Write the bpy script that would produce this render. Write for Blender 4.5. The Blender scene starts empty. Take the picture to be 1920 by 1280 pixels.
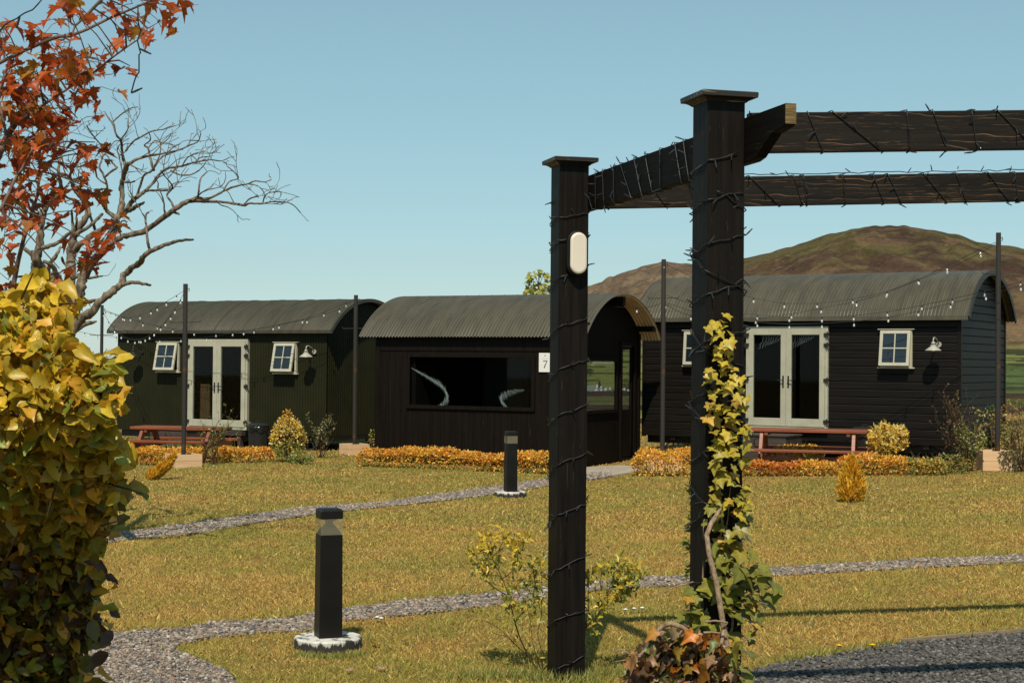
import bpy, math, random
import numpy as np
from mathutils import Vector, Matrix

random.seed(11)
rng = np.random.default_rng(11)
R = math.radians
scene = bpy.context.scene
col = scene.collection

# ------------------------------------------------------------------ camera
F = 2900.0                      # focal length in pixels of the 1920 px wide photograph
CAM_Z = 2.1
PITCH = math.atan(37.0 / F)
ROLL = R(0.5)
fw = Vector((0, math.cos(PITCH), math.sin(PITCH)))
up0 = Vector((0, -math.sin(PITCH), math.cos(PITCH)))
rt0 = Vector((1, 0, 0))
rt = rt0 * math.cos(ROLL) + up0 * math.sin(ROLL)
upv = up0 * math.cos(ROLL) - rt0 * math.sin(ROLL)
cam_data = bpy.data.cameras.new('camera')
cam = bpy.data.objects.new('camera', cam_data)
col.objects.link(cam)
mw = Matrix((rt, upv, -fw)).transposed().to_4x4()
mw.translation = (0, 0, CAM_Z)
cam.matrix_world = mw
cam_data.sensor_width = 36.0
cam_data.lens = F / 1920.0 * 36.0
cam_data.clip_start = 0.1
cam_data.clip_end = 8000
scene.camera = cam

# ------------------------------------------------------------------ sky, sun, exposure
SUN_EL = R(53)
SUN_H = Vector((-0.13, -0.99)).normalized()
SUN = Vector((SUN_H.x * math.cos(SUN_EL), SUN_H.y * math.cos(SUN_EL), math.sin(SUN_EL)))
world = bpy.data.worlds.new('World')
scene.world = world
world.use_nodes = True
wn = world.node_tree
wn.nodes.clear()
sky = wn.nodes.new('ShaderNodeTexSky')
sky.sky_type = 'NISHITA'
sky.sun_disc = False
sky.sun_elevation = SUN_EL
sky.sun_rotation = math.atan2(SUN_H.x, SUN_H.y)
sky.altitude = 100
sky.air_density = 1.0
sky.dust_density = 0.15
sky.ozone_density = 1.6
hs = wn.nodes.new('ShaderNodeHueSaturation')
hs.inputs['Hue'].default_value = 0.472
hs.inputs['Saturation'].default_value = 0.85
hs.inputs['Value'].default_value = 1.0
bg = wn.nodes.new('ShaderNodeBackground')
bg.inputs['Strength'].default_value = 0.14
wo = wn.nodes.new('ShaderNodeOutputWorld')
tint = wn.nodes.new('ShaderNodeMix'); tint.data_type = 'RGBA'; tint.blend_type = 'MULTIPLY'
tint.inputs[0].default_value = 1.0
tint.inputs[7].default_value = (0.92, 1.06, 0.98, 1)
wn.links.new(sky.outputs[0], hs.inputs['Color'])
wn.links.new(hs.outputs[0], tint.inputs[6])
gam = wn.nodes.new('ShaderNodeGamma'); gam.inputs['Gamma'].default_value = 0.65
tin2 = wn.nodes.new('ShaderNodeMix'); tin2.data_type = 'RGBA'; tin2.blend_type = 'MULTIPLY'
tin2.inputs[0].default_value = 1.0
tin2.inputs[7].default_value = (1.04, 1.215, 1.35, 1)
wn.links.new(tint.outputs[2], gam.inputs['Color'])
wn.links.new(gam.outputs[0], tin2.inputs[6])
wn.links.new(tin2.outputs[2], bg.inputs['Color'])
wn.links.new(bg.outputs[0], wo.inputs['Surface'])
sl = bpy.data.lights.new('sun', 'SUN')
sl.energy = 4.6
sl.angle = R(0.5)
sl.color = (1.0, 0.92, 0.76)
so = bpy.data.objects.new('sun', sl)
so.rotation_euler = SUN.to_track_quat('Z', 'Y').to_euler()
so.location = (0, -20, 40)
col.objects.link(so)
scene.view_settings.view_transform = 'Standard'
scene.view_settings.look = 'None'
scene.view_settings.exposure = 0.0
scene.view_settings.gamma = 1.0

# ------------------------------------------------------------------ placing helpers
def P(px, py, D):
    """the point of the place that is D metres deep and seen at photo pixel (px, py)"""
    return Vector((0, 0, CAM_Z)) + (fw + rt * ((px - 960) / F) + upv * ((640 - py) / F)) * D

def gz(x, y):
    return 0.025 * min(max(x - 1.0, 0.0), 8.0)

def gza(x):
    return 0.025 * np.clip(x - 1.0, 0.0, 8.0)

def G(px, py):
    """ground point seen at photo pixel (px, py)"""
    d = fw + rt * ((px - 960) / F) + upv * ((640 - py) / F)
    z = 0.0
    for _ in range(12):
        t = (z - CAM_Z) / d.z
        p = Vector((0, 0, CAM_Z)) + d * t
        z = gz(p.x, p.y)
    p.z = z
    return p

def along(p0, u, px):
    """distance from p0 along u (horizontal) at which photo column px is met (roll ignored)"""
    k = (px - 960) / F
    return (k * p0[1] - p0[0]) / (u[0] - k * u[1])

def hash2(ix, iy, seed):
    n = (ix.astype(np.int64) * 374761393 + iy.astype(np.int64) * 668265263 + seed * 974711) & 0x7fffffff
    n = ((n ^ (n >> 13)) * 1274126177) & 0x7fffffff
    n = n ^ (n >> 16)
    return (n & 0xffff) / 65535.0

def vnoise(x, y, seed=0):
    x = np.asarray(x, float); y = np.asarray(y, float)
    ix = np.floor(x); iy = np.floor(y)
    fx = x - ix; fy = y - iy
    fx = fx * fx * (3 - 2 * fx); fy = fy * fy * (3 - 2 * fy)
    a = hash2(ix, iy, seed); b = hash2(ix + 1, iy, seed)
    c = hash2(ix, iy + 1, seed); d = hash2(ix + 1, iy + 1, seed)
    return (a * (1 - fx) + b * fx) * (1 - fy) + (c * (1 - fx) + d * fx) * fy

def fbm(x, y, seed=0, oct=4):
    s = 0; a = 0.5; t = 0
    for k in range(oct):
        s = s + a * vnoise(np.asarray(x) * 2 ** k, np.asarray(y) * 2 ** k, seed + k)
        t += a; a *= 0.5
    return s / t

# ------------------------------------------------------------------ objects
XF = {}

def tag(o, label=None, cat=None, group=None, kind=None):
    if label: o['label'] = label
    if cat: o['category'] = cat
    if group: o['group'] = group
    if kind: o['kind'] = kind
    return o

def thing(name, label, cat, loc=(0, 0, 0), rz=0.0, group=None):
    o = bpy.data.objects.new(name, None)
    o.empty_display_size = 0.1
    o.location = loc
    o.rotation_euler = (0, 0, rz)
    col.objects.link(o)
    XF[o.name] = Matrix.Translation(Vector(loc)) @ Matrix.Rotation(rz, 4, 'Z')
    return tag(o, label, cat, group)

def link(name, me, mat, parent=None, local=None):
    o = bpy.data.objects.new(name, me)
    if mat: me.materials.append(mat)
    col.objects.link(o)
    if parent is not None:
        o.parent = parent
        if local is not None: o.matrix_local = local
        XF[o.name] = XF[parent.name] @ (local if local is not None else Matrix.Identity(4))
    else:
        if local is not None: o.matrix_local = local
        XF[o.name] = local if local is not None else Matrix.Identity(4)
    return o

def copy_tree(o, parent=None):
    c = o.copy()
    col.objects.link(c)
    if parent is not None:
        c.parent = parent
        XF[c.name] = XF[parent.name]
    for ch in [x for x in bpy.data.objects if x.parent == o and x is not c]:
        copy_tree(ch, c)
    return c

class MB:
    def __init__(s):
        s.v = []; s.f = []; s.c = []
    def add(s, vs, fs, c=None):
        o = len(s.v)
        s.v.extend([tuple(p) for p in vs])
        s.f.extend([tuple(o + i for i in f) for f in fs])
        if c is not None: s.c.extend([c] * len(vs))
        return s
    def box(s, x0, x1, y0, y1, z0, z1):
        return s.add([(x0, y0, z0), (x1, y0, z0), (x1, y1, z0), (x0, y1, z0),
                      (x0, y0, z1), (x1, y0, z1), (x1, y1, z1), (x0, y1, z1)],
                     [(3, 2, 1, 0), (4, 5, 6, 7), (0, 1, 5, 4), (1, 2, 6, 5), (2, 3, 7, 6), (3, 0, 4, 7)])
    def bar(s, a, b, w, h, upd=(0, 0, 1)):
        """rectangular bar from a to b, w wide, h tall"""
        a = Vector(a); b = Vector(b)
        d = (b - a).normalized()
        x = d.cross(Vector(upd)).normalized()
        z = x.cross(d).normalized()
        q = []
        for p in (a, b):
            for sx, sz in ((-1, -1), (1, -1), (1, 1), (-1, 1)):
                q.append(p + x * (sx * w / 2) + z * (sz * h / 2))
        return s.add(q, [(0, 1, 2, 3), (7, 6, 5, 4), (0, 4, 5, 1), (1, 5, 6, 2), (2, 6, 7, 3), (3, 7, 4, 0)])
    def tube(s, pts, rad, n=6, c=None):
        pts = [Vector(p) for p in pts]
        if not hasattr(rad, '__len__'): rad = [rad] * len(pts)
        m = len(pts)
        vs = []
        ref = Vector((0.13, 0.31, 0.94))
        px = None
        for i, p in enumerate(pts):
            d = (pts[min(i + 1, m - 1)] - pts[max(i - 1, 0)])
            if d.length < 1e-9: d = Vector((0, 0, 1))
            d.normalize()
            if px is None:
                px = d.cross(ref)
                if px.length < 1e-3: px = d.cross(Vector((1, 0, 0)))
            px = (px - d * px.dot(d))
            if px.length < 1e-6: px = d.cross(ref)
            px.normalize()
            py = d.cross(px)
            for k in range(n):
                a = 2 * math.pi * k / n
                vs.append(p + (px * math.cos(a) + py * math.sin(a)) * rad[i])
        fs = []
        for i in range(m - 1):
            for k in range(n):
                k2 = (k + 1) % n
                fs.append((i * n + k, i * n + k2, (i + 1) * n + k2, (i + 1) * n + k))
        fs.append(tuple(range(n - 1, -1, -1)))
        fs.append(tuple((m - 1) * n + k for k in range(n)))
        return s.add(vs, fs, c)
    def lathe(s, prof, n=20, center=(0, 0, 0), cap=True):
        cx, cy, cz = center
        vs = []; fs = []
        for r, z in prof:
            for k in range(n):
                a = 2 * math.pi * k / n
                vs.append((cx + r * math.cos(a), cy + r * math.sin(a), cz + z))
        m = len(prof)
        for i in range(m - 1):
            for k in range(n):
                k2 = (k + 1) % n
                fs.append((i * n + k, i * n + k2, (i + 1) * n + k2, (i + 1) * n + k))
        if cap:
            fs.append(tuple(range(n - 1, -1, -1)))
            fs.append(tuple((m - 1) * n + k for k in range(n)))
        return s.add(vs, fs)
    def prism(s, poly, o, ax, ay, depth):
        """polygon in the plane o + ax*x + ay*y, thickened along ax x ay"""
        o = Vector(o); ax = Vector(ax); ay = Vector(ay)
        nz = ax.cross(ay).normalized() * depth
        n = len(poly)
        vs = [o + ax * x + ay * y for x, y in poly] + [o + ax * x + ay * y + nz for x, y in poly]
        fs = [tuple(range(n - 1, -1, -1)), tuple(range(n, 2 * n))]
        for i in range(n):
            j = (i + 1) % n
            fs.append((i, j, n + j, n + i))
        return s.add(vs, fs)
    def build(s, name, mat, parent=None, local=None, world=False, smooth=False, bevel=0.0):
        vs = s.v
        if world and parent is not None:
            inv = XF[parent.name].inverted()
            vs = [inv @ Vector(p) for p in vs]
        me = bpy.data.meshes.new(name)
        me.from_pydata([tuple(p) for p in vs], [], s.f)
        if s.c:
            at = me.color_attributes.new('Col', 'FLOAT_COLOR', 'POINT')
            cc = np.ones((len(s.v), 4), np.float32)
            cc[:, :3] = np.array(s.c, np.float32)
            at.data.foreach_set('color', cc.ravel())
        if smooth:
            me.polygons.foreach_set('use_smooth', [True] * len(me.polygons))
        me.update()
        o = link(name, me, mat, parent, local)
        if bevel:
            b = o.modifiers.new('bevel', 'BEVEL')
            b.width = bevel; b.segments = 2; b.limit_method = 'ANGLE'; b.angle_limit = R(40)
            b.harden_normals = False
        return o

class NB:
    """many small copies of a template gathered into one mesh (leaves of a crown, blades, pebbles)"""
    def __init__(s):
        s.V = []; s.L = []; s.T = []; s.C = []; s.n = 0
    def batch(s, tv, tf, M, Pn, C):
        tv = np.asarray(tv, float)
        N = len(Pn); nv = len(tv)
        if N == 0: return s
        V = np.einsum('nij,vj->nvi', M, tv) + Pn[:, None, :]
        loops = np.array([i for f in tf for i in f], np.int64)
        tot = np.array([len(f) for f in tf], np.int64)
        off = s.n + np.arange(N) * nv
        s.V.append(V.reshape(-1, 3))
        s.L.append((loops[None, :] + off[:, None]).ravel())
        s.T.append(np.tile(tot, N))
        C = np.asarray(C, float)
        s.C.append(np.repeat(C, nv, axis=0) if C.ndim == 2 else C.reshape(-1, 3))
        s.n += N * nv
        return s
    def build(s, name, mat, parent=None, smooth=False, kind=None):
        V = np.concatenate(s.V)
        if parent is not None:
            inv = np.array(XF[parent.name].inverted())
            V = V @ inv[:3, :3].T + inv[:3, 3]
        L = np.concatenate(s.L); T = np.concatenate(s.T); C = np.concatenate(s.C)
        me = bpy.data.meshes.new(name)
        me.vertices.add(len(V)); me.vertices.foreach_set('co', V.astype(np.float32).ravel())
        me.loops.add(len(L)); me.loops.foreach_set('vertex_index', L.astype(np.int32))
        me.polygons.add(len(T))
        st = np.concatenate([[0], np.cumsum(T)[:-1]])
        me.polygons.foreach_set('loop_start', st.astype(np.int32))
        me.polygons.foreach_set('loop_total', T.astype(np.int32))
        if smooth:
            me.polygons.foreach_set('use_smooth', np.ones(len(T), bool))
        me.update(calc_edges=True)
        at = me.color_attributes.new('Col', 'FLOAT_COLOR', 'POINT')
        cc = np.ones((len(V), 4), np.float32); cc[:, :3] = C
        at.data.foreach_set('color', cc.ravel())
        o = link(name, me, mat, parent)
        if kind: o['kind'] = kind
        return o

def unit(a):
    return a / np.maximum(np.linalg.norm(a, axis=-1, keepdims=True), 1e-9)

def frames(d, n, size):
    """rotation*scale matrices for templates lying in xy with tip along +y and face along +z"""
    d = unit(np.asarray(d, float)); n = np.asarray(n, float)
    n = unit(n - d * np.sum(d * n, -1, keepdims=True))
    x = np.cross(d, n)
    M = np.stack([x, d, n], axis=-1)
    size = np.asarray(size, float)
    if size.ndim == 1: size = size[:, None] * np.ones((1, 3))
    return M * size[:, None, :]

# leaf templates: base at origin, tip at (0, 1), face +z
def fan_leaf(outline, fold=0.12, droop=0.15, center=(0, 0.42)):
    v = [(center[0], center[1], 0.0)]
    for x, y in outline:
        v.append((x, y, fold * abs(x) - droop * y * y))
    v[0] = (center[0], center[1], -droop * center[1] ** 2 - 0.01)
    n = len(outline)
    return np.array(v), [(0, 1 + i, 1 + (i + 1) % n) for i in range(n)]

def veined(tpl, C, light=1.25, tip=1.12, notch=0.82):
    """leaf colours per corner: paler where the veins meet and run out to the lobe tips"""
    v = tpl[0]
    r = np.hypot(v[:, 0] - v[0, 0], v[:, 1] - v[0, 1])
    k = np.ones(len(v)) * notch
    n = len(v) - 1
    for i in range(1, n + 1):
        a, b = r[1 + (i - 2) % n], r[1 + i % n]
        if r[i] >= a and r[i] >= b: k[i] = tip
    k[0] = light
    return np.asarray(C)[:, None, :] * k[None, :, None]

def mirror(right):
    return right + [(-x, y) for x, y in reversed(right) if abs(x) > 1e-6]

MAPLE = fan_leaf(mirror([(0, 0), (0.22, -0.10), (0.46, -0.06), (0.36, 0.08), (0.60, 0.20), (0.78, 0.42), (0.52, 0.40), (0.56, 0.56),
                         (0.34, 0.48), (0.26, 0.62), (0.30, 0.82), (0.12, 0.76), (0, 1.08)]), 0.25, 0.28, (0, 0.3))
IVY = fan_leaf(mirror([(0, 0.03), (0.12, -0.10), (0.28, -0.13), (0.46, -0.02), (0.44, 0.14), (0.40, 0.24), (0.52, 0.36), (0.58, 0.50), (0.40, 0.54), (0.27, 0.60), (0.17, 0.76), (0.08, 0.92), (0, 1.0)]), 0.16, 0.26, (0, 0.12))
_b = []
_bw = [0.0, 0.24, 0.37, 0.34, 0.19, 0.04]
BEECH_V = []
BEECH_F = []
for i, w in enumerate(_bw):
    y = [0.0, 0.16, 0.38, 0.62, 0.86, 1.02][i]
    wav = 0.035 * (-1) ** i
    BEECH_V += [(-w, y, 0.16 * w * 2 + wav - 0.18 * y * y), (0, y + (0.03 if i == 5 else 0), -0.18 * y * y), (w, y, 0.16 * w * 2 - wav - 0.18 * y * y)]
for i in range(5):
    a = i * 3
    BEECH_F += [(a, a + 1, a + 4, a + 3), (a + 1, a + 2, a + 5, a + 4)]
BEECH = (np.array(BEECH_V), BEECH_F)
SMALL = (np.array([(0, 0, 0), (0.26, 0.45, 0.06), (0, 1, -0.05), (-0.26, 0.45, 0.06), (0, 0.48, -0.03)]),
         [(0, 1, 4), (1, 2, 4), (2, 3, 4), (3, 0, 4)])
DIAM = (np.array([(0, 0, 0), (0.3, 0.5, 0.05), (0, 1, -0.08), (-0.3, 0.5, 0.05)]), [(0, 1, 2), (0, 2, 3)])
BLADE = (np.array([(-0.5, 0, 0), (0.5, 0, 0), (0.1, 1, 0.0)]), [(0, 1, 2)])
NEEDLE = (np.array([(-0.07, 0, 0), (0.07, 0, 0), (0.05, 0.6, 0.05), (0, 1, 0.12), (-0.05, 0.6, 0.05)]), [(0, 1, 2, 4), (4, 2, 3)])

def lerp3(a, b, t):
    a = np.asarray(a, float); b = np.asarray(b, float)
    return a[None, :] * (1 - t[:, None]) + b[None, :] * t[:, None]

def rand_unit(n):
    v = rng.normal(size=(n, 3))
    return unit(v)

# ------------------------------------------------------------------ materials
def new_mat(name):
    m = bpy.data.materials.new(name)
    m.use_nodes = True
    nt = m.node_tree
    b = nt.nodes['Principled BSDF']
    return m, nt, b

def node(nt, t, **kw):
    n = nt.nodes.new(t)
    for k, v in kw.items():
        if k in n.inputs: n.inputs[k].default_value = v
        else: setattr(n, k, v)
    return n

def coords(nt, scale=(1, 1, 1), kind='Object'):
    tc = node(nt, 'ShaderNodeTexCoord')
    mp = node(nt, 'ShaderNodeMapping')
    mp.inputs['Scale'].default_value = scale
    nt.links.new(tc.outputs[kind], mp.inputs['Vector'])
    return mp.outputs[0]

def noise(nt, vec, scale, detail=4, rough=0.55, dist=0.0):
    n = node(nt, 'ShaderNodeTexNoise')
    n.inputs['Scale'].default_value = scale
    n.inputs['Detail'].default_value = detail
    n.inputs['Roughness'].default_value = rough
    n.inputs['Distortion'].default_value = dist
    nt.links.new(vec, n.inputs['Vector'])
    return n.outputs[0]

def ramp(nt, fac, stops):
    r = node(nt, 'ShaderNodeValToRGB')
    el = r.color_ramp.elements
    while len(el) < len(stops): el.new(0.5)
    for e, (p, c) in zip(el, stops):
        e.position = p
        e.color = (c[0], c[1], c[2], 1)
    nt.links.new(fac, r.inputs[0])
    return r.outputs[0]

def mixc(nt, fac, a, b, mode='MIX'):
    m = node(nt, 'ShaderNodeMix', data_type='RGBA', blend_type=mode)
    if hasattr(fac, 'is_linked'): nt.links.new(fac, m.inputs[0])
    else: m.inputs[0].default_value = fac
    for s, k in ((a, 6), (b, 7)):
        if hasattr(s, 'is_linked'): nt.links.new(s, m.inputs[k])
        else: m.inputs[k].default_value = (s[0], s[1], s[2], 1)
    return m.outputs[2]

def bump(nt, b, h, strength=0.3, dist=0.01):
    n = node(nt, 'ShaderNodeBump')
    n.inputs['Strength'].default_value = strength
    n.inputs['Distance'].default_value = dist
    nt.links.new(h, n.inputs['Height'])
    nt.links.new(n.outputs[0], b.inputs['Normal'])

def plain(name, c, rough=0.6, spec=0.5, c2=None, scale=6.0, sc3=(1, 1, 1), metal=0.0, bmp=0.0, lo=0.35, hi=0.65):
    m, nt, b = new_mat(name)
    b.inputs['Roughness'].default_value = rough
    b.inputs['Specular IOR Level'].default_value = spec
    b.inputs['Metallic'].default_value = metal
    v = coords(nt, sc3)
    f = noise(nt, v, scale)
    if c2 is None: c2 = tuple(x * 0.72 for x in c)
    nt.links.new(ramp(nt, f, [(lo, c2), (hi, c)]), b.inputs['Base Color'])
    if bmp: bump(nt, b, f, bmp)
    return m

def leaf_mat(name, rough=0.42, trans=0.4, spec=0.5, tint=(1, 1, 1), veins=0.0):
    m, nt, b = new_mat(name)
    at = node(nt, 'ShaderNodeAttribute', attribute_name='Col')
    v = coords(nt)
    f = noise(nt, v, 30.0, 3)
    c = mixc(nt, 1.0, at.outputs['Color'], ramp(nt, f, [(0.3, (0.72, 0.72, 0.72)), (0.7, (1.12, 1.1, 1.05))]), 'MULTIPLY')
    nt.links.new(c, b.inputs['Base Color'])
    b.inputs['Roughness'].default_value = rough
    b.inputs['Specular IOR Level'].default_value = spec
    tr = node(nt, 'ShaderNodeBsdfTranslucent')
    nt.links.new(mixc(nt, 1.0, c, tint, 'MULTIPLY'), tr.inputs['Color'])
    mx = node(nt, 'ShaderNodeMixShader')
    mx.inputs[0].default_value = trans
    nt.links.new(b.outputs[0], mx.inputs[1]); nt.links.new(tr.outputs[0], mx.inputs[2])
    nt.links.new(mx.outputs[0], nt.nodes['Material Output'].inputs['Surface'])
    return m

def attr_mat(name, rough=0.8, spec=0.3, scale=40.0):
    m, nt, b = new_mat(name)
    at = node(nt, 'ShaderNodeAttribute', attribute_name='Col')
    f = noise(nt, coords(nt), scale, 3)
    nt.links.new(mixc(nt, 1.0, at.outputs['Color'], ramp(nt, f, [(0.3, (0.75, 0.75, 0.75)), (0.7, (1.1, 1.1, 1.1))]), 'MULTIPLY'), b.inputs['Base Color'])
    b.inputs['Roughness'].default_value = rough
    b.inputs['Specular IOR Level'].default_value = spec
    return m

def wood_mat(name, dark, mid, scratch, axis, rough=0.55, amt=0.70, spec=0.4, freq=1.0, lines=False):
    """stained timber, grain running along the axis ('x' or 'z') of the piece"""
    m, nt, b = new_mat(name)
    sc = {'x': (0.6, 14, 14), 'z': (14, 14, 0.6), 'y': (14, 0.6, 14)}[axis]
    v = coords(nt, sc)
    g = noise(nt, v, 2.2 * freq, 6, 0.65, 0.6)
    base = ramp(nt, g, [(0.34, dark), (0.66, mid)])
    v2 = coords(nt, tuple(s * k for s, k in zip(sc, (1.6, 1.6, 1.6))))
    g2 = noise(nt, v2, 5.0 * freq, 3, 0.7, 0.3)
    big = noise(nt, coords(nt), 2.3, 3)
    mm = node(nt, 'ShaderNodeMath', operation='ADD')
    nt.links.new(g2, mm.inputs[0])
    m2 = node(nt, 'ShaderNodeMath', operation='MULTIPLY')
    nt.links.new(big, m2.inputs[0]); m2.inputs[1].default_value = 0.35
    nt.links.new(m2.outputs[0], mm.inputs[1])
    f = ramp(nt, mm.outputs[0], [(amt, (0, 0, 0)), (amt + 0.08, (1, 1, 1))])
    if lines:      # thin pale growth-ring lines running with the grain
        k = {'x': (0.30, 1, 1), 'z': (1, 1, 0.30), 'y': (1, 0.3, 1)}[axis]
        wv = node(nt, 'ShaderNodeTexWave', wave_type='BANDS', bands_direction={'x': 'Z', 'z': 'X', 'y': 'Z'}[axis])
        wv.inputs['Scale'].default_value = 9.0; wv.inputs['Distortion'].default_value = 9.0
        wv.inputs['Detail'].default_value = 2.0; wv.inputs['Detail Scale'].default_value = 1.1
        nt.links.new(coords(nt, k), wv.inputs['Vector'])
        ln_ = ramp(nt, wv.outputs['Fac'], [(0.955, (0, 0, 0)), (0.998, (1, 1, 1))])
        msk = ramp(nt, noise(nt, coords(nt, (1.6, 6, 6)), 2.0, 4), [(0.46, (0, 0, 0)), (0.66, (0.9, 0.9, 0.9))])
        f = mixc(nt, 1.0, mixc(nt, 1.0, ln_, msk, 'MULTIPLY'), mixc(nt, 1.0, f, (0.5, 0.5, 0.5), 'MULTIPLY'), 'ADD')
    nt.links.new(mixc(nt, f, base, scratch), b.inputs['Base Color'])
    b.inputs['Roughness'].default_value = rough
    b.inputs['Specular IOR Level'].default_value = spec
    bump(nt, b, g, 0.35, 0.004)
    return m

def glass_mat(name, tint=(0.82, 0.86, 0.86)):
    m, nt, b = new_mat(name)
    tr = node(nt, 'ShaderNodeBsdfTransparent'); tr.inputs[0].default_value = (*tint, 1)
    gl = node(nt, 'ShaderNodeBsdfGlossy'); gl.inputs['Roughness'].default_value = 0.02
    fr = node(nt, 'ShaderNodeFresnel'); fr.inputs['IOR'].default_value = 1.35
    mx = node(nt, 'ShaderNodeMixShader')
    ml = node(nt, 'ShaderNodeMath', operation='MULTIPLY'); nt.links.new(fr.outputs[0], ml.inputs[0]); ml.inputs[1].default_value = 0.4
    nt.links.new(ml.outputs[0], mx.inputs[0])
    nt.links.new(tr.outputs[0], mx.inputs[1]); nt.links.new(gl.outputs[0], mx.inputs[2])
    nt.links.new(mx.outputs[0], nt.nodes['Material Output'].inputs['Surface'])
    return m

M = {}
M['leaf'] = leaf_mat('leaf')
M['leaf_gloss'] = leaf_mat('glossy_leaf', 0.40, 0.27, 0.42)
M['leaf_maple'] = leaf_mat('maple_leaf', 0.45, 0.45, 0.4, (1.2, 0.9, 0.7))
M['grass'] = leaf_mat('grass_blade', 0.65, 0.22, 0.2)
M['stone'] = attr_mat('pebble', 0.75, 0.3, 60)
M['bark'] = plain('bark', (0.235, 0.18, 0.125), 0.9, 0.2, (0.055, 0.04, 0.028), 22, (1, 1, 0.35), bmp=0.8)
M['bark_maple'] = plain('maple_bark', (0.20, 0.13, 0.10), 0.7, 0.3, (0.07, 0.045, 0.035), 30, bmp=0.4)
M['twig'] = plain('twig_bark', (0.10, 0.055, 0.03), 0.8, 0.2, (0.05, 0.028, 0.016), 30)
M['ivy_stem'] = plain('ivy_stem', (0.36, 0.25, 0.16), 0.8, 0.2, (0.16, 0.11, 0.07), 40, bmp=0.5)
M['black_wood_z'] = wood_mat('black_stained_post', (0.004, 0.003, 0.0024), (0.0125, 0.0095, 0.0070), (0.075, 0.046, 0.026), 'z', 0.55, 0.85, 0.12, 1.0)
M['black_wood_x'] = wood_mat('black_stained_beam', (0.0045, 0.0034, 0.0026), (0.0165, 0.0110, 0.0072), (0.22, 0.13, 0.07), 'x', 0.6, 0.80, 0.2, 1.1, True)
M['black_wood_side'] = wood_mat('black_stained_side_beam', (0.0035, 0.0026, 0.002), (0.009, 0.0065, 0.0045), (0.05, 0.03, 0.018), 'x', 0.65, 0.84, 0.08, 1.1)  # darker copy of the beam stain, shade on its face put into the colour
M['cut_end'] = wood_mat('weathered_cut_end', (0.05, 0.035, 0.012), (0.16, 0.10, 0.03), (0.26, 0.17, 0.06), 'y', 0.7, 0.7)
M['cap_wood'] = wood_mat('worn_cap', (0.010, 0.008, 0.007), (0.035, 0.028, 0.022), (0.42, 0.36, 0.28), 'x', 0.5, 0.80)
M['lounge_wood'] = wood_mat('black_boards', (0.0045, 0.003, 0.0022), (0.011, 0.0072, 0.0048), (0.06, 0.033, 0.016), 'z', 0.6, 0.86, 0.10, 0.8)
M['lap_wood'] = plain('black_brown_boards', (0.0105, 0.0080, 0.0060), 0.5, 0.16, (0.006, 0.0045, 0.0034), 3.0, (0.5, 6, 6))
M['lap_wood_end'] = M['lap_wood']
M['green_steel'] = plain('dark_green_steel', (0.0185, 0.0185, 0.0062), 0.5, 0.15, (0.014, 0.014, 0.005), 1.6)
M['roof_steel'] = plain('olive_grey_roof_steel', (0.098, 0.086, 0.058), 0.43, 0.45, (0.068, 0.060, 0.042), 3.0, (2.2, 0.5, 0.5))
M['roof_green'] = plain('olive_roof_steel', (0.064, 0.057, 0.036), 0.48, 0.35, (0.046, 0.041, 0.028), 3.0, (2.2, 0.5, 0.5))
M['roof_tan'] = plain('galvanised_underside', (0.62, 0.46, 0.28), 0.55, 0.4, (0.48, 0.35, 0.21), 5)
M['black_iron'] = plain('black_iron', (0.012, 0.011, 0.010), 0.5, 0.5, (0.02, 0.015, 0.012), 12)
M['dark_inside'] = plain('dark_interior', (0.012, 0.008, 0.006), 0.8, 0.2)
M['sage'] = plain('sage_cream_paint', (0.43, 0.41, 0.31), 0.42, 0.5, (0.37, 0.355, 0.27), 4)
M['cream'] = plain('cream_paint', (0.50, 0.47, 0.36), 0.42, 0.5, (0.45, 0.42, 0.32), 4)
M['glass'] = glass_mat('clear_glass')
M['pane'] = plain('window_glass', (0.012, 0.016, 0.02), 0.03, 0.9, (0.010, 0.013, 0.016), 2)
M['pole'] = plain('rusted_steel_pole', (0.030, 0.024, 0.020), 0.6, 0.4, (0.13, 0.045, 0.018), 5, (1, 1, 0.7), lo=0.26, hi=0.42)
M['planter'] = wood_mat('pale_planter_board', (0.60, 0.37, 0.20), (0.74, 0.50, 0.29), (0.42, 0.24, 0.12), 'x', 0.7, 0.85, 0.3, 0.6)
M['soil'] = plain('soil', (0.06, 0.04, 0.025), 0.95, 0.1, (0.03, 0.02, 0.012), 25, bmp=0.6)
M['table_wood'] = wood_mat('red_brown_stain', (0.14, 0.036, 0.014), (0.30, 0.080, 0.032), (0.36, 0.16, 0.08), 'x', 0.45, 0.84, 0.5, 0.8)
M['step_wood'] = wood_mat('grey_brown_step', (0.035, 0.026, 0.022), (0.075, 0.057, 0.047), (0.10, 0.08, 0.06), 'x', 0.7, 0.85, 0.3, 0.8)
M['bin_plastic'] = plain('black_bin_plastic', (0.018, 0.017, 0.016), 0.45, 0.5, (0.012, 0.011, 0.011), 3)
M['bin_liner'] = plain('black_liner', (0.012, 0.012, 0.012), 0.2, 0.6, bmp=0.8, scale=18)
M['grey_metal'] = plain('pale_grey_metal', (0.40, 0.38, 0.32), 0.4, 0.5, (0.33, 0.31, 0.26), 8)
M['bollard'] = plain('black_bollard_steel', (0.010, 0.009, 0.008), 0.45, 0.2, (0.007, 0.0062, 0.0056), 5)
M['diffuser'] = plain('opal_diffuser', (0.74, 0.66, 0.55), 0.35, 0.5, (0.71, 0.63, 0.52), 2)
M['cable'] = plain('black_cable', (0.010, 0.010, 0.010), 0.45, 0.5)
M['bulb_tip'] = plain('fairy_bulb', (0.03, 0.03, 0.03), 0.15, 0.9, (0.02, 0.02, 0.02))
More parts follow.
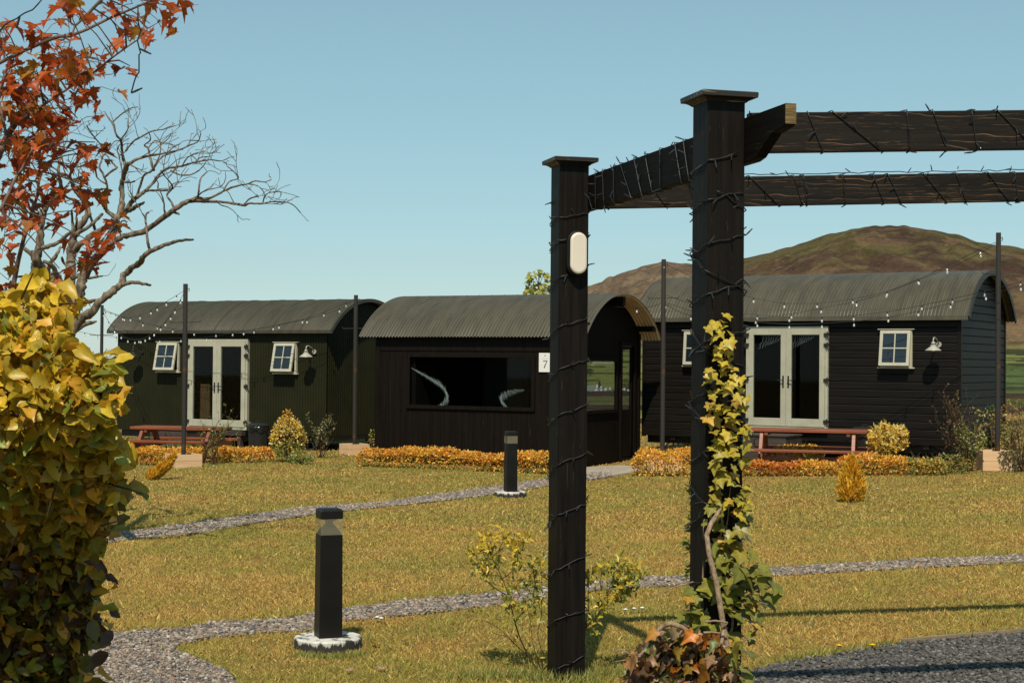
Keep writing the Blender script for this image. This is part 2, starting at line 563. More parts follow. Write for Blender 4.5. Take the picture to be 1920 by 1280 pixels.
M['white_sign'] = plain('white_sign_face', (0.76, 0.74, 0.70), 0.5, 0.4, (0.72, 0.69, 0.65), 3)
M['ink'] = plain('black_ink', (0.015, 0.015, 0.015), 0.6, 0.3)
M['grey_ink'] = plain('grey_ink', (0.42, 0.41, 0.40), 0.6, 0.3)
M['curtain'] = plain('net_curtain', (0.75, 0.75, 0.72), 0.8, 0.2, (0.5, 0.5, 0.48), 30)  # white of the ribbons that imitate reflections in the glass
M['brown_curtain'] = plain('brown_curtain', (0.20, 0.11, 0.05), 0.9, 0.2)
M['fence_wood'] = wood_mat('brown_fence', (0.025, 0.016, 0.010), (0.055, 0.034, 0.02), (0.08, 0.05, 0.03), 'x', 0.8, 0.85)
M['edging'] = wood_mat('weathered_edging', (0.16, 0.115, 0.07), (0.27, 0.20, 0.13), (0.34, 0.26, 0.18), 'x', 0.85, 0.85)
M['white_render'] = plain('white_house_wall', (0.72, 0.69, 0.64), 0.8, 0.2, (0.64, 0.61, 0.56), 0.5)
M['slate'] = plain('grey_slate', (0.16, 0.16, 0.16), 0.7, 0.3, (0.11, 0.11, 0.115), 0.6)
M['dark_window'] = plain('dark_house_window', (0.03, 0.035, 0.04), 0.15, 0.6)
M['slab'] = plain('pale_paving', (0.40, 0.34, 0.27), 0.85, 0.2, (0.30, 0.25, 0.20), 7, bmp=0.3)

def bulb_glass():
    m, nt, b = new_mat('festoon_bulb_glass')
    b.inputs['Base Color'].default_value = (0.93, 0.93, 0.90, 1)
    b.inputs['Roughness'].default_value = 0.05
    b.inputs['Specular IOR Level'].default_value = 0.9
    v = coords(nt)
    f = noise(nt, v, 20)
    nt.links.new(ramp(nt, f, [(0.3, (0.80, 0.80, 0.76)), (0.7, (0.92, 0.92, 0.88))]), b.inputs['Base Color'])
    tr = node(nt, 'ShaderNodeBsdfTransparent')
    mx = node(nt, 'ShaderNodeMixShader'); mx.inputs[0].default_value = 0.55
    nt.links.new(tr.outputs[0], mx.inputs[1]); nt.links.new(b.outputs[0], mx.inputs[2])
    nt.links.new(mx.outputs[0], nt.nodes['Material Output'].inputs['Surface'])
    return m
M['festoon'] = bulb_glass()

def concrete_drips():
    """white painted concrete base with black drips down its side"""
    m, nt, b = new_mat('painted_concrete')
    v = coords(nt, (7, 7, 1.2))
    f = noise(nt, v, 1.7, 6, 0.72)
    tc = node(nt, 'ShaderNodeTexCoord')
    sx = node(nt, 'ShaderNodeSeparateXYZ'); nt.links.new(tc.outputs['Object'], sx.inputs[0])
    mp = node(nt, 'ShaderNodeMapRange'); nt.links.new(sx.outputs['Z'], mp.inputs[0])
    mp.inputs[1].default_value = 0.01; mp.inputs[2].default_value = 0.085; mp.inputs[3].default_value = 0.20; mp.inputs[4].default_value = -0.08
    ad = node(nt, 'ShaderNodeMath', operation='ADD'); nt.links.new(f, ad.inputs[0]); nt.links.new(mp.outputs[0], ad.inputs[1])
    c = ramp(nt, ad.outputs[0], [(0.36, (0.62, 0.59, 0.53)), (0.47, (0.45, 0.42, 0.37)), (0.50, (0.03, 0.026, 0.022))])
    nt.links.new(c, b.inputs['Base Color'])
    b.inputs['Roughness'].default_value = 0.8
    bump(nt, b, f, 0.3)
    return m
M['drips'] = concrete_drips()

def lens_mat():
    m, nt, b = new_mat('bollard_lens')
    b.inputs['Base Color'].default_value = (0.75, 0.70, 0.50, 1)
    b.inputs['Roughness'].default_value = 0.08
    tr = node(nt, 'ShaderNodeBsdfTransparent'); tr.inputs[0].default_value = (0.80, 0.76, 0.58, 1)
    mx = node(nt, 'ShaderNodeMixShader'); mx.inputs[0].default_value = 0.17
    nt.links.new(tr.outputs[0], mx.inputs[1]); nt.links.new(b.outputs[0], mx.inputs[2])
    nt.links.new(mx.outputs[0], nt.nodes['Material Output'].inputs['Surface'])
    return m
M['lens'] = lens_mat()

def lawn_mat():
    m, nt, b = new_mat('lawn_thatch')
    v = coords(nt)
    big = noise(nt, v, 0.45, 4)
    fine = noise(nt, v, 26, 5, 0.7)
    c1 = ramp(nt, big, [(0.30, (0.22, 0.14, 0.042)), (0.5, (0.22, 0.155, 0.042)), (0.70, (0.14, 0.125, 0.032))])
    c2 = mixc(nt, 1.0, c1, ramp(nt, fine, [(0.3, (0.45, 0.45, 0.45)), (0.65, (1.1, 1.1, 1.1))]), 'MULTIPLY')
    nt.links.new(c2, b.inputs['Base Color'])
    b.inputs['Roughness'].default_value = 0.95
    b.inputs['Specular IOR Level'].default_value = 0.1
    bump(nt, b, fine, 0.7, 0.02)
    return m
M['lawn'] = lawn_mat()

def gravel_mat(name, cs):
    m, nt, b = new_mat(name)
    v = coords(nt)
    vo = node(nt, 'ShaderNodeTexVoronoi'); vo.inputs['Scale'].default_value = 38
    nt.links.new(v, vo.inputs['Vector'])
    sp = node(nt, 'ShaderNodeSeparateColor'); nt.links.new(vo.outputs['Color'], sp.inputs[0])
    c = ramp(nt, sp.outputs[0], [(i / (len(cs) - 1), k) for i, k in enumerate(cs)])
    nt.links.new(c, b.inputs['Base Color'])
    b.inputs['Roughness'].default_value = 0.9
    bump(nt, b, vo.outputs['Distance'], 0.8, 0.01)
    return m
PALE_ST = [(0.10, 0.085, 0.075), (0.22, 0.19, 0.165), (0.33, 0.285, 0.24), (0.20, 0.15, 0.12), (0.42, 0.38, 0.33)]
DARK_ST = [(0.060, 0.057, 0.054), (0.10, 0.094, 0.088), (0.14, 0.131, 0.12), (0.085, 0.077, 0.070), (0.17, 0.158, 0.145)]
M['gravel_pale'] = gravel_mat('gravel_bed_pale', PALE_ST)
M['gravel_dark'] = gravel_mat('gravel_bed_dark', DARK_ST)

# ------------------------------------------------------------------ ground sheet, hills
def pix(X, Y, Z):
    """photo pixels of world points (arrays)"""
    dx, dy, dz = X, Y, Z - CAM_Z
    w = dx * fw.x + dy * fw.y + dz * fw.z
    a = dx * rt.x + dy * rt.y + dz * rt.z
    b = dx * upv.x + dy * upv.y + dz * upv.z
    return 960 + F * a / w, 640 - F * b / w

def grid_mesh(name, X, Y, Z, mat, C=None, smooth=True, kind='structure', parent=None):
    n, m = X.shape
    V = np.stack([X, Y, Z], -1).reshape(-1, 3)
    i = np.arange(n - 1)[:, None] * m + np.arange(m - 1)[None, :]
    Fq = np.stack([i, i + 1, i + m + 1, i + m], -1).reshape(-1, 4)
    me = bpy.data.meshes.new(name)
    me.vertices.add(len(V)); me.vertices.foreach_set('co', V.astype(np.float32).ravel())
    me.loops.add(Fq.size); me.loops.foreach_set('vertex_index', Fq.astype(np.int32).ravel())
    me.polygons.add(len(Fq))
    me.polygons.foreach_set('loop_start', (np.arange(len(Fq)) * 4).astype(np.int32))
    me.polygons.foreach_set('loop_total', np.full(len(Fq), 4, np.int32))
    if smooth: me.polygons.foreach_set('use_smooth', np.ones(len(Fq), bool))
    me.update(calc_edges=True)
    if C is not None:
        at = me.color_attributes.new('Col', 'FLOAT_COLOR', 'POINT')
        cc = np.ones((len(V), 4), np.float32); cc[:, :3] = C.reshape(-1, 3)
        at.data.foreach_set('color', cc.ravel())
    o = link(name, me, mat, parent)
    if kind: o['kind'] = kind
    return o

xs = np.concatenate([np.linspace(-150, -32, 20), np.linspace(-30, 30, 121), np.linspace(32, 150, 20)])
ys = np.concatenate([np.linspace(-60, -4, 15), np.linspace(-2, 60, 125)])
GX, GY = np.meshgrid(xs, ys)
grid_mesh('lawn', GX, GY, gza(GX), M['lawn'])

# far land: a shallow valley with fields, then the hill
ts = np.concatenate([np.linspace(-2.3, -0.42, 40), np.linspace(-0.40, 0.0, 90), np.linspace(0.003, 0.40, 330), np.linspace(0.42, 2.3, 40)])
Ds = np.concatenate([np.linspace(59.0, 400, 26), np.linspace(430, 1050, 24), np.linspace(1075, 2700, 130), np.linspace(2760, 3600, 10)])
T, D = np.meshgrid(ts, Ds)
pxs = 960 + F * ts
RX = [-6000, -1500, 0, 500, 800, 960, 1040, 1090, 1110, 1160, 1200, 1240, 1275, 1300, 1350, 1395, 1450, 1500, 1540, 1590, 1620, 1650, 1700, 1760, 1800, 1830, 1870, 1920, 2000, 2200, 2600, 3500, 7000]
RY = [676, 674, 672, 671, 668, 640, 585, 556, 546, 515, 501, 491, 493, 496, 492, 483, 472, 457, 442, 430, 425, 423.5, 425, 433, 440, 452, 459, 466, 490, 560, 630, 668, 674]
ry = np.interp(pxs, RX, RY)
ry = ry + (vnoise(pxs / 14.0, pxs * 0, 3) - 0.5) * 3.2 * np.clip((670 - ry) / 100, 0, 1)
def zpix(px, py, d):
    u = fw.z + rt.z * (px - 960) / F + upv.z * (640 - py) / F
    return CAM_Z + u * d
zr = zpix(pxs, ry, 2600.0)
fy = np.interp(pxs, [0, 900, 1050, 1500, 1900, 2400], [674, 672, 646, 655, 652, 650])
zf = np.minimum(zpix(pxs, fy, 1500.0), zr * 0.9 + 1)
Z = np.zeros_like(T)
for j in range(len(ts)):
    Z[:, j] = np.interp(Ds, [59, 150, 400, 900, 1050, 1500, 2000, 2600, 3000, 3600],
                        [gz(ts[j] * 59, 0) - 0.02, -2.5, -9, -17.4, -16, zf[j], zf[j] * 0.45 + zr[j] * 0.55, zr[j], zr[j] * 0.8, zr[j] * 0.2 - 20])
X = T * D
hillk = np.clip((D - 1500) / 500, 0, 1) * np.clip((2620 - D) / 250, 0, 1) * np.clip(zr[None, :] / 100, 0, 1)
Z = Z + hillk * ((fbm(X / 130, D / 170, 21, 5) - 0.5) * 62 + (fbm(X / 24, D / 34, 22, 3) - 0.5) * 12)
# colour of the ground cover, by place
n1 = fbm(X / 210 + D / 620, D / 130, 31, 4); n2 = fbm(X / 26, D / 22, 32, 4); n3 = fbm(X / 90, D / 60, 33, 4)
brown = np.array([0.062, 0.038, 0.027]); green = np.array([0.115, 0.105, 0.036]); tan = np.array([0.19, 0.125, 0.070])
rock = np.array([0.20, 0.145, 0.10]); field = np.array([0.080, 0.110, 0.038]); scrub = np.array([0.085, 0.080, 0.028])
def sm(x, a, b):
    t = np.clip((x - a) / (b - a), 0, 1); return (t * t * (3 - 2 * t))[..., None]
C = brown + 0 * X[..., None]
C = C * (1 - 0.55 * sm(n3, 0.50, 0.66)) + tan * 0.55 * sm(n3, 0.50, 0.66)
g = sm(n1 + 0.5 * (n2 - 0.5), 0.50, 0.62)
C = C * (1 - g * 0.5) + green * g * 0.5
lowh = sm(1 - (D - 1450) / 900, 0.35, 0.85)
C = C * (1 - lowh * 0.75) + (tan * 0.95) * lowh * 0.75
lefth = sm(-(X / D), -0.135, -0.105)
C = C * (1 - lefth * 0.6) + (rock * (0.7 + 0.6 * n2[..., None])) * lefth * 0.6
C = C * (0.56 + 0.76 * n2[..., None])
C = C * (1 - 0.5 * sm(n2 * 0.6 + n3 * 0.5, 0.60, 0.68))
isf = sm(-D, -1560, -1430)
strip = vnoise(np.floor(D / 62) * 1.0, np.floor(X / 170 + D / 400), 5)
fcol = field * (0.72 + 0.55 * strip[..., None]) + np.array([0.05, 0.02, 0.0]) * (strip[..., None] > 0.75)
hedge_l = ((np.abs((D / 62) % 1 - 0.5) > 0.44) & (n2 > 0.40)) | (n3 > 0.64)
fcol = np.where(hedge_l[..., None], np.array([0.035, 0.042, 0.016]), fcol)
C = C * (1 - isf) + fcol * isf
sc_ = sm(-D, -1090, -960) * (1 - sm(-D, -520, -300))
C = C * (1 - sc_) + (scrub * (0.5 + n2[..., None])) * sc_
nearf = sm(-D, -520, -300)
C = C * (1 - nearf) + np.array([0.13, 0.135, 0.04]) * (0.7 + 0.5 * n2[..., None]) * nearf
def hill_mat():
    m, nt, b = new_mat('hill_cover')
    at = node(nt, 'ShaderNodeAttribute', attribute_name='Col')
    f = noise(nt, coords(nt, (1, 1, 1)), 0.16, 8, 0.78)
    nt.links.new(mixc(nt, 1.0, at.outputs['Color'], ramp(nt, f, [(0.35, (0.55, 0.55, 0.55)), (0.62, (1.25, 1.22, 1.15))]), 'MULTIPLY'), b.inputs['Base Color'])
    b.inputs['Roughness'].default_value = 1.0
    b.inputs['Specular IOR Level'].default_value = 0.05
    return m
grid_mesh('hills', X, D, Z, hill_mat(), C, smooth=False)
def far_z(px, d):
    j = int(np.argmin(np.abs(pxs - px)))
    return float(np.interp(d, Ds, Z[:, j]))

# ------------------------------------------------------------------ gravel
UP_T = [(150, 1007), (228, 1000), (294, 991), (366, 981), (490, 964), (560, 953), (715, 943), (871, 921), (942, 911), (1024, 899), (1100, 889), (1150, 885)]
UP_B = [(150, 1026), (197, 1020), (256, 1011), (381, 1000), (475, 981), (560, 970), (676, 955), (871, 935), (946, 925), (1024, 912), (1100, 901), (1150, 894)]
LO_T = [(330, 1180), (397, 1169), (475, 1166), (560, 1158), (643, 1143), (774, 1126), (930, 1114), (1100, 1095), (1204, 1083), (1290, 1081), (1440, 1066), (1600, 1057), (1750, 1049), (1920, 1041), (2100, 1034), (2700, 1018)]
LO_B = [(330, 1213), (381, 1199), (444, 1192), (506, 1188), (584, 1182), (645, 1166), (793, 1151), (950, 1134), (1100, 1110), (1204, 1102), (1290, 1097), (1440, 1081), (1600, 1072), (1750, 1064), (1920, 1055), (2100, 1048), (2700, 1033)]
AR_T = [(-260, 1200), (60, 1194), (212, 1185), (281, 1183), (330, 1180)]
AR_B = [(-260, 1560), (330, 1560)]
AN_T = [(330, 1219), (369, 1236), (428, 1258), (446, 1285), (462, 1330), (480, 1380)]
AN_B = [(330, 1560), (480, 1560)]
DR_T = [(1250, 1330), (1330, 1292), (1400, 1261), (1440, 1249), (1500, 1240), (1560, 1229), (1640, 1216), (1700, 1206), (1800, 1197), (1920, 1188), (2150, 1170), (2700, 1130)]
DR_B = [(1250, 1620), (2700, 1620)]

def ivl(line, px):
    a = np.array(line, float)
    return np.interp(px, a[:, 0], a[:, 1])

STRIPS = [(UP_T, UP_B), (LO_T, LO_B), (AR_T, AR_B), (AN_T, AN_B), (DR_T, DR_B)]

def wob(px, s):
    return (vnoise(px / 9.0, px * 0 + s, 40 + s) - 0.5) * 5.0 + (vnoise(px / 45.0, px * 0 + s, 60 + s) - 0.5) * 4.0

def in_gravel(px, py, grow=0.0):
    r = np.zeros(px.shape, bool)
    for k, (t, b) in enumerate(STRIPS):
        a = np.array(t)
        ok = (px >= a[0, 0]) & (px <= a[-1, 0])
        w = wob(px, k)
        r |= ok & (py > ivl(t, px) + w * 0.6 - grow) & (py < ivl(b, px) + w * 0.6 + grow)
    return r

def strip_sheet(name, t, b, mat, rows=8, step=12, lift=0.006):
    a = np.array(t)
    px = np.arange(a[0, 0], a[-1, 0] + 1, step, dtype=float)
    X = np.zeros((rows + 1, len(px))); Y = X.copy(); Zz = X.copy()
    for i in range(rows + 1):
        py = ivl(t, px) * (1 - i / rows) + ivl(b, px) * i / rows
        for j in range(len(px)):
            g_ = G(px[j], py[j])
            X[i, j], Y[i, j], Zz[i, j] = g_.x, g_.y, g_.z + lift
    grid_mesh(name, X[::-1], Y[::-1], Zz[::-1], mat)
    return X, Y

ICO = None
def pebble():
    import bmesh
    bm = bmesh.new()
    bmesh.ops.create_icosphere(bm, subdivisions=1, radius=0.5)
    v = np.array([tuple(x.co) for x in bm.verts]); f = [tuple(q.index for q in p.verts) for p in bm.faces]
    bm.free()
    return v, f

def pebbles(name, sheets, count, size, pal):
    nb = NB()
    pv, pf = pebble()
    pts = []
    ar = []; cells = []
    for X, Y in sheets:
        A = np.abs((X[1:, 1:] - X[:-1, :-1]) * (Y[1:, :-1] - Y[:-1, 1:]) - (X[1:, :-1] - X[:-1, 1:]) * (Y[1:, 1:] - Y[:-1, :-1])) / 2
        ar.append(A.ravel()); cells.append((X, Y))
    tot = sum(a.sum() for a in ar)
    for a, (X, Y) in zip(ar, cells):
        n = int(count * a.sum() / tot)
        k = rng.choice(len(a), n, p=a / a.sum())
        m = X.shape[1] - 1
        i, j = k // m, k % m
        u = rng.uniform(-0.02, 1.02, n); w = rng.uniform(-0.06, 1.06, n)
        x = (X[i, j] * (1 - u) + X[i, j + 1] * u) * (1 - w) + (X[i + 1, j] * (1 - u) + X[i + 1, j + 1] * u) * w
        y = (Y[i, j] * (1 - u) + Y[i, j + 1] * u) * (1 - w) + (Y[i + 1, j] * (1 - u) + Y[i + 1, j + 1] * u) * w
        pts.append(np.stack([x, y, gza(x) + 0.006], -1))
    Pn = np.concatenate(pts)
    N = len(Pn)
    px_, py_ = pix(Pn[:, 0], Pn[:, 1], Pn[:, 2])
    keep = in_gravel(px_, py_, 1.5) | (rng.random(N) < 0.10)
    Pn = Pn[keep]; N = len(Pn)
    dist = Pn[:, 1]
    for v in range(5):
        q = np.arange(N) % 5 == v
        vv = pv * (1 + rng.uniform(-0.22, 0.22, (len(pv), 1)))
        s = size * rng.uniform(0.5, 1.5, q.sum()) * (0.8 + dist[q] / 40)
        d = rand_unit(q.sum()); nn = rand_unit(q.sum()) * 0.35 + np.array([0, 0, 1])
        d = d * np.array([1, 1, 0.2])
        Mx = frames(d, nn, np.stack([s * rng.uniform(0.6, 1, q.sum()), s * rng.uniform(0.9, 1.5, q.sum()), s * rng.uniform(0.35, 0.7, q.sum())], -1))
        p = Pn[q].copy(); p[:, 2] += s * rng.uniform(0.05, 0.35, q.sum())
        pa = np.array(pal)[rng.integers(0, len(pal), q.sum())] * rng.uniform(0.75, 1.25, (q.sum(), 1))
        nb.batch(vv, pf, Mx, p, pa)
    return nb.build(name, M['stone'], kind='stuff')

s_up = strip_sheet('path', UP_T, UP_B, M['gravel_pale'], 4)
s_lo = strip_sheet('path', LO_T, LO_B, M['gravel_pale'], 5)
s_ar = strip_sheet('gravel_area', AR_T, AR_B, M['gravel_pale'], 14)
s_an = strip_sheet('gravel_area', AN_T, AN_B, M['gravel_pale'], 14, 5)
s_dr = strip_sheet('driveway', DR_T, DR_B, M['gravel_dark'], 16)
PST = [(0.145, 0.12, 0.098), (0.22, 0.178, 0.142), (0.29, 0.21, 0.15), (0.32, 0.255, 0.20), (0.10, 0.088, 0.078), (0.26, 0.17, 0.118), (0.42, 0.36, 0.30), (0.18, 0.165, 0.152)]
DST = [(0.060, 0.056, 0.052), (0.095, 0.088, 0.082), (0.125, 0.116, 0.106), (0.075, 0.067, 0.060), (0.175, 0.162, 0.145), (0.09, 0.078, 0.068)]
def tgs(o, l, c):
    tag(o, l, c)
tgs(pebbles('gravel', [s_up, s_lo], 42000, 0.027, PST), 'pale loose pebbles lining the two narrow winding garden paths', 'gravel')
tgs(pebbles('gravel', [s_ar, s_an], 30000, 0.023, PST), 'pale loose pebbles in the wide patch beside the leafy hedge', 'gravel')
tgs(pebbles('gravel', [s_dr], 56000, 0.027, DST), 'dark blue grey stone chippings at the lower right corner', 'gravel')
eb = MB()
pts = [G(px, py) for px, py in [(1690, 1207), (1760, 1200), (1850, 1193), (1930, 1186), (2060, 1176), (2400, 1151), (2700, 1129)]]
ed = thing('timber_edging', 'weathered timber edging board between lawn and dark chippings', 'edging', pts[0])
for a, b in zip(pts[:-1], pts[1:]):
    eb.bar(a + Vector((0, 0, -0.002)), b + Vector((0, 0, -0.002)), 0.03, 0.08)
eb.build('board', M['edging'], ed, world=True)

# ------------------------------------------------------------------ grass
def grass(n, d0, d1, lo=1.0, power=0.8, side=1150, seed=1):
    u = rng.random(n)
    e = 2 - power
    Dd = (d0 ** e + (d1 ** e - d0 ** e) * u) ** (1 / e)
    x = Dd * rng.uniform(-side, side, n) / F
    z = gza(x)
    px, py = pix(x, Dd, z)
    w1 = fbm(x / 1.9, Dd / 1.3, 71, 4); w2 = fbm(x / 0.30, Dd / 0.25, 72, 3)
    edge = np.zeros(n, bool)
    for k, (t, b) in enumerate(STRIPS):
        a = np.array(t); ok = (px >= a[0, 0]) & (px <= a[-1, 0])
        edge |= ok & (py < ivl(t, px)) & (py > ivl(t, px) - 4 - 90 / Dd)
    edge &= rng.random(n) < 0.8
    keep = ~in_gravel(px, py) | (rng.random(n) < 0.012)
    keep &= (w2 + rng.random(n) * 0.5) > 0.50
    x, Dd, z, w1, w2, edge = [a[keep] for a in (x, Dd, z, w1, w2, edge)]
    N = len(x)
    ang = rng.uniform(0, 2 * np.pi, N)
    lean = np.abs(rng.normal(1.15, 0.7, N))
    d = np.stack([np.cos(ang) * lean, np.sin(ang) * lean, np.ones(N)], -1)
    nn = np.stack([rng.normal(0, .5, N), -1 + rng.normal(0, .5, N), rng.uniform(0.1, 0.9, N)], -1)
    ln = lo * rng.uniform(0.018, 0.040, N) * (0.7 + 0.8 * w2) * np.where(edge, 1.5, 1.0) * np.interp(Dd, [8, 20, 28], [0.95, 1.0, 0.75])
    wd = lo * rng.uniform(0.0045, 0.0085, N) * (0.55 + Dd / 22)
    Mx = frames(d, nn, np.stack([wd, ln, ln], -1))
    gold = np.array([0.66, 0.435, 0.122]); green = np.array([0.355, 0.315, 0.066]); brown = np.array([0.45, 0.245, 0.068]); straw = np.array([0.78, 0.59, 0.20])
    t = 0.56 + (w1 - 0.5) * 1.7 + (fbm(x / 0.55, Dd / 0.8, 74, 3) - 0.5) * 1.5 + rng.normal(0, 0.25, N)
    t = np.clip(t + edge * 0.6 + np.clip((w2 - 0.5) * 0.8, -0.2, 0.3), 0, 1)
    Cc = lerp3(gold, green, t)
    r = rng.random(N)
    bro = (r < 0.36 * (1.25 - t))[:, None]
    Cc = np.where(bro, brown[None], Cc)
    Cc = np.where((r > 0.93)[:, None], straw[None], Cc)
    far = np.clip((Dd - 24) / 5, 0, 1)[:, None] * np.clip((x / Dd + 0.0) * 8, 0, 1)[:, None]
    Cc = Cc * (1 - 0.35 * far) + brown[None] * 0.35 * far
    Cc = Cc * rng.uniform(0.58, 1.22, (N, 1)) * 0.92
    return BLADE, Mx, np.stack([x, Dd, z], -1), Cc
nb = NB()
for args in ((380000, 8.0, 19.0, 1.0, 0.9), (190000, 18.0, 33.0, 1.25, 0.9), (50000, 32.0, 60.0, 1.9, 0.8), (130000, 7.0, 40.0, 1.6, 0.9, 2200)):
    tp, Mx, Pn, Cc = grass(*args)
    nb.batch(tp[0], tp[1], Mx, Pn, Cc)
go = nb.build('grass', M['grass'], kind='stuff')
tgs(go, 'short dry golden green grass of the lawn', 'grass')

# ------------------------------------------------------------------ huts
class Arch:
    def __init__(s, W, oh, ze, zr):
        hw = W / 2 + oh; rise = zr - ze
        s.W = W; s.oh = oh; s.hw = hw
        s.R = (hw * hw + rise * rise) / (2 * rise)
        s.zc = zr - s.R
        s.a = math.asin(min(1, hw / s.R)) if rise <= s.R else math.pi - math.asin(hw / s.R)
    def z(s, y):
        q = s.R * s.R - (y - s.W / 2) ** 2
        return s.zc + math.sqrt(max(q, 0))

def spans(x, z0, z1, openings):
    """vertical spans of wall left at column x"""
    sp = [(z0, z1)]
    for ox0, ox1, oz0, oz1 in openings:
        if ox0 < x < ox1:
            nx = []
            for a, b in sp:
                if oz0 > a: nx.append((a, min(b, oz0)))
                if oz1 < b: nx.append((max(a, oz1), b))
            sp = [(a, b) for a, b in nx if b - a > 1e-4]
    return sp

def wall_corr(mb, place, s0, s1, z0, top, openings=(), pitch=0.076, amp=0.010):
    n = max(4, int(round((s1 - s0) / pitch)) * 6)
    ss = [s0 + (s1 - s0) * i / n for i in range(n + 1)]
    off = [amp * math.cos(2 * math.pi * (s - s0) / pitch) + amp for s in ss]
    for i in range(n):
        a, b = ss[i], ss[i + 1]
        ta, tb = top(a), top(b)
        sp = spans((a + b) / 2, z0, max(ta, tb), openings)
        for lo, hi in sp:
            ha, hb = (ta, tb) if hi >= max(ta, tb) - 1e-6 else (hi, hi)
            mb.add([place(a, off[i], lo), place(b, off[i + 1], lo), place(b, off[i + 1], hb), place(a, off[i], ha)], [(0, 1, 2, 3)])

def wall_lap(mb, place, s0, s1, z0, top, openings=(), pitch=0.155, depth=0.022, cols=None):
    br = {s0, s1}
    for o in openings:
        br.add(max(s0, min(s1, o[0]))); br.add(max(s0, min(s1, o[1])))
    if cols:
        for k in range(1, cols): br.add(s0 + (s1 - s0) * k / cols)
    ss = sorted(br)
    for a, b in zip(ss[:-1], ss[1:]):
        if b - a < 1e-5: continue
        ta, tb = top(a), top(b)
        for lo, hi in spans((a + b) / 2, z0, max(ta, tb), openings):
            k = int(math.floor((lo - z0) / pitch))
            while True:
                r0 = z0 + k * pitch; r1 = r0 + pitch
                if r0 >= hi - 1e-6: break
                def prof(z):
                    t = (z - r0) / pitch          # rounded board: bellies out, tucks in at the top
                    return depth * (1.0 - 0.25 * t if t < 0.80 else 0.80 - 0.80 * ((t - 0.80) / 0.20) ** 1.2)
                zz = [max(r0, lo), r0 + pitch * 0.8, r0 + pitch * 0.88, r0 + pitch * 0.95, min(r1, hi)]
                zz = [min(max(z, max(r0, lo)), min(r1, hi)) for z in zz]
                for q0, q1 in zip(zz[:-1], zz[1:]):
                    if q1 - q0 < 1e-5: continue
                    za0, zb0, za1, zb1 = min(q0, ta), min(q0, tb), min(q1, ta), min(q1, tb)
                    if za1 - za0 < 1e-6 and zb1 - zb0 < 1e-6: continue
                    mb.add([place(a, prof(q0), za0), place(b, prof(q0), zb0), place(b, prof(q1), zb1), place(a, prof(q1), za1)], [(0, 1, 2, 3)])
                if r0 >= lo and r0 > z0:
                    mb.add([place(a, 0, min(r0, ta)), place(b, 0, min(r0, tb)), place(b, depth, min(r0, tb)), place(a, depth, min(r0, ta))], [(0, 1, 2, 3)])
                k += 1

def wall_vboard(mb, place, s0, s1, z0, top, openings=(), pitch=0.145, groove=0.008):
    br = {s0, s1}
    for o in openings:
        br.add(max(s0, min(s1, o[0]))); br.add(max(s0, min(s1, o[1])))
    n = max(1, int(round((s1 - s0) / pitch)))
    w = (s1 - s0) / n
    for k in range(n):
        br.add(s0 + k * w + 0.006); br.add(s0 + (k + 1) * w - 0.006)
    for a, b in zip(*[(lambda q: (q[:-1], q[1:]))(sorted({s0, s1} | {max(s0, min(s1, v)) for o in openings for v in o[:2]} | {s0 + (s1 - s0) * k / 40 for k in range(41)}))][0]):
        if b - a < 1e-5: continue           # backing behind the joints
        ta, tb = top(a), top(b)
        for lo, hi in spans((a + b) / 2, z0, max(ta, tb), openings):
            ha, hb = (ta, tb) if hi >= max(ta, tb) - 1e-6 else (hi, hi)
            mb.add([place(a, 0.001, lo), place(b, 0.001, lo), place(b, 0.001, hb), place(a, 0.001, ha)], [(0, 1, 2, 3)])
    ss = sorted(br)
    rr = random.Random(int(s1 * 1000))
    jit = [rr.uniform(0, 0.004) for _ in range(n + 1)]
    for a, b in zip(ss[:-1], ss[1:]):
        if b - a < 1e-5: continue
        m = (a + b) / 2
        k = int((m - s0) / w)
        r = (m - s0) - k * w
        of = 0.012 - groove if (r < 0.006 or r > w - 0.006) else 0.012 + jit[k]
        ta, tb = top(a), top(b)
        for lo, hi in spans(m, z0, max(ta, tb), openings):
            ha, hb = (ta, tb) if hi >= max(ta, tb) - 1e-6 else (hi, hi)
            mb.add([place(a, of, lo), place(b, of, lo), place(b, of, hb), place(a, of, ha)], [(0, 1, 2, 3)])

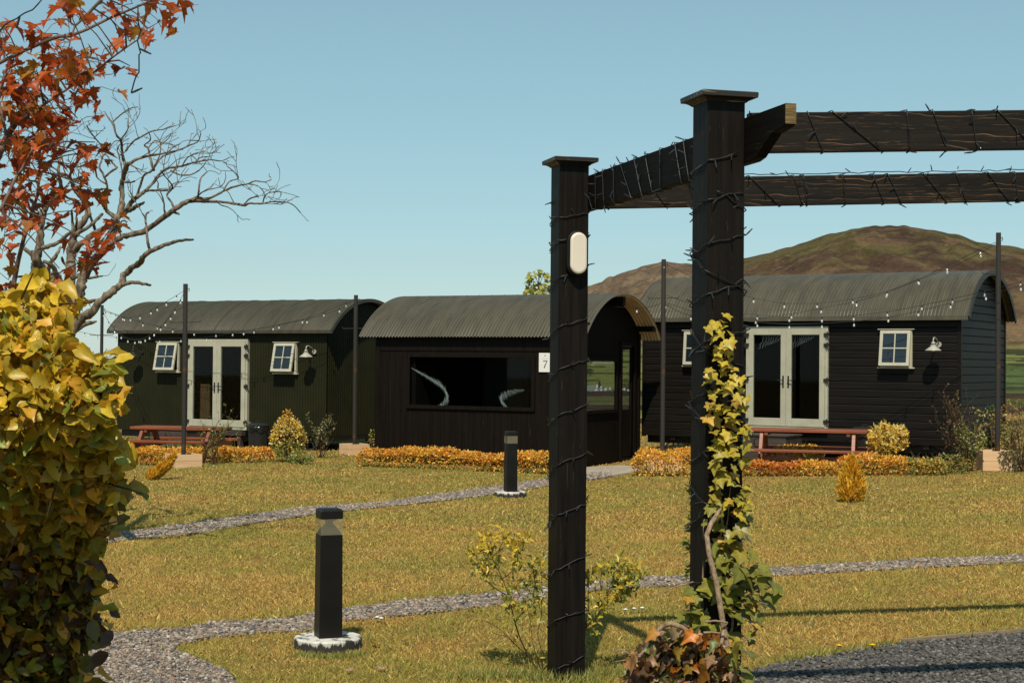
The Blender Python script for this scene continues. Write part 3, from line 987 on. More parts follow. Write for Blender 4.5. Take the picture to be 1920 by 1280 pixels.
def barrel_roof(arch, x0, x1, pitch=0.076, amp=0.011, thick=0.016, lift=0.03, ny=26, seam=None, screws=()):
    """corrugated barrel: the waves run over the arch"""
    mb = MB()
    n = int(round((x1 - x0) / pitch)) * 6
    yc = arch.W / 2
    def row(x, r, extra=0.0):
        w = r + amp * math.cos(2 * math.pi * (x - x0) / pitch) + extra
        return [(x, yc + w * math.sin(-arch.a + 2 * arch.a * k / ny), arch.zc + w * math.cos(-arch.a + 2 * arch.a * k / ny)) for k in range(ny + 1)]
    vs = []
    for layer, base in ((0, arch.R + lift), (1, arch.R + lift - thick)):
        for i in range(n + 1):
            x = x0 + (x1 - x0) * i / n
            ex = 0.0
            if seam and layer == 0:
                ex = 0.006 * (int((x - x0) / seam) % 2)
            vs += row(x, base, ex)
    m = ny + 1
    half = (n + 1) * m
    fs = []
    for i in range(n):
        for k in range(ny):
            a = i * m + k
            fs.append((a, a + m, a + m + 1, a + 1))
            fs.append((half + a, half + a + 1, half + a + m + 1, half + a + m))
    for i in range(n):
        for k in (0, ny):
            a = i * m + k
            fs.append((a, a + m, half + a + m, half + a))
    for k in range(ny):
        for i in (0, n):
            a = i * m + k
            fs.append((a, a + 1, half + a + 1, half + a))
    mb.add(vs, fs)
    for th in screws:
        x = x0 + pitch * 2
        while x < x1 - 0.05:
            r = arch.R + lift + amp
            y = yc + r * math.sin(th); z = arch.zc + r * math.cos(th)
            mb.lathe([(0.013, -0.004), (0.013, 0.007), (0.006, 0.013)], 6, (x, y, z))
            x += pitch * 4
    return mb

def seg(mb, arch, x0, x1, r0, r1, n=26):
    """solid arched strip between radii r0 and r1"""
    yc = arch.W / 2
    vs = []
    for k in range(n + 1):
        t = -arch.a + 2 * arch.a * k / n
        for x, r in ((x0, r0), (x1, r0), (x1, r1), (x0, r1)):
            vs.append((x, yc + r * math.sin(t), arch.zc + r * math.cos(t)))
    fs = []
    for k in range(n):
        a = 4 * k
        for q in range(4):
            q2 = (q + 1) % 4
            fs.append((a + q, a + q2, a + 4 + q2, a + 4 + q))
    fs += [(0, 1, 2, 3), (4 * n + 3, 4 * n + 2, 4 * n + 1, 4 * n)]
    mb.add(vs, fs)

def frame_box(mb, x0, x1, z0, z1, w, y0, y1, bottom=None):
    """four-sided frame in the xz plane, pieces butted"""
    wb = w if bottom is None else bottom
    mb.box(x0, x0 + w, y0, y1, z0, z1)
    mb.box(x1 - w, x1, y0, y1, z0, z1)
    mb.box(x0 + w, x1 - w, y0, y1, z1 - w, z1)
    if wb > 0: mb.box(x0 + w, x1 - w, y0, y1, z0, z0 + wb)

def casement(hut, xc, z0, z1, w, tilt, mat):
    """top-hung window standing open at the bottom"""
    x0, x1 = xc - w / 2, xc + w / 2
    f = MB(); frame_box(f, x0, x1, z0, z1, 0.045, -0.075, -0.001)
    fr = f.build('window', mat, hut, bevel=0.004)
    b = MB(); b.box(x0 + 0.045, x1 - 0.045, -0.02, -0.012, z0 + 0.045, z1 - 0.045)
    b.build('reveal', M['dark_inside'], fr)
    s = MB(); s.box(x0 - 0.05, x1 + 0.05, -0.095, -0.025, z0 - 0.026, z0 - 0.001)
    s.build('sill', mat, fr, bevel=0.004)
    h = MB(); h.box(x0 - 0.05, x1 + 0.05, -0.10, -0.02, z1 + 0.012, z1 + 0.026)
    h.build('drip_strip', mat, fr)
    # sash hinged at the top edge
    hx, hz = xc, z1 - 0.015
    loc = Matrix.Translation((hx, -0.080, hz)) @ Matrix.Rotation(-tilt, 4, 'X')
    H = z1 - z0 - 0.03; hw = w / 2 - 0.012
    q = MB(); frame_box(q, -hw, hw, -H, 0, 0.062, -0.045, 0.0)
    sash = q.build('sash', mat, fr, local=loc, bevel=0.004)
    p = MB(); p.box(-hw + 0.058, hw - 0.058, -0.024, -0.016, -H + 0.058, -0.058)
    pb = p.build('pane', M['pane'], fr, local=loc)
    g = MB()
    g.box(-0.011, 0.011, -0.040, -0.0245, -H + 0.062, -0.062)
    zm = -H / 2
    g.box(-hw + 0.062, -0.0112, -0.039, -0.0245, zm - 0.011, zm + 0.011)
    g.box(0.0112, hw - 0.062, -0.039, -0.0245, zm - 0.011, zm + 0.011)
    g.build('glazing_bar', mat, fr, local=loc)
    st = MB(); st.bar((xc + w / 2 - 0.08, -0.03, z0 + 0.06), (xc + w / 2 - 0.10, -0.10 - math.sin(tilt) * H * 0.75, z0 + 0.10), 0.012, 0.012)
    st.build('stay', M['black_iron'], fr)
    return fr

def french_doors(hut, x0, x1, z0, z1, mat, n_hinge=(0.08, 0.18, 0.52, 0.92)):
    f = MB(); frame_box(f, x0, x1, z0, z1, 0.055, -0.085, 0.02, bottom=0.05)
    f.box(x0 - 0.02, x1 + 0.02, -0.13, -0.0855, z0 - 0.012, z0 + 0.03)
    f.build('door_frame', mat, hut, bevel=0.004)
    xm = (x0 + x1) / 2
    for sx in (-1, 1):
        a, b = (x0 + 0.058, xm - 0.002) if sx < 0 else (xm + 0.002, x1 - 0.058)
        d = MB(); frame_box(d, a, b, z0 + 0.053, z1 - 0.058, 0.115, -0.105, -0.04, bottom=0.16)
        df = d.build('door', mat, hut, bevel=0.005)
        g = MB(); g.box(a + 0.113, b - 0.113, -0.078, -0.066, z0 + 0.205, z1 - 0.165)
        g.build('glass', M['glass'], df)
        hx = b - 0.055 if sx < 0 else a + 0.055
        hz = z0 + (z1 - z0) * 0.46
        h = MB(); h.box(hx - 0.016, hx + 0.016, -0.118, -0.1055, hz - 0.12, hz + 0.12)
        h.tube([(hx, -0.118, hz + 0.03), (hx, -0.155, hz + 0.03), (hx - sx * -0.01, -0.16, hz + 0.03), (hx + sx * 0.11, -0.16, hz + 0.022)], 0.010, 8)
        h.build('handle', M['black_iron'], df)
        ex = x0 if sx < 0 else x1
        for t in n_hinge:
            z = z1 - (z1 - z0) * t
            q = MB()
            q.box(ex - (0.035 if sx < 0 else 0.075), ex + (0.075 if sx < 0 else 0.035), -0.128, -0.1055, z - 0.03, z + 0.03)
            q.lathe([(0.016, -0.055), (0.016, 0.055)], 8, (ex - sx * -0.0, -0.125, z))
            q.build('hinge', M['black_iron'], df)

def wheel(hut, x, y, zc, r=0.36, n=10):
    w = MB()
    prof = [(r, -0.035), (r, 0.035), (r - 0.035, 0.03), (r - 0.035, -0.03), (r, -0.035)]
    vs = []; fs = []; N = 32
    for k in range(N):
        a = 2 * math.pi * k / N
        for rr, yy in prof[:4]: vs.append((x + rr * math.cos(a), y + yy, zc + rr * math.sin(a)))
    for k in range(N):
        for q in range(4):
            fs.append((4 * k + q, 4 * k + (q + 1) % 4, 4 * ((k + 1) % N) + (q + 1) % 4, 4 * ((k + 1) % N) + q))
    w.add(vs, fs)
    o = w.build('wheel', M['black_iron'], hut)
    h = MB(); h.tube([(x, y - 0.06, zc), (x, y + 0.06, zc)], 0.06, 14); h.build('hub', M['black_iron'], o)
    for k in range(n):
        a = 2 * math.pi * (k + 0.3) / n
        s = MB()
        s.tube([(x + 0.05 * math.cos(a), y, zc + 0.05 * math.sin(a)), (x + (r - 0.02) * math.cos(a), y, zc + (r - 0.02) * math.sin(a))], [0.022, 0.016], 6)
        s.build('spoke', M['black_iron'], o)

def chassis(hut, L, W, zb, wheels, zg):
    c = MB()
    c.box(0.05, L - 0.05, 0.10, 0.20, zb - 0.16, zb - 0.002)
    c.box(0.05, L - 0.05, W - 0.20, W - 0.10, zb - 0.16, zb - 0.002)
    for x in (0.3, L * 0.5, L - 0.35):
        c.box(x - 0.05, x + 0.05, 0.2, W - 0.2, zb - 0.14, zb - 0.02)
    for x in wheels:
        c.box(x - 0.06, x + 0.06, 0.02, W - 0.02, zg + 0.29, zg + 0.37)
        c.box(x - 0.10, x - 0.02, 0.1005, 0.1995, zg + 0.37, zb - 0.161)
    c.build('chassis', M['black_iron'], hut)
    for x in wheels:
        for y in (0.10, W - 0.10):
            wheel(hut, x, y, zg + 0.36)

def hut_frame(P0, a):
    return Matrix.Translation(P0) @ Matrix.Rotation(-a, 4, 'Z')

def solve(px_ref, Dref, a, px_l, px_r):
    """world point of the front wall's left corner and its length, from three photo columns"""
    u = (math.cos(a), -math.sin(a))
    p = P(px_ref, 677, Dref)
    t1 = along((p.x, p.y), u, px_r); t0 = along((p.x, p.y), u, px_l)
    return Vector((p.x + u[0] * t0, p.y + u[1] * t0, 0)), t1 - t0, -t0     # corner, length, x of the reference

def lx(P0, a, px, off=0.0):
    """local x on the front wall seen at photo column px"""
    u = (math.cos(a), -math.sin(a)); v = (math.sin(a), math.cos(a))
    return along((P0.x + v[0] * off, P0.y + v[1] * off), u, px)

def lz(P0, a, x, py, y=0.0):
    """height of the front-wall point at local x seen at photo row py"""
    Y = P0.y - math.sin(a) * x + math.cos(a) * y
    X = P0.x + math.cos(a) * x + math.sin(a) * y
    px = 960 + F * X / Y
    return P(px, py, Y).z

# ---- left hut: dark green corrugated steel
aL = R(28)
P0, L, xd = solve(413, 36.9, aL, 222, 613)
Lx_, LP0 = L, P0
W = 3.0
zbL = 0.33
hutL = thing('shepherd_hut', 'dark green corrugated hut with two open windows and pale glazed double doors', 'hut', P0, -aL)
arch = Arch(W, 0.13, 2.74, 3.50)
dx0, dx1 = lx(P0, aL, 357), lx(P0, aL, 468.5)
dz0, dz1 = lz(P0, aL, xd, 803), lz(P0, aL, xd, 636)
ops = [(dx0 + 0.01, dx1 - 0.01, dz0 + 0.01, dz1 - 0.01)]
w = MB()
wall_corr(w, lambda s, o, z: (s, -o, z), 0, L, zbL, lambda s: arch.z(0) + 0.0, ops)
wall_corr(w, lambda s, o, z: (L + o, s, z), 0, W, zbL, arch.z)
wall_corr(w, lambda s, o, z: (s, W + o, z), 0, L, zbL, lambda s: arch.z(W))
wall_corr(w, lambda s, o, z: (-o, s, z), 0, W, zbL, arch.z)
w.build('wall', M['green_steel'], hutL)
rf = barrel_roof(arch, -0.20, L + 0.20, amp=0.014, seam=0.76, screws=(-0.60,))
seg(rf, arch, L + 0.20, L + 0.235, arch.R - 0.03, arch.R + 0.05)
seg(rf, arch, -0.235, -0.20, arch.R - 0.03, arch.R + 0.05)
for k in range(1, 8):
    x = -0.2 + (L + 0.4) * k / 8
    r_ = arch.R + 0.047
    rf.tube([(x, W / 2 + r_ * math.sin(t), arch.zc + r_ * math.cos(t)) for t in [(-arch.a + 2 * arch.a * i / 26) for i in range(27)]], 0.010, 5)
rf.box(-0.235, L + 0.235, -0.165, -0.115, 2.70, 2.775)
rf.build('roof', M['roof_green'], hutL)
fl = MB(); fl.box(0.03, L - 0.03, 0.03, W - 0.03, zbL, zbL + 0.08); fl.build('floor', M['dark_inside'], hutL)
li = MB()
li.box(0.04, L - 0.04, W - 0.06, W - 0.04, zbL + 0.08, 2.7); li.box(0.04, 0.06, 0.04, W - 0.07, zbL + 0.08, 2.7); li.box(L - 0.06, L - 0.04, 0.04, W - 0.07, zbL + 0.08, 2.7)
li.build('inner_lining', M['dark_inside'], hutL)
french_doors(hutL, dx0, dx1, dz0, dz1, M['sage'])
for pxa, pxb, t0, b0 in ((298, 337, 642, 696), (517, 557, 643, 699)):
    xa, xb = lx(P0, aL, pxa), lx(P0, aL, pxb)
    casement(hutL, (xa + xb) / 2 + 0.03, lz(P0, aL, xa, b0), lz(P0, aL, xa, t0), xb - xa, R(12.5), M['cream'])
cu = MB()
for k in range(5): cu.lathe([(0.05, 0), (0.045, 0.9)], 8, (dx0 + 0.23 + 0.05 * k, 0.18, dz0 + 0.15))
cu.build('curtain', M['brown_curtain'], hutL)
chassis(hutL, L, W, zbL, (lx(P0, aL, 400), L - 0.55), 0.0)

# ---- right hut: black-brown lapped boards
aR = R(32)
P0, L, xd = solve(1478, 32.0, aR, 1208, 1800)
Rx_, RP0 = L, P0
W = 3.3
zgR = 0.15
zbR = 0.52
hutR = thing('shepherd_hut', 'black brown lap boarded hut on spoked wheels with one lamp beside its small window', 'hut', P0 + Vector((0, 0, 0)), -aR)
arch = Arch(W, 0.14, 3.02, 3.98)
dx0, dx1 = xd - 0.985, xd + 0.985
dx0, dx1 = lx(P0, aR, 1402), lx(P0, aR, 1555)
dz0, dz1 = lz(P0, aR, xd, 803), lz(P0, aR, xd, 612)
ops = [(dx0 + 0.01, dx1 - 0.01, dz0 + 0.01, dz1 - 0.01)]
w = MB()
wall_lap(w, lambda s, o, z: (s, -o, z), 0, L, zbR, lambda s: arch.z(0), ops)
wall_lap(w, lambda s, o, z: (L + o, s, z), 0, W, zbR, arch.z, cols=40)
wall_lap(w, lambda s, o, z: (s, W + o, z), 0, L, zbR, lambda s: arch.z(W))
wall_lap(w, lambda s, o, z: (-o, s, z), 0, W, zbR, arch.z, cols=40)
w.build('wall', M['lap_wood'], hutR)
for x, y in ((L - 0.04, -0.032), (-0.03, -0.032), (L - 0.04, W - 0.04)):
    c = MB(); c.box(x, x + 0.075, y, y + 0.075, zbR - 0.02, arch.z(0) - 0.02)
    c.build('corner_post', M['lap_wood'], hutR)
rf = barrel_roof(arch, -0.18, L + 0.20, amp=0.020, screws=(-0.62, -0.1))
rf.box(-0.18, L + 0.20, -0.185, -0.150, 2.975, 3.06)
rf.build('roof', M['roof_steel'], hutR)
for xa, xb in ((L + 0.20, L + 0.225), (-0.205, -0.18)):
    e = MB(); seg(e, arch, xa, xb, arch.R - 0.05, arch.R + 0.05)
    e.build('roof_trim', M['black_iron'], hutR)
fl = MB(); fl.box(0.03, L - 0.03, 0.03, W - 0.03, zbR, zbR + 0.10); fl.build('floor', M['dark_inside'], hutR)
li = MB()
li.box(0.04, L - 0.04, W - 0.06, W - 0.04, zbR + 0.1, 2.9); li.box(0.04, 0.06, 0.04, W - 0.07, zbR + 0.1, 2.9); li.box(L - 0.06, L - 0.04, 0.04, W - 0.07, zbR + 0.1, 2.9)
li.build('inner_lining', M['dark_inside'], hutR)
french_doors(hutR, dx0, dx1, dz0, dz1, M['sage'])
xa, xb = lx(P0, aR, 1653), lx(P0, aR, 1712)
casement(hutR, (xa + xb) / 2, lz(P0, aR, xa, 688), lz(P0, aR, xa, 619), xb - xa, R(9), M['cream'])
xa, xb = lx(P0, aR, 1286), lx(P0, aR, 1338)
casement(hutR, (xa + xb) / 2, lz(P0, aR, xa, 685), lz(P0, aR, xa, 621), xb - xa, R(5), M['cream'])
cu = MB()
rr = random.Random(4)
for dxa, dxb, kx in (  # pale ribbons behind each leaf, shaped as reflections in its glass
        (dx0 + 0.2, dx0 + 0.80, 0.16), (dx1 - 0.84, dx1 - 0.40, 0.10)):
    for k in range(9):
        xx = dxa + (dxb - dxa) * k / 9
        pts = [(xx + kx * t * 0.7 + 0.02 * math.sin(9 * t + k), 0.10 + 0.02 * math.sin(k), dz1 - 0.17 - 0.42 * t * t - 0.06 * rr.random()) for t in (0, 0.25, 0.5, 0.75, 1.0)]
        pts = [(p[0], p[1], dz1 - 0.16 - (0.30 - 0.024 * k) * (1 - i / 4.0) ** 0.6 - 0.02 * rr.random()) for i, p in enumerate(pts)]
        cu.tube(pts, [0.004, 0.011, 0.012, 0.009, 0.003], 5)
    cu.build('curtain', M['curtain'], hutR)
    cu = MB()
chassis(hutR, L, W, zbR, (lx(P0, aR, 1262), lx(P0, aR, 1737)), zgR)

# ---- the open-ended lounge hut between them
aC = R(28)
pc = P(1066, 677, 29.9)
u = Vector((math.cos(aC), -math.sin(aC), 0))
t0 = along((pc.x, pc.y), u, 708)
P0 = Vector((pc.x + u.x * t0, pc.y + u.y * t0, 0)); L = -t0; W = 3.4
CP0, CL = P0, L
hutC = thing('garden_lounge', 'black boarded open lounge hut with wide front window and low barrel roof', 'hut', P0, -aC)
arch = Arch(W, 0.15, 2.56, 3.44)
wx0, wx1 = lx(P0, aC, 765), lx(P0, aC, 1005)
wz1, wz0 = lz(P0, aC, (wx0 + wx1) / 2, 663), lz(P0, aC, (wx0 + wx1) / 2, 768)
fw_op = (wx0 + 0.03, wx1 - 0.03, wz0 + 0.03, wz1 - 0.03)
def ey(px):       # distance along the end wall seen at photo column px
    q = P0 + u * L
    return along((q.x, q.y), (math.sin(aC), math.cos(aC)), px)
ez = lambda y, py: lz(P0, aC, L, py, y)
ew = (0.22, ey(1155), ez(2.0, 773), ez(2.0, 671))
ed_ = (ey(1164), ey(1187), 0.12, ez(2.6, 648))
ops_e = [(ew[0] + 0.03, ew[1] - 0.03, ew[2] + 0.03, ew[3] - 0.03), (ed_[0] + 0.01, ed_[1] - 0.01, 0.0, ed_[3] - 0.01)]
bw = (L - 2.55, L - 0.12, 0.95, 2.50)
w = MB()
wall_vboard(w, lambda s, o, z: (s, -o, z), 0, L, 0.06, lambda s: arch.z(0), [fw_op])
wall_vboard(w, lambda s, o, z: (L + o, s, z), 0, W, 0.06, arch.z, ops_e, pitch=0.10)
wall_vboard(w, lambda s, o, z: (s, W + o, z), 0, L, 0.06, lambda s: arch.z(W), [bw])
wall_vboard(w, lambda s, o, z: (-o, s, z), 0, W, 0.06, arch.z)
w.build('wall', M['lounge_wood'], hutC)
for x, y in ((-0.03, -0.03), (L - 0.06, -0.03), (L - 0.06, W - 0.06), (-0.03, W - 0.06)):
    w = MB(); w.box(x, x + 0.10, y, y + 0.10, 0.0, arch.z(0) - 0.03)
    w.build('corner_post', M['lounge_wood'], hutC, bevel=0.004)
w = MB(); w.box(0.08, L - 0.07, -0.029, -0.018, 2.30, arch.z(0) - 0.03)
w.build('fascia', M['lounge_wood'], hutC)
for ya, yb, za, zb in ((W * 0.5 - 0.06, W * 0.5 + 0.06, arch.z(W / 2) - 0.20, arch.z(W / 2) - 0.02), (W - 0.16, W - 0.05, arch.z(W) + 0.02, arch.z(W) + 0.13), (0.05, 0.16, arch.z(0) + 0.02, arch.z(0) + 0.13)):
    w = MB(); w.box(L + 0.016, L + 0.42, ya, yb, za, zb)
    w.build('purlin', M['lounge_wood'], hutC, bevel=0.004)
barrel_roof(arch, -0.34, L + 0.46, amp=0.020, thick=0.004, ny=52, screws=(-0.68, -0.14)).build('roof', M['roof_steel'], hutC)
# bare galvanised lining under the overhanging end
us = MB()
vs = []; fs = []
n = 72; ny = 52
for i in range(n + 1):
    x = L + 0.005 + 0.448 * i / n
    for k in range(ny + 1):
        t = -arch.a + 2 * arch.a * k / ny
        r = arch.R + 0.03 - 0.013 + 0.020 * math.cos(2 * math.pi * (x + 0.34) / 0.076)
        vs.append((x, W / 2 + r * math.sin(t), arch.zc + r * math.cos(t)))
for i in range(n):
    for k in range(ny):
        a = i * (ny + 1) + k
        fs.append((a, a + 1, a + ny + 2, a + ny + 1))
us.add(vs, fs); us.build('roof_lining', M['roof_tan'], hutC)
fl = MB(); fl.box(0.02, L - 0.02, 0.02, W - 0.02, 0.05, 0.12); fl.build('floor', M['dark_inside'], hutC)
f = MB(); frame_box(f, wx0, wx1, wz0, wz1, 0.075, -0.055, -0.001)
ff = f.build('window', M['lounge_wood'], hutC, bevel=0.004)
g = MB(); g.box(wx0 + 0.07, wx1 - 0.07, -0.026, -0.018, wz0 + 0.07, wz1 - 0.07); g.build('glass', M['glass'], ff)
# the back of the room, seen dark through the front window
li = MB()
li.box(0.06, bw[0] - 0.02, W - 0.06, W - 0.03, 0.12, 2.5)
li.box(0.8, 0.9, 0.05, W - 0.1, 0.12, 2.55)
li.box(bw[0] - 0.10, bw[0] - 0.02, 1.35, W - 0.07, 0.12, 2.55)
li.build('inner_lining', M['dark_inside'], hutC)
# pale ribbons added behind the front glass, shaped as its reflected glints
nc = MB()
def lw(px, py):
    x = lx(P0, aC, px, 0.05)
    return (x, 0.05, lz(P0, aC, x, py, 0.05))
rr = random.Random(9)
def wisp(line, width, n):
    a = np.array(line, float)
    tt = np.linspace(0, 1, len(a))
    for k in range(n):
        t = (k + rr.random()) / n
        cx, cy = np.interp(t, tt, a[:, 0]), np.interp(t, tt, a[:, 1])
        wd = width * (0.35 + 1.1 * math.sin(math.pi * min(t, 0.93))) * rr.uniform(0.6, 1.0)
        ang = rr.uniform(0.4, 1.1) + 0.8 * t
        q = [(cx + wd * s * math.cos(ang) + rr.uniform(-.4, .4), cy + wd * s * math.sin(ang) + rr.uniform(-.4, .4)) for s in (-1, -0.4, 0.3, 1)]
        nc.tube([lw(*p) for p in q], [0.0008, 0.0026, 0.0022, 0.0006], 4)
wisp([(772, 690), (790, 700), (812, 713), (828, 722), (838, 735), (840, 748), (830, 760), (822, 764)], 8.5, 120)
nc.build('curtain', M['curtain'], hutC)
nc = MB()
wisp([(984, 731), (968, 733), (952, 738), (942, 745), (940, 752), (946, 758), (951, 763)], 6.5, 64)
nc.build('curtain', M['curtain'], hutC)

# end window and half-glazed door (local x = L face)
f = MB()
def eframe(mb, y0, y1, z0, z1, w, x0, x1, bottom=None):
    wb = w if bottom is None else bottom
    mb.box(x0, x1, y0, y0 + w, z0, z1); mb.box(x0, x1, y1 - w, y1, z0, z1)
    mb.box(x0, x1, y0 + w, y1 - w, z1 - w, z1); mb.box(x0, x1, y0 + w, y1 - w, z0, z0 + wb)
eframe(f, ew[0], ew[1], ew[2], ew[3], 0.07, L + 0.001, L + 0.06)
fe = f.build('window', M['lounge_wood'], hutC, bevel=0.004)
g = MB(); g.box(L + 0.02, L + 0.028, ew[0] + 0.065, ew[1] - 0.065, ew[2] + 0.065, ew[3] - 0.065); g.build('glass', M['glass'], fe)
d = MB()
zm = ez(2.6, 768)
eframe(d, ed_[0] + 0.012, ed_[1] - 0.012, 0.13, ed_[3] - 0.012, 0.06, L - 0.05, L - 0.01, bottom=0.12)
d.box(L - 0.045, L - 0.018, ed_[0] + 0.072, ed_[1] - 0.072, 0.25, zm)
dd = d.build('door', M['lounge_wood'], hutC, bevel=0.004)
g = MB(); g.box(L - 0.035, L - 0.028, ed_[0] + 0.07, ed_[1] - 0.07, zm, ed_[3] - 0.07); g.build('glass', M['glass'], dd)
f = MB()
f.box(L + 0.013, L + 0.05, ed_[0] - 0.09, ed_[0] + 0.005, 0.0, ed_[3] + 0.1); f.box(L + 0.013, L + 0.05, ed_[1] - 0.005, ed_[1] + 0.09, 0.0, ed_[3] + 0.1)
f.box(L + 0.013, L + 0.05, ed_[0] + 0.005, ed_[1] - 0.005, ed_[3], ed_[3] + 0.1)
f.build('door_frame', M['lounge_wood'], hutC, bevel=0.004)
f = MB()
frame_box(f, bw[0], bw[1], bw[2], bw[3], 0.05, W + 0.013, W + 0.06)
fb = f.build('window', M['lounge_wood'], hutC)
# paving at the door
sl_ = MB()
q = [G(1098, 890), G(1100, 878), G(1160, 874), G(1196, 876), G(1198, 886), G(1150, 893)]
sl_.add([p + Vector((0, 0, 0.03)) for p in q] + [p + Vector((0, 0, -0.02)) for p in q],
        [(0, 5, 4, 3, 2, 1)] + [(i, (i + 1) % 6, 6 + (i + 1) % 6, 6 + i) for i in range(6)])
o = sl_.build('pavement', M['slab']); o['kind'] = 'structure'

# number plate by the lounge window
def LC(px, py, y):
    x = lx(CP0, aC, px, y)
    return x, lz(CP0, aC, x, py, y)
x0, z1 = LC(1011.5, 661.5, -0.02); x1, z0 = LC(1031, 697.5, -0.02)
x1 = x0 + 0.245
XF_C = hut_frame(CP0, aC)
sg = thing('number_sign', 'white number plate reading 7 beside the wide dark lounge window', 'sign', XF_C @ Vector((x0, -0.022, z0)), -aC)
b = MB(); b.box(0, x1 - x0, -0.018, 0, 0, z1 - z0); pl = b.build('plate', M['white_sign'], sg, bevel=0.003)
w_, h_ = x1 - x0, z1 - z0
t = MB()
def ink(poly): t.prism([(w_ * a, h_ * b) for a, b in poly], (0, -0.0185, 0), (1, 0, 0), (0, 0, 1), 0.002)
ink([(0.40, 0.60), (0.40, 0.53), (0.44, 0.55), (0.48, 0.565), (0.76, 0.565), (0.78, 0.60)])
ink([(0.70, 0.563), (0.78, 0.598), (0.60, 0.36), (0.53, 0.22), (0.45, 0.22), (0.52, 0.36)])
t.build('numeral', M['ink'], sg)
t = MB()
ink([(0.28, 0.70), (0.84, 0.70), (0.84, 0.708), (0.28, 0.708)])
for k in range(8):
    a = 2 * math.pi * k / 8
    cx, cy = 0.56 + 0.055 * math.cos(a), 0.86 + 0.033 * math.sin(a)
    ink([(cx - 0.022, cy - 0.012), (cx + 0.022, cy - 0.012), (cx + 0.022, cy + 0.012), (cx - 0.022, cy + 0.012)])
t.build('emblem', M['grey_ink'], sg)

# ------------------------------------------------------------------ pergola
PA = math.atan2(0.665, 2.4)                 # the pergola stands turned by this angle
pu = Vector((math.cos(PA), math.sin(PA), 0))
pv = Vector((-math.sin(PA), math.cos(PA), 0))
C1 = Vector((0.375, 10.25, 0))              # far post, near post
C2 = Vector((1.035, 7.80, 0)); C2.z = gz(C2.x, 0)
pergola = thing('pergola', 'black stained timber pergola with capped square posts wound with fairy lights', 'pergola', C1, PA)
inv = XF[pergola.name].inverted()
PS = 0.202
def post(c, ztop, hs=PS):
    q = inv @ c
    b = MB()
    n = 14
    z0 = q.z - 0.05
    vs = []
    h = hs / 2; ch = 0.008
    ring = [(-h + ch, -h), (h - ch, -h), (h, -h + ch), (h, h - ch), (h - ch, h), (-h + ch, h), (-h, h - ch), (-h, -h + ch)]
    for i in range(n + 1):
        z = z0 + (ztop - z0) * i / n
        for x, y in ring:
            vs.append((q.x + x, q.y + y, z))
    fs = []
    for i in range(n):
        for k in range(8):
            fs.append((i * 8 + k, i * 8 + (k + 1) % 8, (i + 1) * 8 + (k + 1) % 8, (i + 1) * 8 + k))
    fs.append(tuple(n * 8 + k for k in range(8)))
    b.add(vs, fs)
    p = b.build('post', M['black_wood_z'], pergola)
    k = MB()      # cap: cove under a flat slab
    prof = [(h + 0.004, 0.0), (h + 0.012, 0.008), (h + 0.028, 0.018), (h + 0.048, 0.022), (h + 0.050, 0.046), (h + 0.044, 0.050)]
    vs = []; fs = []
    for r, z in prof:
        vs += [(q.x - r, q.y - r, ztop + z), (q.x + r, q.y - r, ztop + z), (q.x + r, q.y + r, ztop + z), (q.x - r, q.y + r, ztop + z)]
    for i in range(len(prof) - 1):
        for j in range(4):
            fs.append((i * 4 + j, i * 4 + (j + 1) % 4, (i + 1) * 4 + (j + 1) % 4, (i + 1) * 4 + j))
    fs += [(3, 2, 1, 0), tuple(4 * (len(prof) - 1) + j for j in range(4))]
    k.add(vs, fs)
    k.build('post_cap', M['cap_wood'], p, bevel=0.002)
    return p
zc1 = P(1072, 309, 10.15).z
zc2 = P(1350, 190, 7.70).z
post(C1, zc1); post(C2, zc2)
def beam(a, b, h, wdt, mat, cut=None):
    """beam from a to b (top centre line), its own x along the grain"""
    a = Vector(a); b = Vector(b)
    d = (b - a); Ln = d.length; d.normalize()
    y = Vector((0, 0, 1)).cross(d).normalized(); z = d.cross(y)
    Mx = Matrix((d, y, z)).transposed().to_4x4(); Mx.translation = a
    m = MB()
    if cut:
        pr = [(0, 0), (0, -h), (Ln - 0.40, -h), (Ln - 0.33, -h + 0.012), (Ln - 0.24, -h + 0.06), (Ln - 0.15, -h + 0.105), (Ln - 0.05, -h + 0.115), (Ln - 0.0, -h + 0.125), (Ln, 0)]
    else:
        pr = [(0, 0), (0, -h), (Ln, -h), (Ln, 0)]
    m.prism([(x, zz) for x, zz in pr], (0, wdt / 2, 0), (1, 0, 0), (0, 0, 1), wdt)
    o = m.build('beam', mat, pergola, local=inv @ Mx, bevel=0.004)
    return o, Mx, Ln
s1 = C1 + pu * (PS / 2 + 0.030); s2 = C2 + pu * (PS / 2 + 0.030)
zt = P(1112, 327, 10.15).z
d12 = (s2 - s1).normalized(); d12.z = 0; d12.normalize()
sa = s1 - d12 * 0.30; sb = s2 + d12 * 0.56
sa.z = sb.z = zt
sideb, sideM, sideL = beam(sa, sb, 0.228, 0.055, M['black_wood_side'], cut=True)
e = MB(); e.box(sideL + 0.0005, sideL + 0.004, -0.0275, 0.0275, -0.098, -0.001)
e.build('cut_end', M['cut_end'], sideb)
na = Vector((1.19, 7.86, P(1478, 215, 7.9).z)); nbp = na + Vector((3.1, 0.32, 0.035 * 3.1))
nearb, nearM, nearL = beam(na, nbp, 0.203, 0.055, M['black_wood_x'])
fa = Vector((0.53, 10.22, P(1200, 339, 10.3).z)); fb_ = fa + Vector((3.75, 0.38, 0.036 * 3.75))
farb, farM, farL = beam(fa, fb_, 0.197, 0.055, M['black_wood_x'])
for c in (Vector((fb_.x + 0.12, fb_.y + 0.02, 0)), Vector((nbp.x + 0.12, nbp.y + 0.02, 0))):
    c.z = gz(c.x, 0); post(c, 3.52)
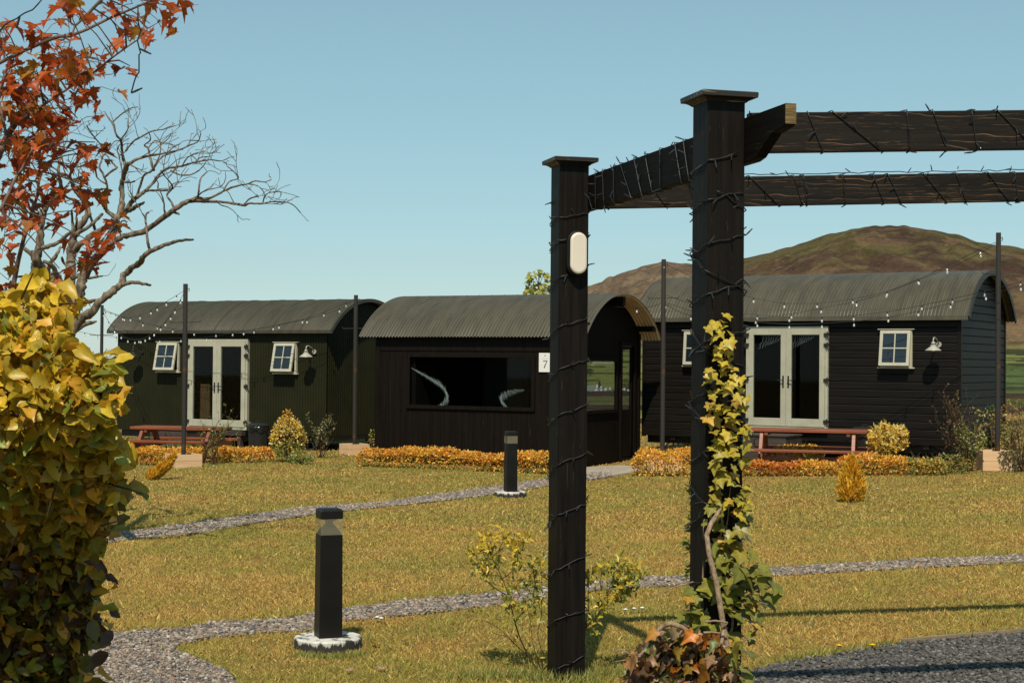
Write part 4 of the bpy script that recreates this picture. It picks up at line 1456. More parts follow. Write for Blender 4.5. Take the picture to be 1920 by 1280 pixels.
q1 = Vector((nbp.x + 0.02, nbp.y - 0.3, nbp.z + 0.0)); q2 = Vector((fb_.x + 0.0, fb_.y + 0.3, fb_.z))
beam(q2 + pu * 0.28, q1 + pu * 0.28, 0.22, 0.055, M['black_wood_x'])

# fairy lights wound round the timbers
spike_me = None
def bulb_mesh():
    b = MB()
    b.tube([(0, 0, 0), (0, 0, 0.016), (0, 0, 0.030)], [0.0030, 0.0042, 0.0040], 6)
    b.tube([(0, 0, 0.030), (0, 0, 0.042), (0, 0, 0.047)], [0.0032, 0.0032, 0.001], 6)
    me = bpy.data.meshes.new('bulb'); me.from_pydata([tuple(p) for p in b.v], [], b.f)
    me.materials.append(M['bulb_tip'])
    return me
BULB = bulb_mesh()
def fairy(label, path, step, maxn=95, rad=0.0033, outdir=None):
    path = [Vector(p) for p in path]
    root = thing('fairy_lights', label, 'fairy lights', path[0], 0, 'fairy lights wound on the pergola')
    c = MB(); c.tube(path, rad, 5)
    c.build('cable', M['cable'], root, world=True, smooth=True)
    rr = random.Random(len(path))
    acc = 0; n = 0
    for k in range(1, len(path)):
        acc += (path[k] - path[k - 1]).length
        if acc >= step and n < maxn:
            acc = rr.uniform(-0.03, 0.03); n += 1
            p = path[k]
            o = outdir(p) if outdir else Vector((0, -1, 0))
            d = (o * rr.uniform(0.1, 1.0) + Vector((rr.uniform(-1, 1), rr.uniform(-0.5, 0.5), rr.uniform(-1.0, 1.1)))).normalized()
            b = bpy.data.objects.new('bulb', BULB)
            col.objects.link(b); b.parent = root
            b.matrix_local = Matrix.Translation(p - path[0]) @ d.to_track_quat('Z', 'Y').to_matrix().to_4x4()
    return root

def post_path(c, z0, z1, pitches, slack=0.007, seed=1, start=0.0):
    """a cable going round a square post"""
    rr = random.Random(seed)
    h = PS / 2 + 0.006
    pts = []
    z = z0; s = start
    per = 8 * h
    sway = 0
    while z < z1:
        q = s % per
        side = int(q // (2 * h)); f = q - side * 2 * h - h
        x, y = [(f, -h), (h, f), (-f, h), (-h, -f)][side]
        sway = 0.7 * sway + rr.uniform(-1, 1) * 0.008
        o = rr.uniform(0, slack)
        x += o * (1 if x > 0 else -1) * (side in (1, 3)); y += o * (1 if y > 0 else -1) * (side in (0, 2))
        p = c + pu * x + pv * y
        pts.append(Vector((p.x, p.y, z + sway)))
        st = 0.03
        k = int((z - z0) / (z1 - z0) * len(pitches))
        z += pitches[min(k, len(pitches) - 1)] * st / per
        s += st
    return pts
def out_from(c):
    def f(p):
        d = Vector((p.x - c.x, p.y - c.y, 0)); return d.normalized()
    return f
fairy('thin black fairy light cable wound round the far post that carries the oval lamp', post_path(C1, 0.1, 3.18, [0.30, 0.36, 0.34, 0.33, 0.30, 0.28, 0.34, 0.16], seed=3), 0.105, outdir=out_from(C1))
fairy('thin black fairy light cable wound round the near ivy covered post', post_path(C2, 0.5, 3.15, [0.30, 0.30, 0.34, 0.30, 0.26, 0.24, 0.24, 0.2], seed=5, start=0.2), 0.095, outdir=out_from(C2))
fairy('second fairy light cable crossing the other way round the near ivy covered post', [Vector((p.x, p.y, 3.45 - p.z)) for p in post_path(C2, 0.5, 2.2, [0.42, 0.36, 0.40], seed=8, start=0.05)], 0.11, outdir=out_from(C2))
def beam_path(Mx, x0, x1, h, wdt, pitch, seed, zig=0.0):
    rr = random.Random(seed)
    pts = []
    o = 0.005
    ring = [(-wdt / 2 - o, o), (-wdt / 2 - o, -h - o), (wdt / 2 + o, -h - o), (wdt / 2 + o, o)]
    x = x0
    while x < x1:
        pz = pitch * rr.uniform(0.35, 1.8)
        zg_ = rr.uniform(-0.42, 0.42)
        seglen = [0.46 + zg_, 0.04, 0.46 - zg_, 0.04]
        for k in range(4):
            a = ring[k]; b = ring[(k + 1) % 4]
            m = 6 if k in (0, 2) else 2
            for i in range(m):
                t = i / m
                pts.append(Mx @ Vector((x + pz * seglen[k] * t, (a[0] * (1 - t) + b[0] * t) + rr.uniform(-0.002, 0.0), a[1] * (1 - t) + b[1] * t)))
            x += pz * seglen[k]
    return pts
fairy('fairy light cable wound round the near long beam under the open sky', beam_path(nearM, 0.30, 3.0, 0.203, 0.055, 0.22, 21), 0.085)
fairy('fairy light cable wound round the far long beam in front of the hill', beam_path(farM, 0.04, 3.6, 0.197, 0.055, 0.17, 22), 0.11)
fairy('fairy light cable wound round the slanting beam joining the two posts', beam_path(sideM, 0.25, 2.75, 0.228, 0.055, 0.17, 23), 0.075, outdir=lambda p: -pu)
rr = random.Random(77)
fairy('loose fairy light cable lying along the top of the far long beam', [farM @ Vector((0.1 + 3.4 * k / 60, -0.02, 0.008 + 0.012 * rr.random())) for k in range(61)], 0.16, outdir=lambda p: Vector((0, 0, 1)))

# oval lamp on the far post
lp = P(1080, 476, 10.13)
front = C1 - pv * (PS / 2)
lx0 = front + pu * 0.012
lamp = thing('bulkhead_light', 'oval white wall lamp with dark rim on the far pergola post', 'lamp', (lx0.x, lx0.y, P(1080, 518, 10.13).z), PA)
Hh = P(1080, 432, 10.13).z - P(1080, 518, 10.13).z
def oval(hw, z0, z1, n=12):
    r = hw
    return [(r * math.cos(a), z1 - r + r * math.sin(a)) for a in [math.pi * k / n for k in range(n + 1)]] + [(r * math.cos(a), z0 + r + r * math.sin(a)) for a in [math.pi + math.pi * k / n for k in range(n + 1)]]
b = MB(); b.prism(oval(0.072, 0, Hh), (0, -0.002, 0), (1, 0, 0), (0, 0, 1), 0.045)
b.build('rim', M['bollard'], lamp, bevel=0.008)
b = MB(); b.prism(oval(0.057, 0.014, Hh - 0.014), (0, -0.0475, 0), (1, 0, 0), (0, 0, 1), 0.028)
b.build('diffuser', M['diffuser'], lamp, bevel=0.014)

# ------------------------------------------------------------------ bollards
def bollard(label, px, py, rz, tilt=0.0):
    g = G(px, py)
    t = thing('bollard_light', label, 'bollard light', g, rz, 'bollard lights along the paths')
    b = MB(); b.lathe([(0.235, -0.03), (0.245, 0.0), (0.246, 0.075), (0.238, 0.085)], 40)
    b.build('concrete_base', M['drips'], t)
    def sq(r): return [(-r, -r), (r, -r), (r, r), (-r, r)]
    def stack(rows, mat, name, bev=0.004):
        m = MB(); vs = []; fs = []
        for r, z in rows: vs += [(x, y, z) for x, y in sq(r)]
        for i in range(len(rows) - 1):
            for j in range(4): fs.append((i * 4 + j, i * 4 + (j + 1) % 4, (i + 1) * 4 + (j + 1) % 4, (i + 1) * 4 + j))
        fs += [(3, 2, 1, 0), tuple(4 * (len(rows) - 1) + j for j in range(4))]
        m.add(vs, fs); return m.build(name, mat, t, bevel=bev)
    stack([(0.086, 0.085), (0.082, 0.83)], M['bollard'], 'column')
    stack([(0.076, 0.8305), (0.070, 0.845), (0.025, 0.905), (0.022, 0.92), (0.055, 0.9445)], M['bollard'], 'reflector', 0)
    stack([(0.081, 0.8302), (0.081, 0.9448)], M['lens'], 'lens', 0)
    stack([(0.084, 0.945), (0.084, 1.005), (0.070, 1.018)], M['bollard'], 'cap', 0.006)
    return t
bollard('black square bollard light on white dripped base in the front lawn', 615, 1214, R(20))
bollard('smaller looking black bollard light on the lawn before the lounge hut', 957, 931, R(18))

# ------------------------------------------------------------------ tables
def picnic_table(label, pxl, pxr, D, ztop, rot, zg):
    a = P(pxl, 700, D)
    t = thing('picnic_table', label, 'picnic table', (a.x, a.y, zg), -rot, 'picnic tables before the huts')
    Ln = pxr
    H = ztop - zg
    for k in range(5):
        pass
    m = MB()
    for k in range(5):
        y = 0.45 + k * 0.145
        m.box(0, Ln, y, y + 0.138, H - 0.055, H)
    m.box(0.3, 0.37, 0.47, 1.15, H - 0.12, H - 0.056); m.box(Ln - 0.37, Ln - 0.3, 0.47, 1.15, H - 0.12, H - 0.056)
    m.build('table_top', M['table_wood'], t, bevel=0.006)
    for y in (0.0, 1.43):
        s = MB(); s.box(0.0, Ln, y, y + 0.095, 0.375, 0.425); s.box(0.0, Ln, y + 0.1, y + 0.20, 0.375, 0.425)
        s.build('bench', M['table_wood'], t, bevel=0.006)
    for x in (0.22, Ln - 0.27):
        for s in (-1, 1):
            l = MB()
            yb, yt = 0.815 - s * 0.66, 0.815 - s * 0.24
            l.prism([(yb - 0.085, 0.0), (yb + 0.085, 0.0), (yt + 0.085, H - 0.058), (yt - 0.085, H - 0.058)], (x, 0, 0), (0, 1, 0), (0, 0, 1), 0.065)
            l.build('leg', M['table_wood'], t, bevel=0.004)
        c = MB(); c.box(x + 0.0655, x + 0.105, 0.02, 1.61, 0.275, 0.374); c.build('bench_bearer', M['table_wood'], t, bevel=0.004)
    c = MB(); c.bar((0.3, 0.20, 0.26), (Ln - 0.3, 0.20, 0.26), 0.05, 0.07); c.build('stretcher', M['table_wood'], t, bevel=0.004)
    return t
picnic_table('red brown picnic table before the green corrugated hut', 226, 1.97, 31.6, P(226, 799.5, 31.9).z, R(12), 0.0)
picnic_table('red brown picnic table before the black boarded hut behind the ivy', 1397, 2.18, 28.6, P(1400, 803, 29.0).z, R(16), gz(4.8, 0))

# ------------------------------------------------------------------ poles in planters
def pole(label, plabel, px, pyt, pyb, D, plan=None, rot=R(30)):
    g = P(px, 700, D); zg = gz(g.x, 0)
    zt = P(px, pyt, D).z
    t = thing('light_pole', label, 'pole', (g.x, g.y, zg), 0, 'steel poles carrying the bulb strings')
    m = MB(); m.tube([(0, 0, 0.02), (0.0, 0, zt - zg)], 0.045 if D < 36 else 0.04, 12)
    m.build('pole', M['pole'], t)
    r = MB()
    za = (zt - zg) - 0.75
    r.tube([(-0.30, 0, za + 0.04), (-0.28, 0, za), (0.28, 0, za + 0.015), (0.30, 0, za + 0.055)], 0.008, 6)
    r.build('cross_arm', M['pole'], t)
    h = MB(); h.tube([(0.045, 0, zt - zg - 0.10), (0.07, 0, zt - zg - 0.08), (0.075, 0, zt - zg - 0.12), (0.06, 0, zt - zg - 0.15)], 0.007, 6)
    h.build('hook', M['black_iron'], t)
    if plan:
        s, hh = plan
        b = thing('planter_box', plabel, 'planter', (g.x, g.y, zg), rot, 'timber planters at the pole feet')
        n = 2
        for k in range(n):
            z0, z1 = hh * k / n + 0.002, hh * (k + 1) / n - 0.002
            for nm, (xa, xb, ya, yb) in enumerate(((-s, s, -s, -s + 0.03), (-s, s, s - 0.03, s), (-s, -s + 0.03, -s + 0.0305, s - 0.0305), (s - 0.03, s, -s + 0.0305, s - 0.0305))):
                q = MB(); q.box(xa, xb, ya, yb, z0, z1); q.build('board', M['planter'], b, bevel=0.003)
        q = MB(); q.box(-s + 0.031, s - 0.031, -s + 0.031, s - 0.031, 0.02, hh - 0.04); q.build('soil', M['soil'], b)
    return t, Vector((g.x, g.y, zt))
t1, top1 = pole('rusty steel pole in a planter before the left picnic table', 'pale timber planter with its pole before the green hut table', 346, 532, 875, 29.9, (0.27, 0.26), R(35))
t2, top2 = pole('steel pole in a planter before the green hut end wall', 'pale timber planter at the corner of the green hut', 666, 553, 850, 34.4, (0.25, 0.24), R(33))
t3, top3 = pole('rusty steel pole between the lounge hut and the near post', 'pale timber planter behind the clipped golden hedge by the lounge door', 1243, 486, 860, 29.6, (0.30, 0.26), R(10))
t4, top4 = pole('tall steel pole in a planter at the black hut end wall', 'pale timber planter of two boards at the far right lawn edge', 1871, 436, 880, 28.2, (0.32, 0.36), R(-6))
t5, top5 = pole('slim steel pole left of the green hut beyond the leafy hedge', '', 190, 572, 860, 38.5)

# ------------------------------------------------------------------ festoon strings between the poles
def festoon_mesh():
    b = MB()
    b.lathe([(0.009, -0.045), (0.010, -0.005), (0.005, 0.003)], 8)
    me1 = bpy.data.meshes.new('socket'); me1.from_pydata([tuple(p) for p in b.v], [], b.f); me1.materials.append(M['cable'])
    b = MB()
    b.lathe([(0.008, -0.046), (0.013, -0.056), (0.019, -0.070), (0.020, -0.080), (0.016, -0.093), (0.007, -0.100)], 10)
    me2 = bpy.data.meshes.new('bulb'); me2.from_pydata([tuple(p) for p in b.v], [], b.f); me2.materials.append(M['festoon'])
    me2.polygons.foreach_set('use_smooth', [True] * len(me2.polygons))
    return me1, me2
SOCK, FBULB = festoon_mesh()
def festoon(label, pts, step=0.62):
    """pts: (photo x, photo y, metres) along the hanging cable"""
    w = [P(*p) for p in pts]
    fine = []
    for i in range(len(w) - 1):
        p0 = w[max(i - 1, 0)]; p1 = w[i]; p2 = w[i + 1]; p3 = w[min(i + 2, len(w) - 1)]
        for k in range(8):
            t = k / 8
            fine.append(0.5 * ((2 * p1) + (p2 - p0) * t + (2 * p0 - 5 * p1 + 4 * p2 - p3) * t * t + (3 * p1 - p0 - 3 * p2 + p3) * t ** 3))
    fine.append(w[-1])
    root = thing('festoon_lights', label, 'string lights', fine[0], 0, 'bulb strings between the poles')
    m = MB(); m.tube(fine, 0.0045, 5); m.build('cable', M['cable'], root, world=True, smooth=True)
    acc = step * 0.5
    for a, b in zip(fine[:-1], fine[1:]):
        acc += (b - a).length
        if acc >= step:
            acc -= step
            f = bpy.data.objects.new('bulb', FBULB); col.objects.link(f); f.parent = root
            f.matrix_local = Matrix.Translation(b - fine[0])
            s = bpy.data.objects.new('socket', SOCK); col.objects.link(s); s.parent = f
    return root
festoon('bulb string sagging deepest between the left pole and the planter pole', [(190, 578, 38.4), (206, 606, 37.5), (225, 626, 36.6), (245, 636, 35.8), (267, 635, 34.6), (289, 622, 33.2), (313, 600, 31.8), (330, 576, 30.8), (345, 549, 29.95)])
festoon('tight bulb string from the slim left pole to the rusty planter pole', [(190, 582, 38.4), (236, 594, 35.5), (267, 589, 34.0), (312, 565, 31.6), (345, 545, 29.95)], 1.0)
festoon('long bulb string from the slim left pole past the hut doors to the corner pole', [(190, 579, 38.4), (251, 600, 37.6), (324, 616, 36.6), (405, 624, 36.0), (485, 616, 35.4), (534, 606, 35.2), (572, 597, 35.0), (613, 583, 34.7), (665, 560, 34.3)])
festoon('low bulb string crossing the small window of the green hut', [(100, 616, 40.5), (149, 622, 39.8), (190, 629, 38.6), (270, 636, 37.4), (326, 634, 36.6), (380, 633, 36.0), (447, 622, 35.6), (534, 607, 35.0), (613, 588, 34.6), (665, 563, 34.3)], 0.9)
festoon('upper bulb string sagging over the black hut roof between two poles', [(1871, 452, 28.2), (1825, 474, 28.4), (1769, 502, 28.6), (1715, 526, 28.8), (1655, 548, 29.0), (1580, 563, 29.2), (1504, 569, 29.3), (1435, 563, 29.4), (1340, 537, 29.5), (1245, 494, 29.6)])
festoon('lower bulb string sagging to the eave of the black hut', [(1871, 455, 28.2), (1797, 495, 28.6), (1714, 528, 28.9), (1655, 551, 29.1), (1600, 566, 29.3), (1558, 574, 29.4), (1508, 584, 29.5), (1460, 592, 29.6), (1410, 598, 29.7), (1340, 596, 29.8), (1283, 588, 29.8), (1245, 568, 29.6)])
festoon('bulb string running from the right past the tall pole to the double doors', [(2080, 478, 27.0), (1980, 510, 27.4), (1905, 538, 27.7), (1830, 557, 28.0), (1755, 575, 28.4), (1690, 590, 28.8), (1625, 600, 29.1), (1560, 605, 29.3), (1480, 607, 29.5), (1400, 602, 29.6), (1320, 589, 29.6), (1245, 566, 29.6)])
festoon('second bulb string running from the right just above its neighbour by the tall pole', [(2080, 470, 27.2), (1980, 503, 27.6), (1893, 534, 27.9), (1820, 552, 28.3), (1753, 567, 28.7), (1688, 580, 29.0), (1624, 589, 29.2), (1560, 594, 29.4), (1480, 594, 29.6), (1400, 588, 29.7), (1320, 576, 29.7), (1245, 552, 29.6)])
festoon('short bulb string hanging from the lounge roof end to the corner pole', [(1152, 575, 30.6), (1190, 577, 30.3), (1220, 575, 30.0), (1245, 566, 29.6)], 1.0)

# ------------------------------------------------------------------ wall lamps
def wall_lamp(label, P0, a, px, py, mat, arm=0.33):
    x = lx(P0, a, px, -arm); z = lz(P0, a, x, py, -arm)
    w = hut_frame(P0, a) @ Vector((x, 0, z))
    t = thing('wall_lamp', label, 'lamp', w, -a, 'barn lamps on the hut walls')
    m = MB(); m.lathe([(0.155, 0.0), (0.150, 0.008), (0.085, 0.06), (0.060, 0.075), (0.055, 0.105), (0.020, 0.118)], 24, (0, -arm, 0))
    m.build('shade', mat, t, smooth=False)
    m = MB(); m.tube([(0, -arm, 0.118), (0, -arm, 0.20), (0, -arm + 0.02, 0.245), (0, -arm + 0.08, 0.255), (0.01, -arm * 0.45, 0.22), (0.02, -0.03, 0.13)], 0.013, 8)
    m.lathe([(0.04, 0.122), (0.045, 0.15), (0.02, 0.17)], 14, (0, -arm, 0))
    m.build('arm', mat, t, smooth=True)
    m = MB(); m.tube([(0.02, -0.025, 0.12), (0.02, -0.045, 0.12)], 0.055, 16); m.build('mount', mat, t)
    m = MB(); m.lathe([(0.02, 0.02), (0.03, 0.0), (0.02, -0.02)], 12, (0, -arm, 0)); m.build('bulb', M['festoon'], t)
wall_lamp('pale grey barn lamp right of the green hut doors', LP0, aL, 574, 669, M['grey_metal'])
wall_lamp('dark barn lamp at the left end of the green hut', LP0, aL, 250, 667, M['black_iron'])
wall_lamp('pale grey barn lamp right of the black hut window', RP0, aR, 1750, 657, M['grey_metal'])

# ------------------------------------------------------------------ steps, bins
def steps(label, P0, a, px0, px1, zt, zg, depth=1.1, px2=None):
    x0 = lx(P0, a, px0, -depth); x1 = lx(P0, a, px1, -depth)
    w = hut_frame(P0, a) @ Vector((x0, 0, 0))
    t = thing('step_platform', label, 'steps', (w.x, w.y, zg), -a)
    H = zt - zg
    W_ = x1 - x0
    for k in range(3):
        z0 = 0.02 + (H - 0.05) * k / 3
        m = MB(); m.box(0, W_, -depth, -depth + 0.03, z0, z0 + (H - 0.05) / 3 - 0.006); m.build('riser_board', M['step_wood'], t, bevel=0.003)
    for k in range(8):
        y = -depth - 0.02 + k * (depth - 0.12) / 8
        m = MB(); m.box(-0.02, W_ + 0.02, y, y + (depth - 0.12) / 8 - 0.008, H - 0.028, H); m.build('deck_board', M['step_wood'], t, bevel=0.003)
    for x in (0.0, W_ - 0.03):
        m = MB(); m.box(x, x + 0.03, -depth + 0.031, -0.16, 0.02, H - 0.03); m.build('side_panel', M['step_wood'], t)
    return t
xd_l = lx(LP0, aL, 412)
steps('grey brown timber step platform under the green hut doors', LP0, aL, 283, 352, 0.44, 0.0, 1.0)
s_ = steps('grey brown timber step platform under the black hut doors', RP0, aR, 1370, 1475, 0.66, zgR - 0.02, 1.0)
m = MB()
x0 = lx(LP0, aL, 358); x1 = lx(LP0, aL, 470)
f = thing('door_step', 'narrow dark step along the sill of the green hut doors', 'steps', hut_frame(LP0, aL) @ Vector((x0, -0.05, 0)), -aL)
m.box(0, x1 - x0, -0.26, -0.10, 0.30, 0.40); m.build('tread', M['step_wood'], f, bevel=0.004)
for x in (0.05, x1 - x0 - 0.13):
    m = MB(); m.box(x, x + 0.08, -0.24, -0.12, 0.0, 0.299); m.build('leg', M['step_wood'], f)

def dustbin(label, px, D, r, h, zg, bag=True):
    g = P(px, 700, D)
    t = thing('dustbin', label, 'bin', (g.x, g.y, zg), 0, 'black dustbins by the hut doors')
    m = MB(); m.lathe([(r * 0.82, 0), (r * 0.98, h * 0.86), (r * 1.03, h * 0.87), (r * 1.03, h * 0.90)], 26); m.build('body', M['bin_plastic'], t)
    m = MB()
    vs = []; fs = []
    rr = random.Random(int(px)); n = 30
    for i, (q, z) in enumerate(((1.035, 0.74), (1.06, 0.80), (1.07, 0.87), (1.04, 0.905))):
        for k in range(n):
            w = 1 + rr.uniform(-0.015, 0.03)
            a_ = 2 * math.pi * k / n
            vs.append((r * q * w * math.cos(a_), r * q * w * math.sin(a_), h * (z + (rr.uniform(-0.05, 0.02) if i == 0 else 0))))
    for i in range(3):
        for k in range(n):
            fs.append((i * n + k, i * n + (k + 1) % n, (i + 1) * n + (k + 1) % n, (i + 1) * n + k))
    m.add(vs, fs); m.build('liner', M['bin_liner'], t)
    m = MB(); m.lathe([(r * 1.09, h * 0.91), (r * 1.09, h * 0.935), (r * 0.8, h * 0.985), (r * 0.3, h * 1.01), (r * 0.05, h * 1.015)], 26)
    m.tube([(-0.05, 0, h * 1.01), (-0.045, 0, h * 1.06), (0.045, 0, h * 1.06), (0.05, 0, h * 1.01)], 0.010, 6)
    m.build('lid', M['bin_plastic'], t, smooth=False)
dustbin('black lidded dustbin with liner beside the round golden shrub', 485, 34.8, 0.235, 0.66, 0.0)
dustbin('black lidded dustbin with liner behind the right picnic table end', 1622, 30.2, 0.27, 0.74, gz(6.5, 0))

# ------------------------------------------------------------------ fence and houses beyond
fe_ = thing('rail_fence', 'dark brown post and rail fence behind the huts', 'fence', (-16, 45.5, 0), 0)
for z in (1.12, 0.72, 0.34):
    m = MB(); m.bar((-16, 45.5, z), (24, 43.5, z + 0.16), 0.04, 0.15); m.build('rail', M['fence_wood'], fe_, world=True)
for k in range(21):
    x = -16 + 2 * k; y = 45.56 - 0.05 * (x + 16)
    m = MB(); m.box(x - 0.05, x + 0.05, y + 0.0, y + 0.1, -0.1, 1.32 + 0.004 * (x + 16)); m.build('fence_post', M['fence_wood'], fe_, world=True)

def house(label, px, py, D, wpx, rot, wall='white_render'):
    g = P(px, py, D); zg = far_z(px, D)
    w = wpx * D / F; d = w * 0.62; h = w * 0.30; rr_ = w * 0.20
    h *= 1.35; rr_ *= 1.25
    t = thing('house', label, 'house', (g.x, g.y, zg), rot, 'white houses in the valley')
    b = MB()
    b.add([(-w / 2, -d / 2, -1), (w / 2, -d / 2, -1), (w / 2, d / 2, -1), (-w / 2, d / 2, -1), (-w / 2, -d / 2, h), (w / 2, -d / 2, h), (w / 2, d / 2, h), (-w / 2, d / 2, h), (-w / 2, 0, h + rr_), (w / 2, 0, h + rr_)],
          [(0, 1, 5, 4), (2, 3, 7, 6), (1, 2, 6, 9, 5), (3, 0, 4, 8, 7)])
    b.build('wall', M[wall], t)
    b = MB()
    o = 0.25
    b.add([(-w / 2 - o, -d / 2 - o, h - 0.15), (w / 2 + o, -d / 2 - o, h - 0.15), (w / 2 + o, 0, h + rr_ + 0.12), (-w / 2 - o, 0, h + rr_ + 0.12), (w / 2 + o, d / 2 + o, h - 0.15), (-w / 2 - o, d / 2 + o, h - 0.15)],
          [(0, 1, 2, 3), (3, 2, 4, 5)])
    rf = b.build('roof', M['slate'], t)
    for sx in (-0.42, 0.42):
        b = MB(); b.box(w * sx - 0.4, w * sx + 0.4, -0.4, 0.4, h + rr_ * 0.7, h + rr_ + 1.0); b.build('chimney', M[wall], rf)
    for sx in (-0.28, 0.05, 0.3):
        b = MB(); b.box(w * sx - 0.5, w * sx + 0.5, -d / 2 - 0.06, -d / 2 - 0.01, h * 0.35, h * 0.75); b.build('window', M['dark_window'], t)
house('long white house under slate, leftmost in the lounge end window', 1109, 736, 900, 26, R(-15))
house('tall white house with the highest gable in the lounge end window', 1123, 735, 880, 22, R(60))
house('small white house right of the tall gable in the lounge end window', 1140, 737, 880, 18, R(55))
house('low white cottage in front of the other houses in the lounge window', 1131, 742, 840, 15, R(50))
house('white house seen through the lounge door beside a dark tree', 1169, 740, 880, 17, R(70))
house('small white house lowest in the lounge door opening', 1182, 742, 840, 15, R(40))

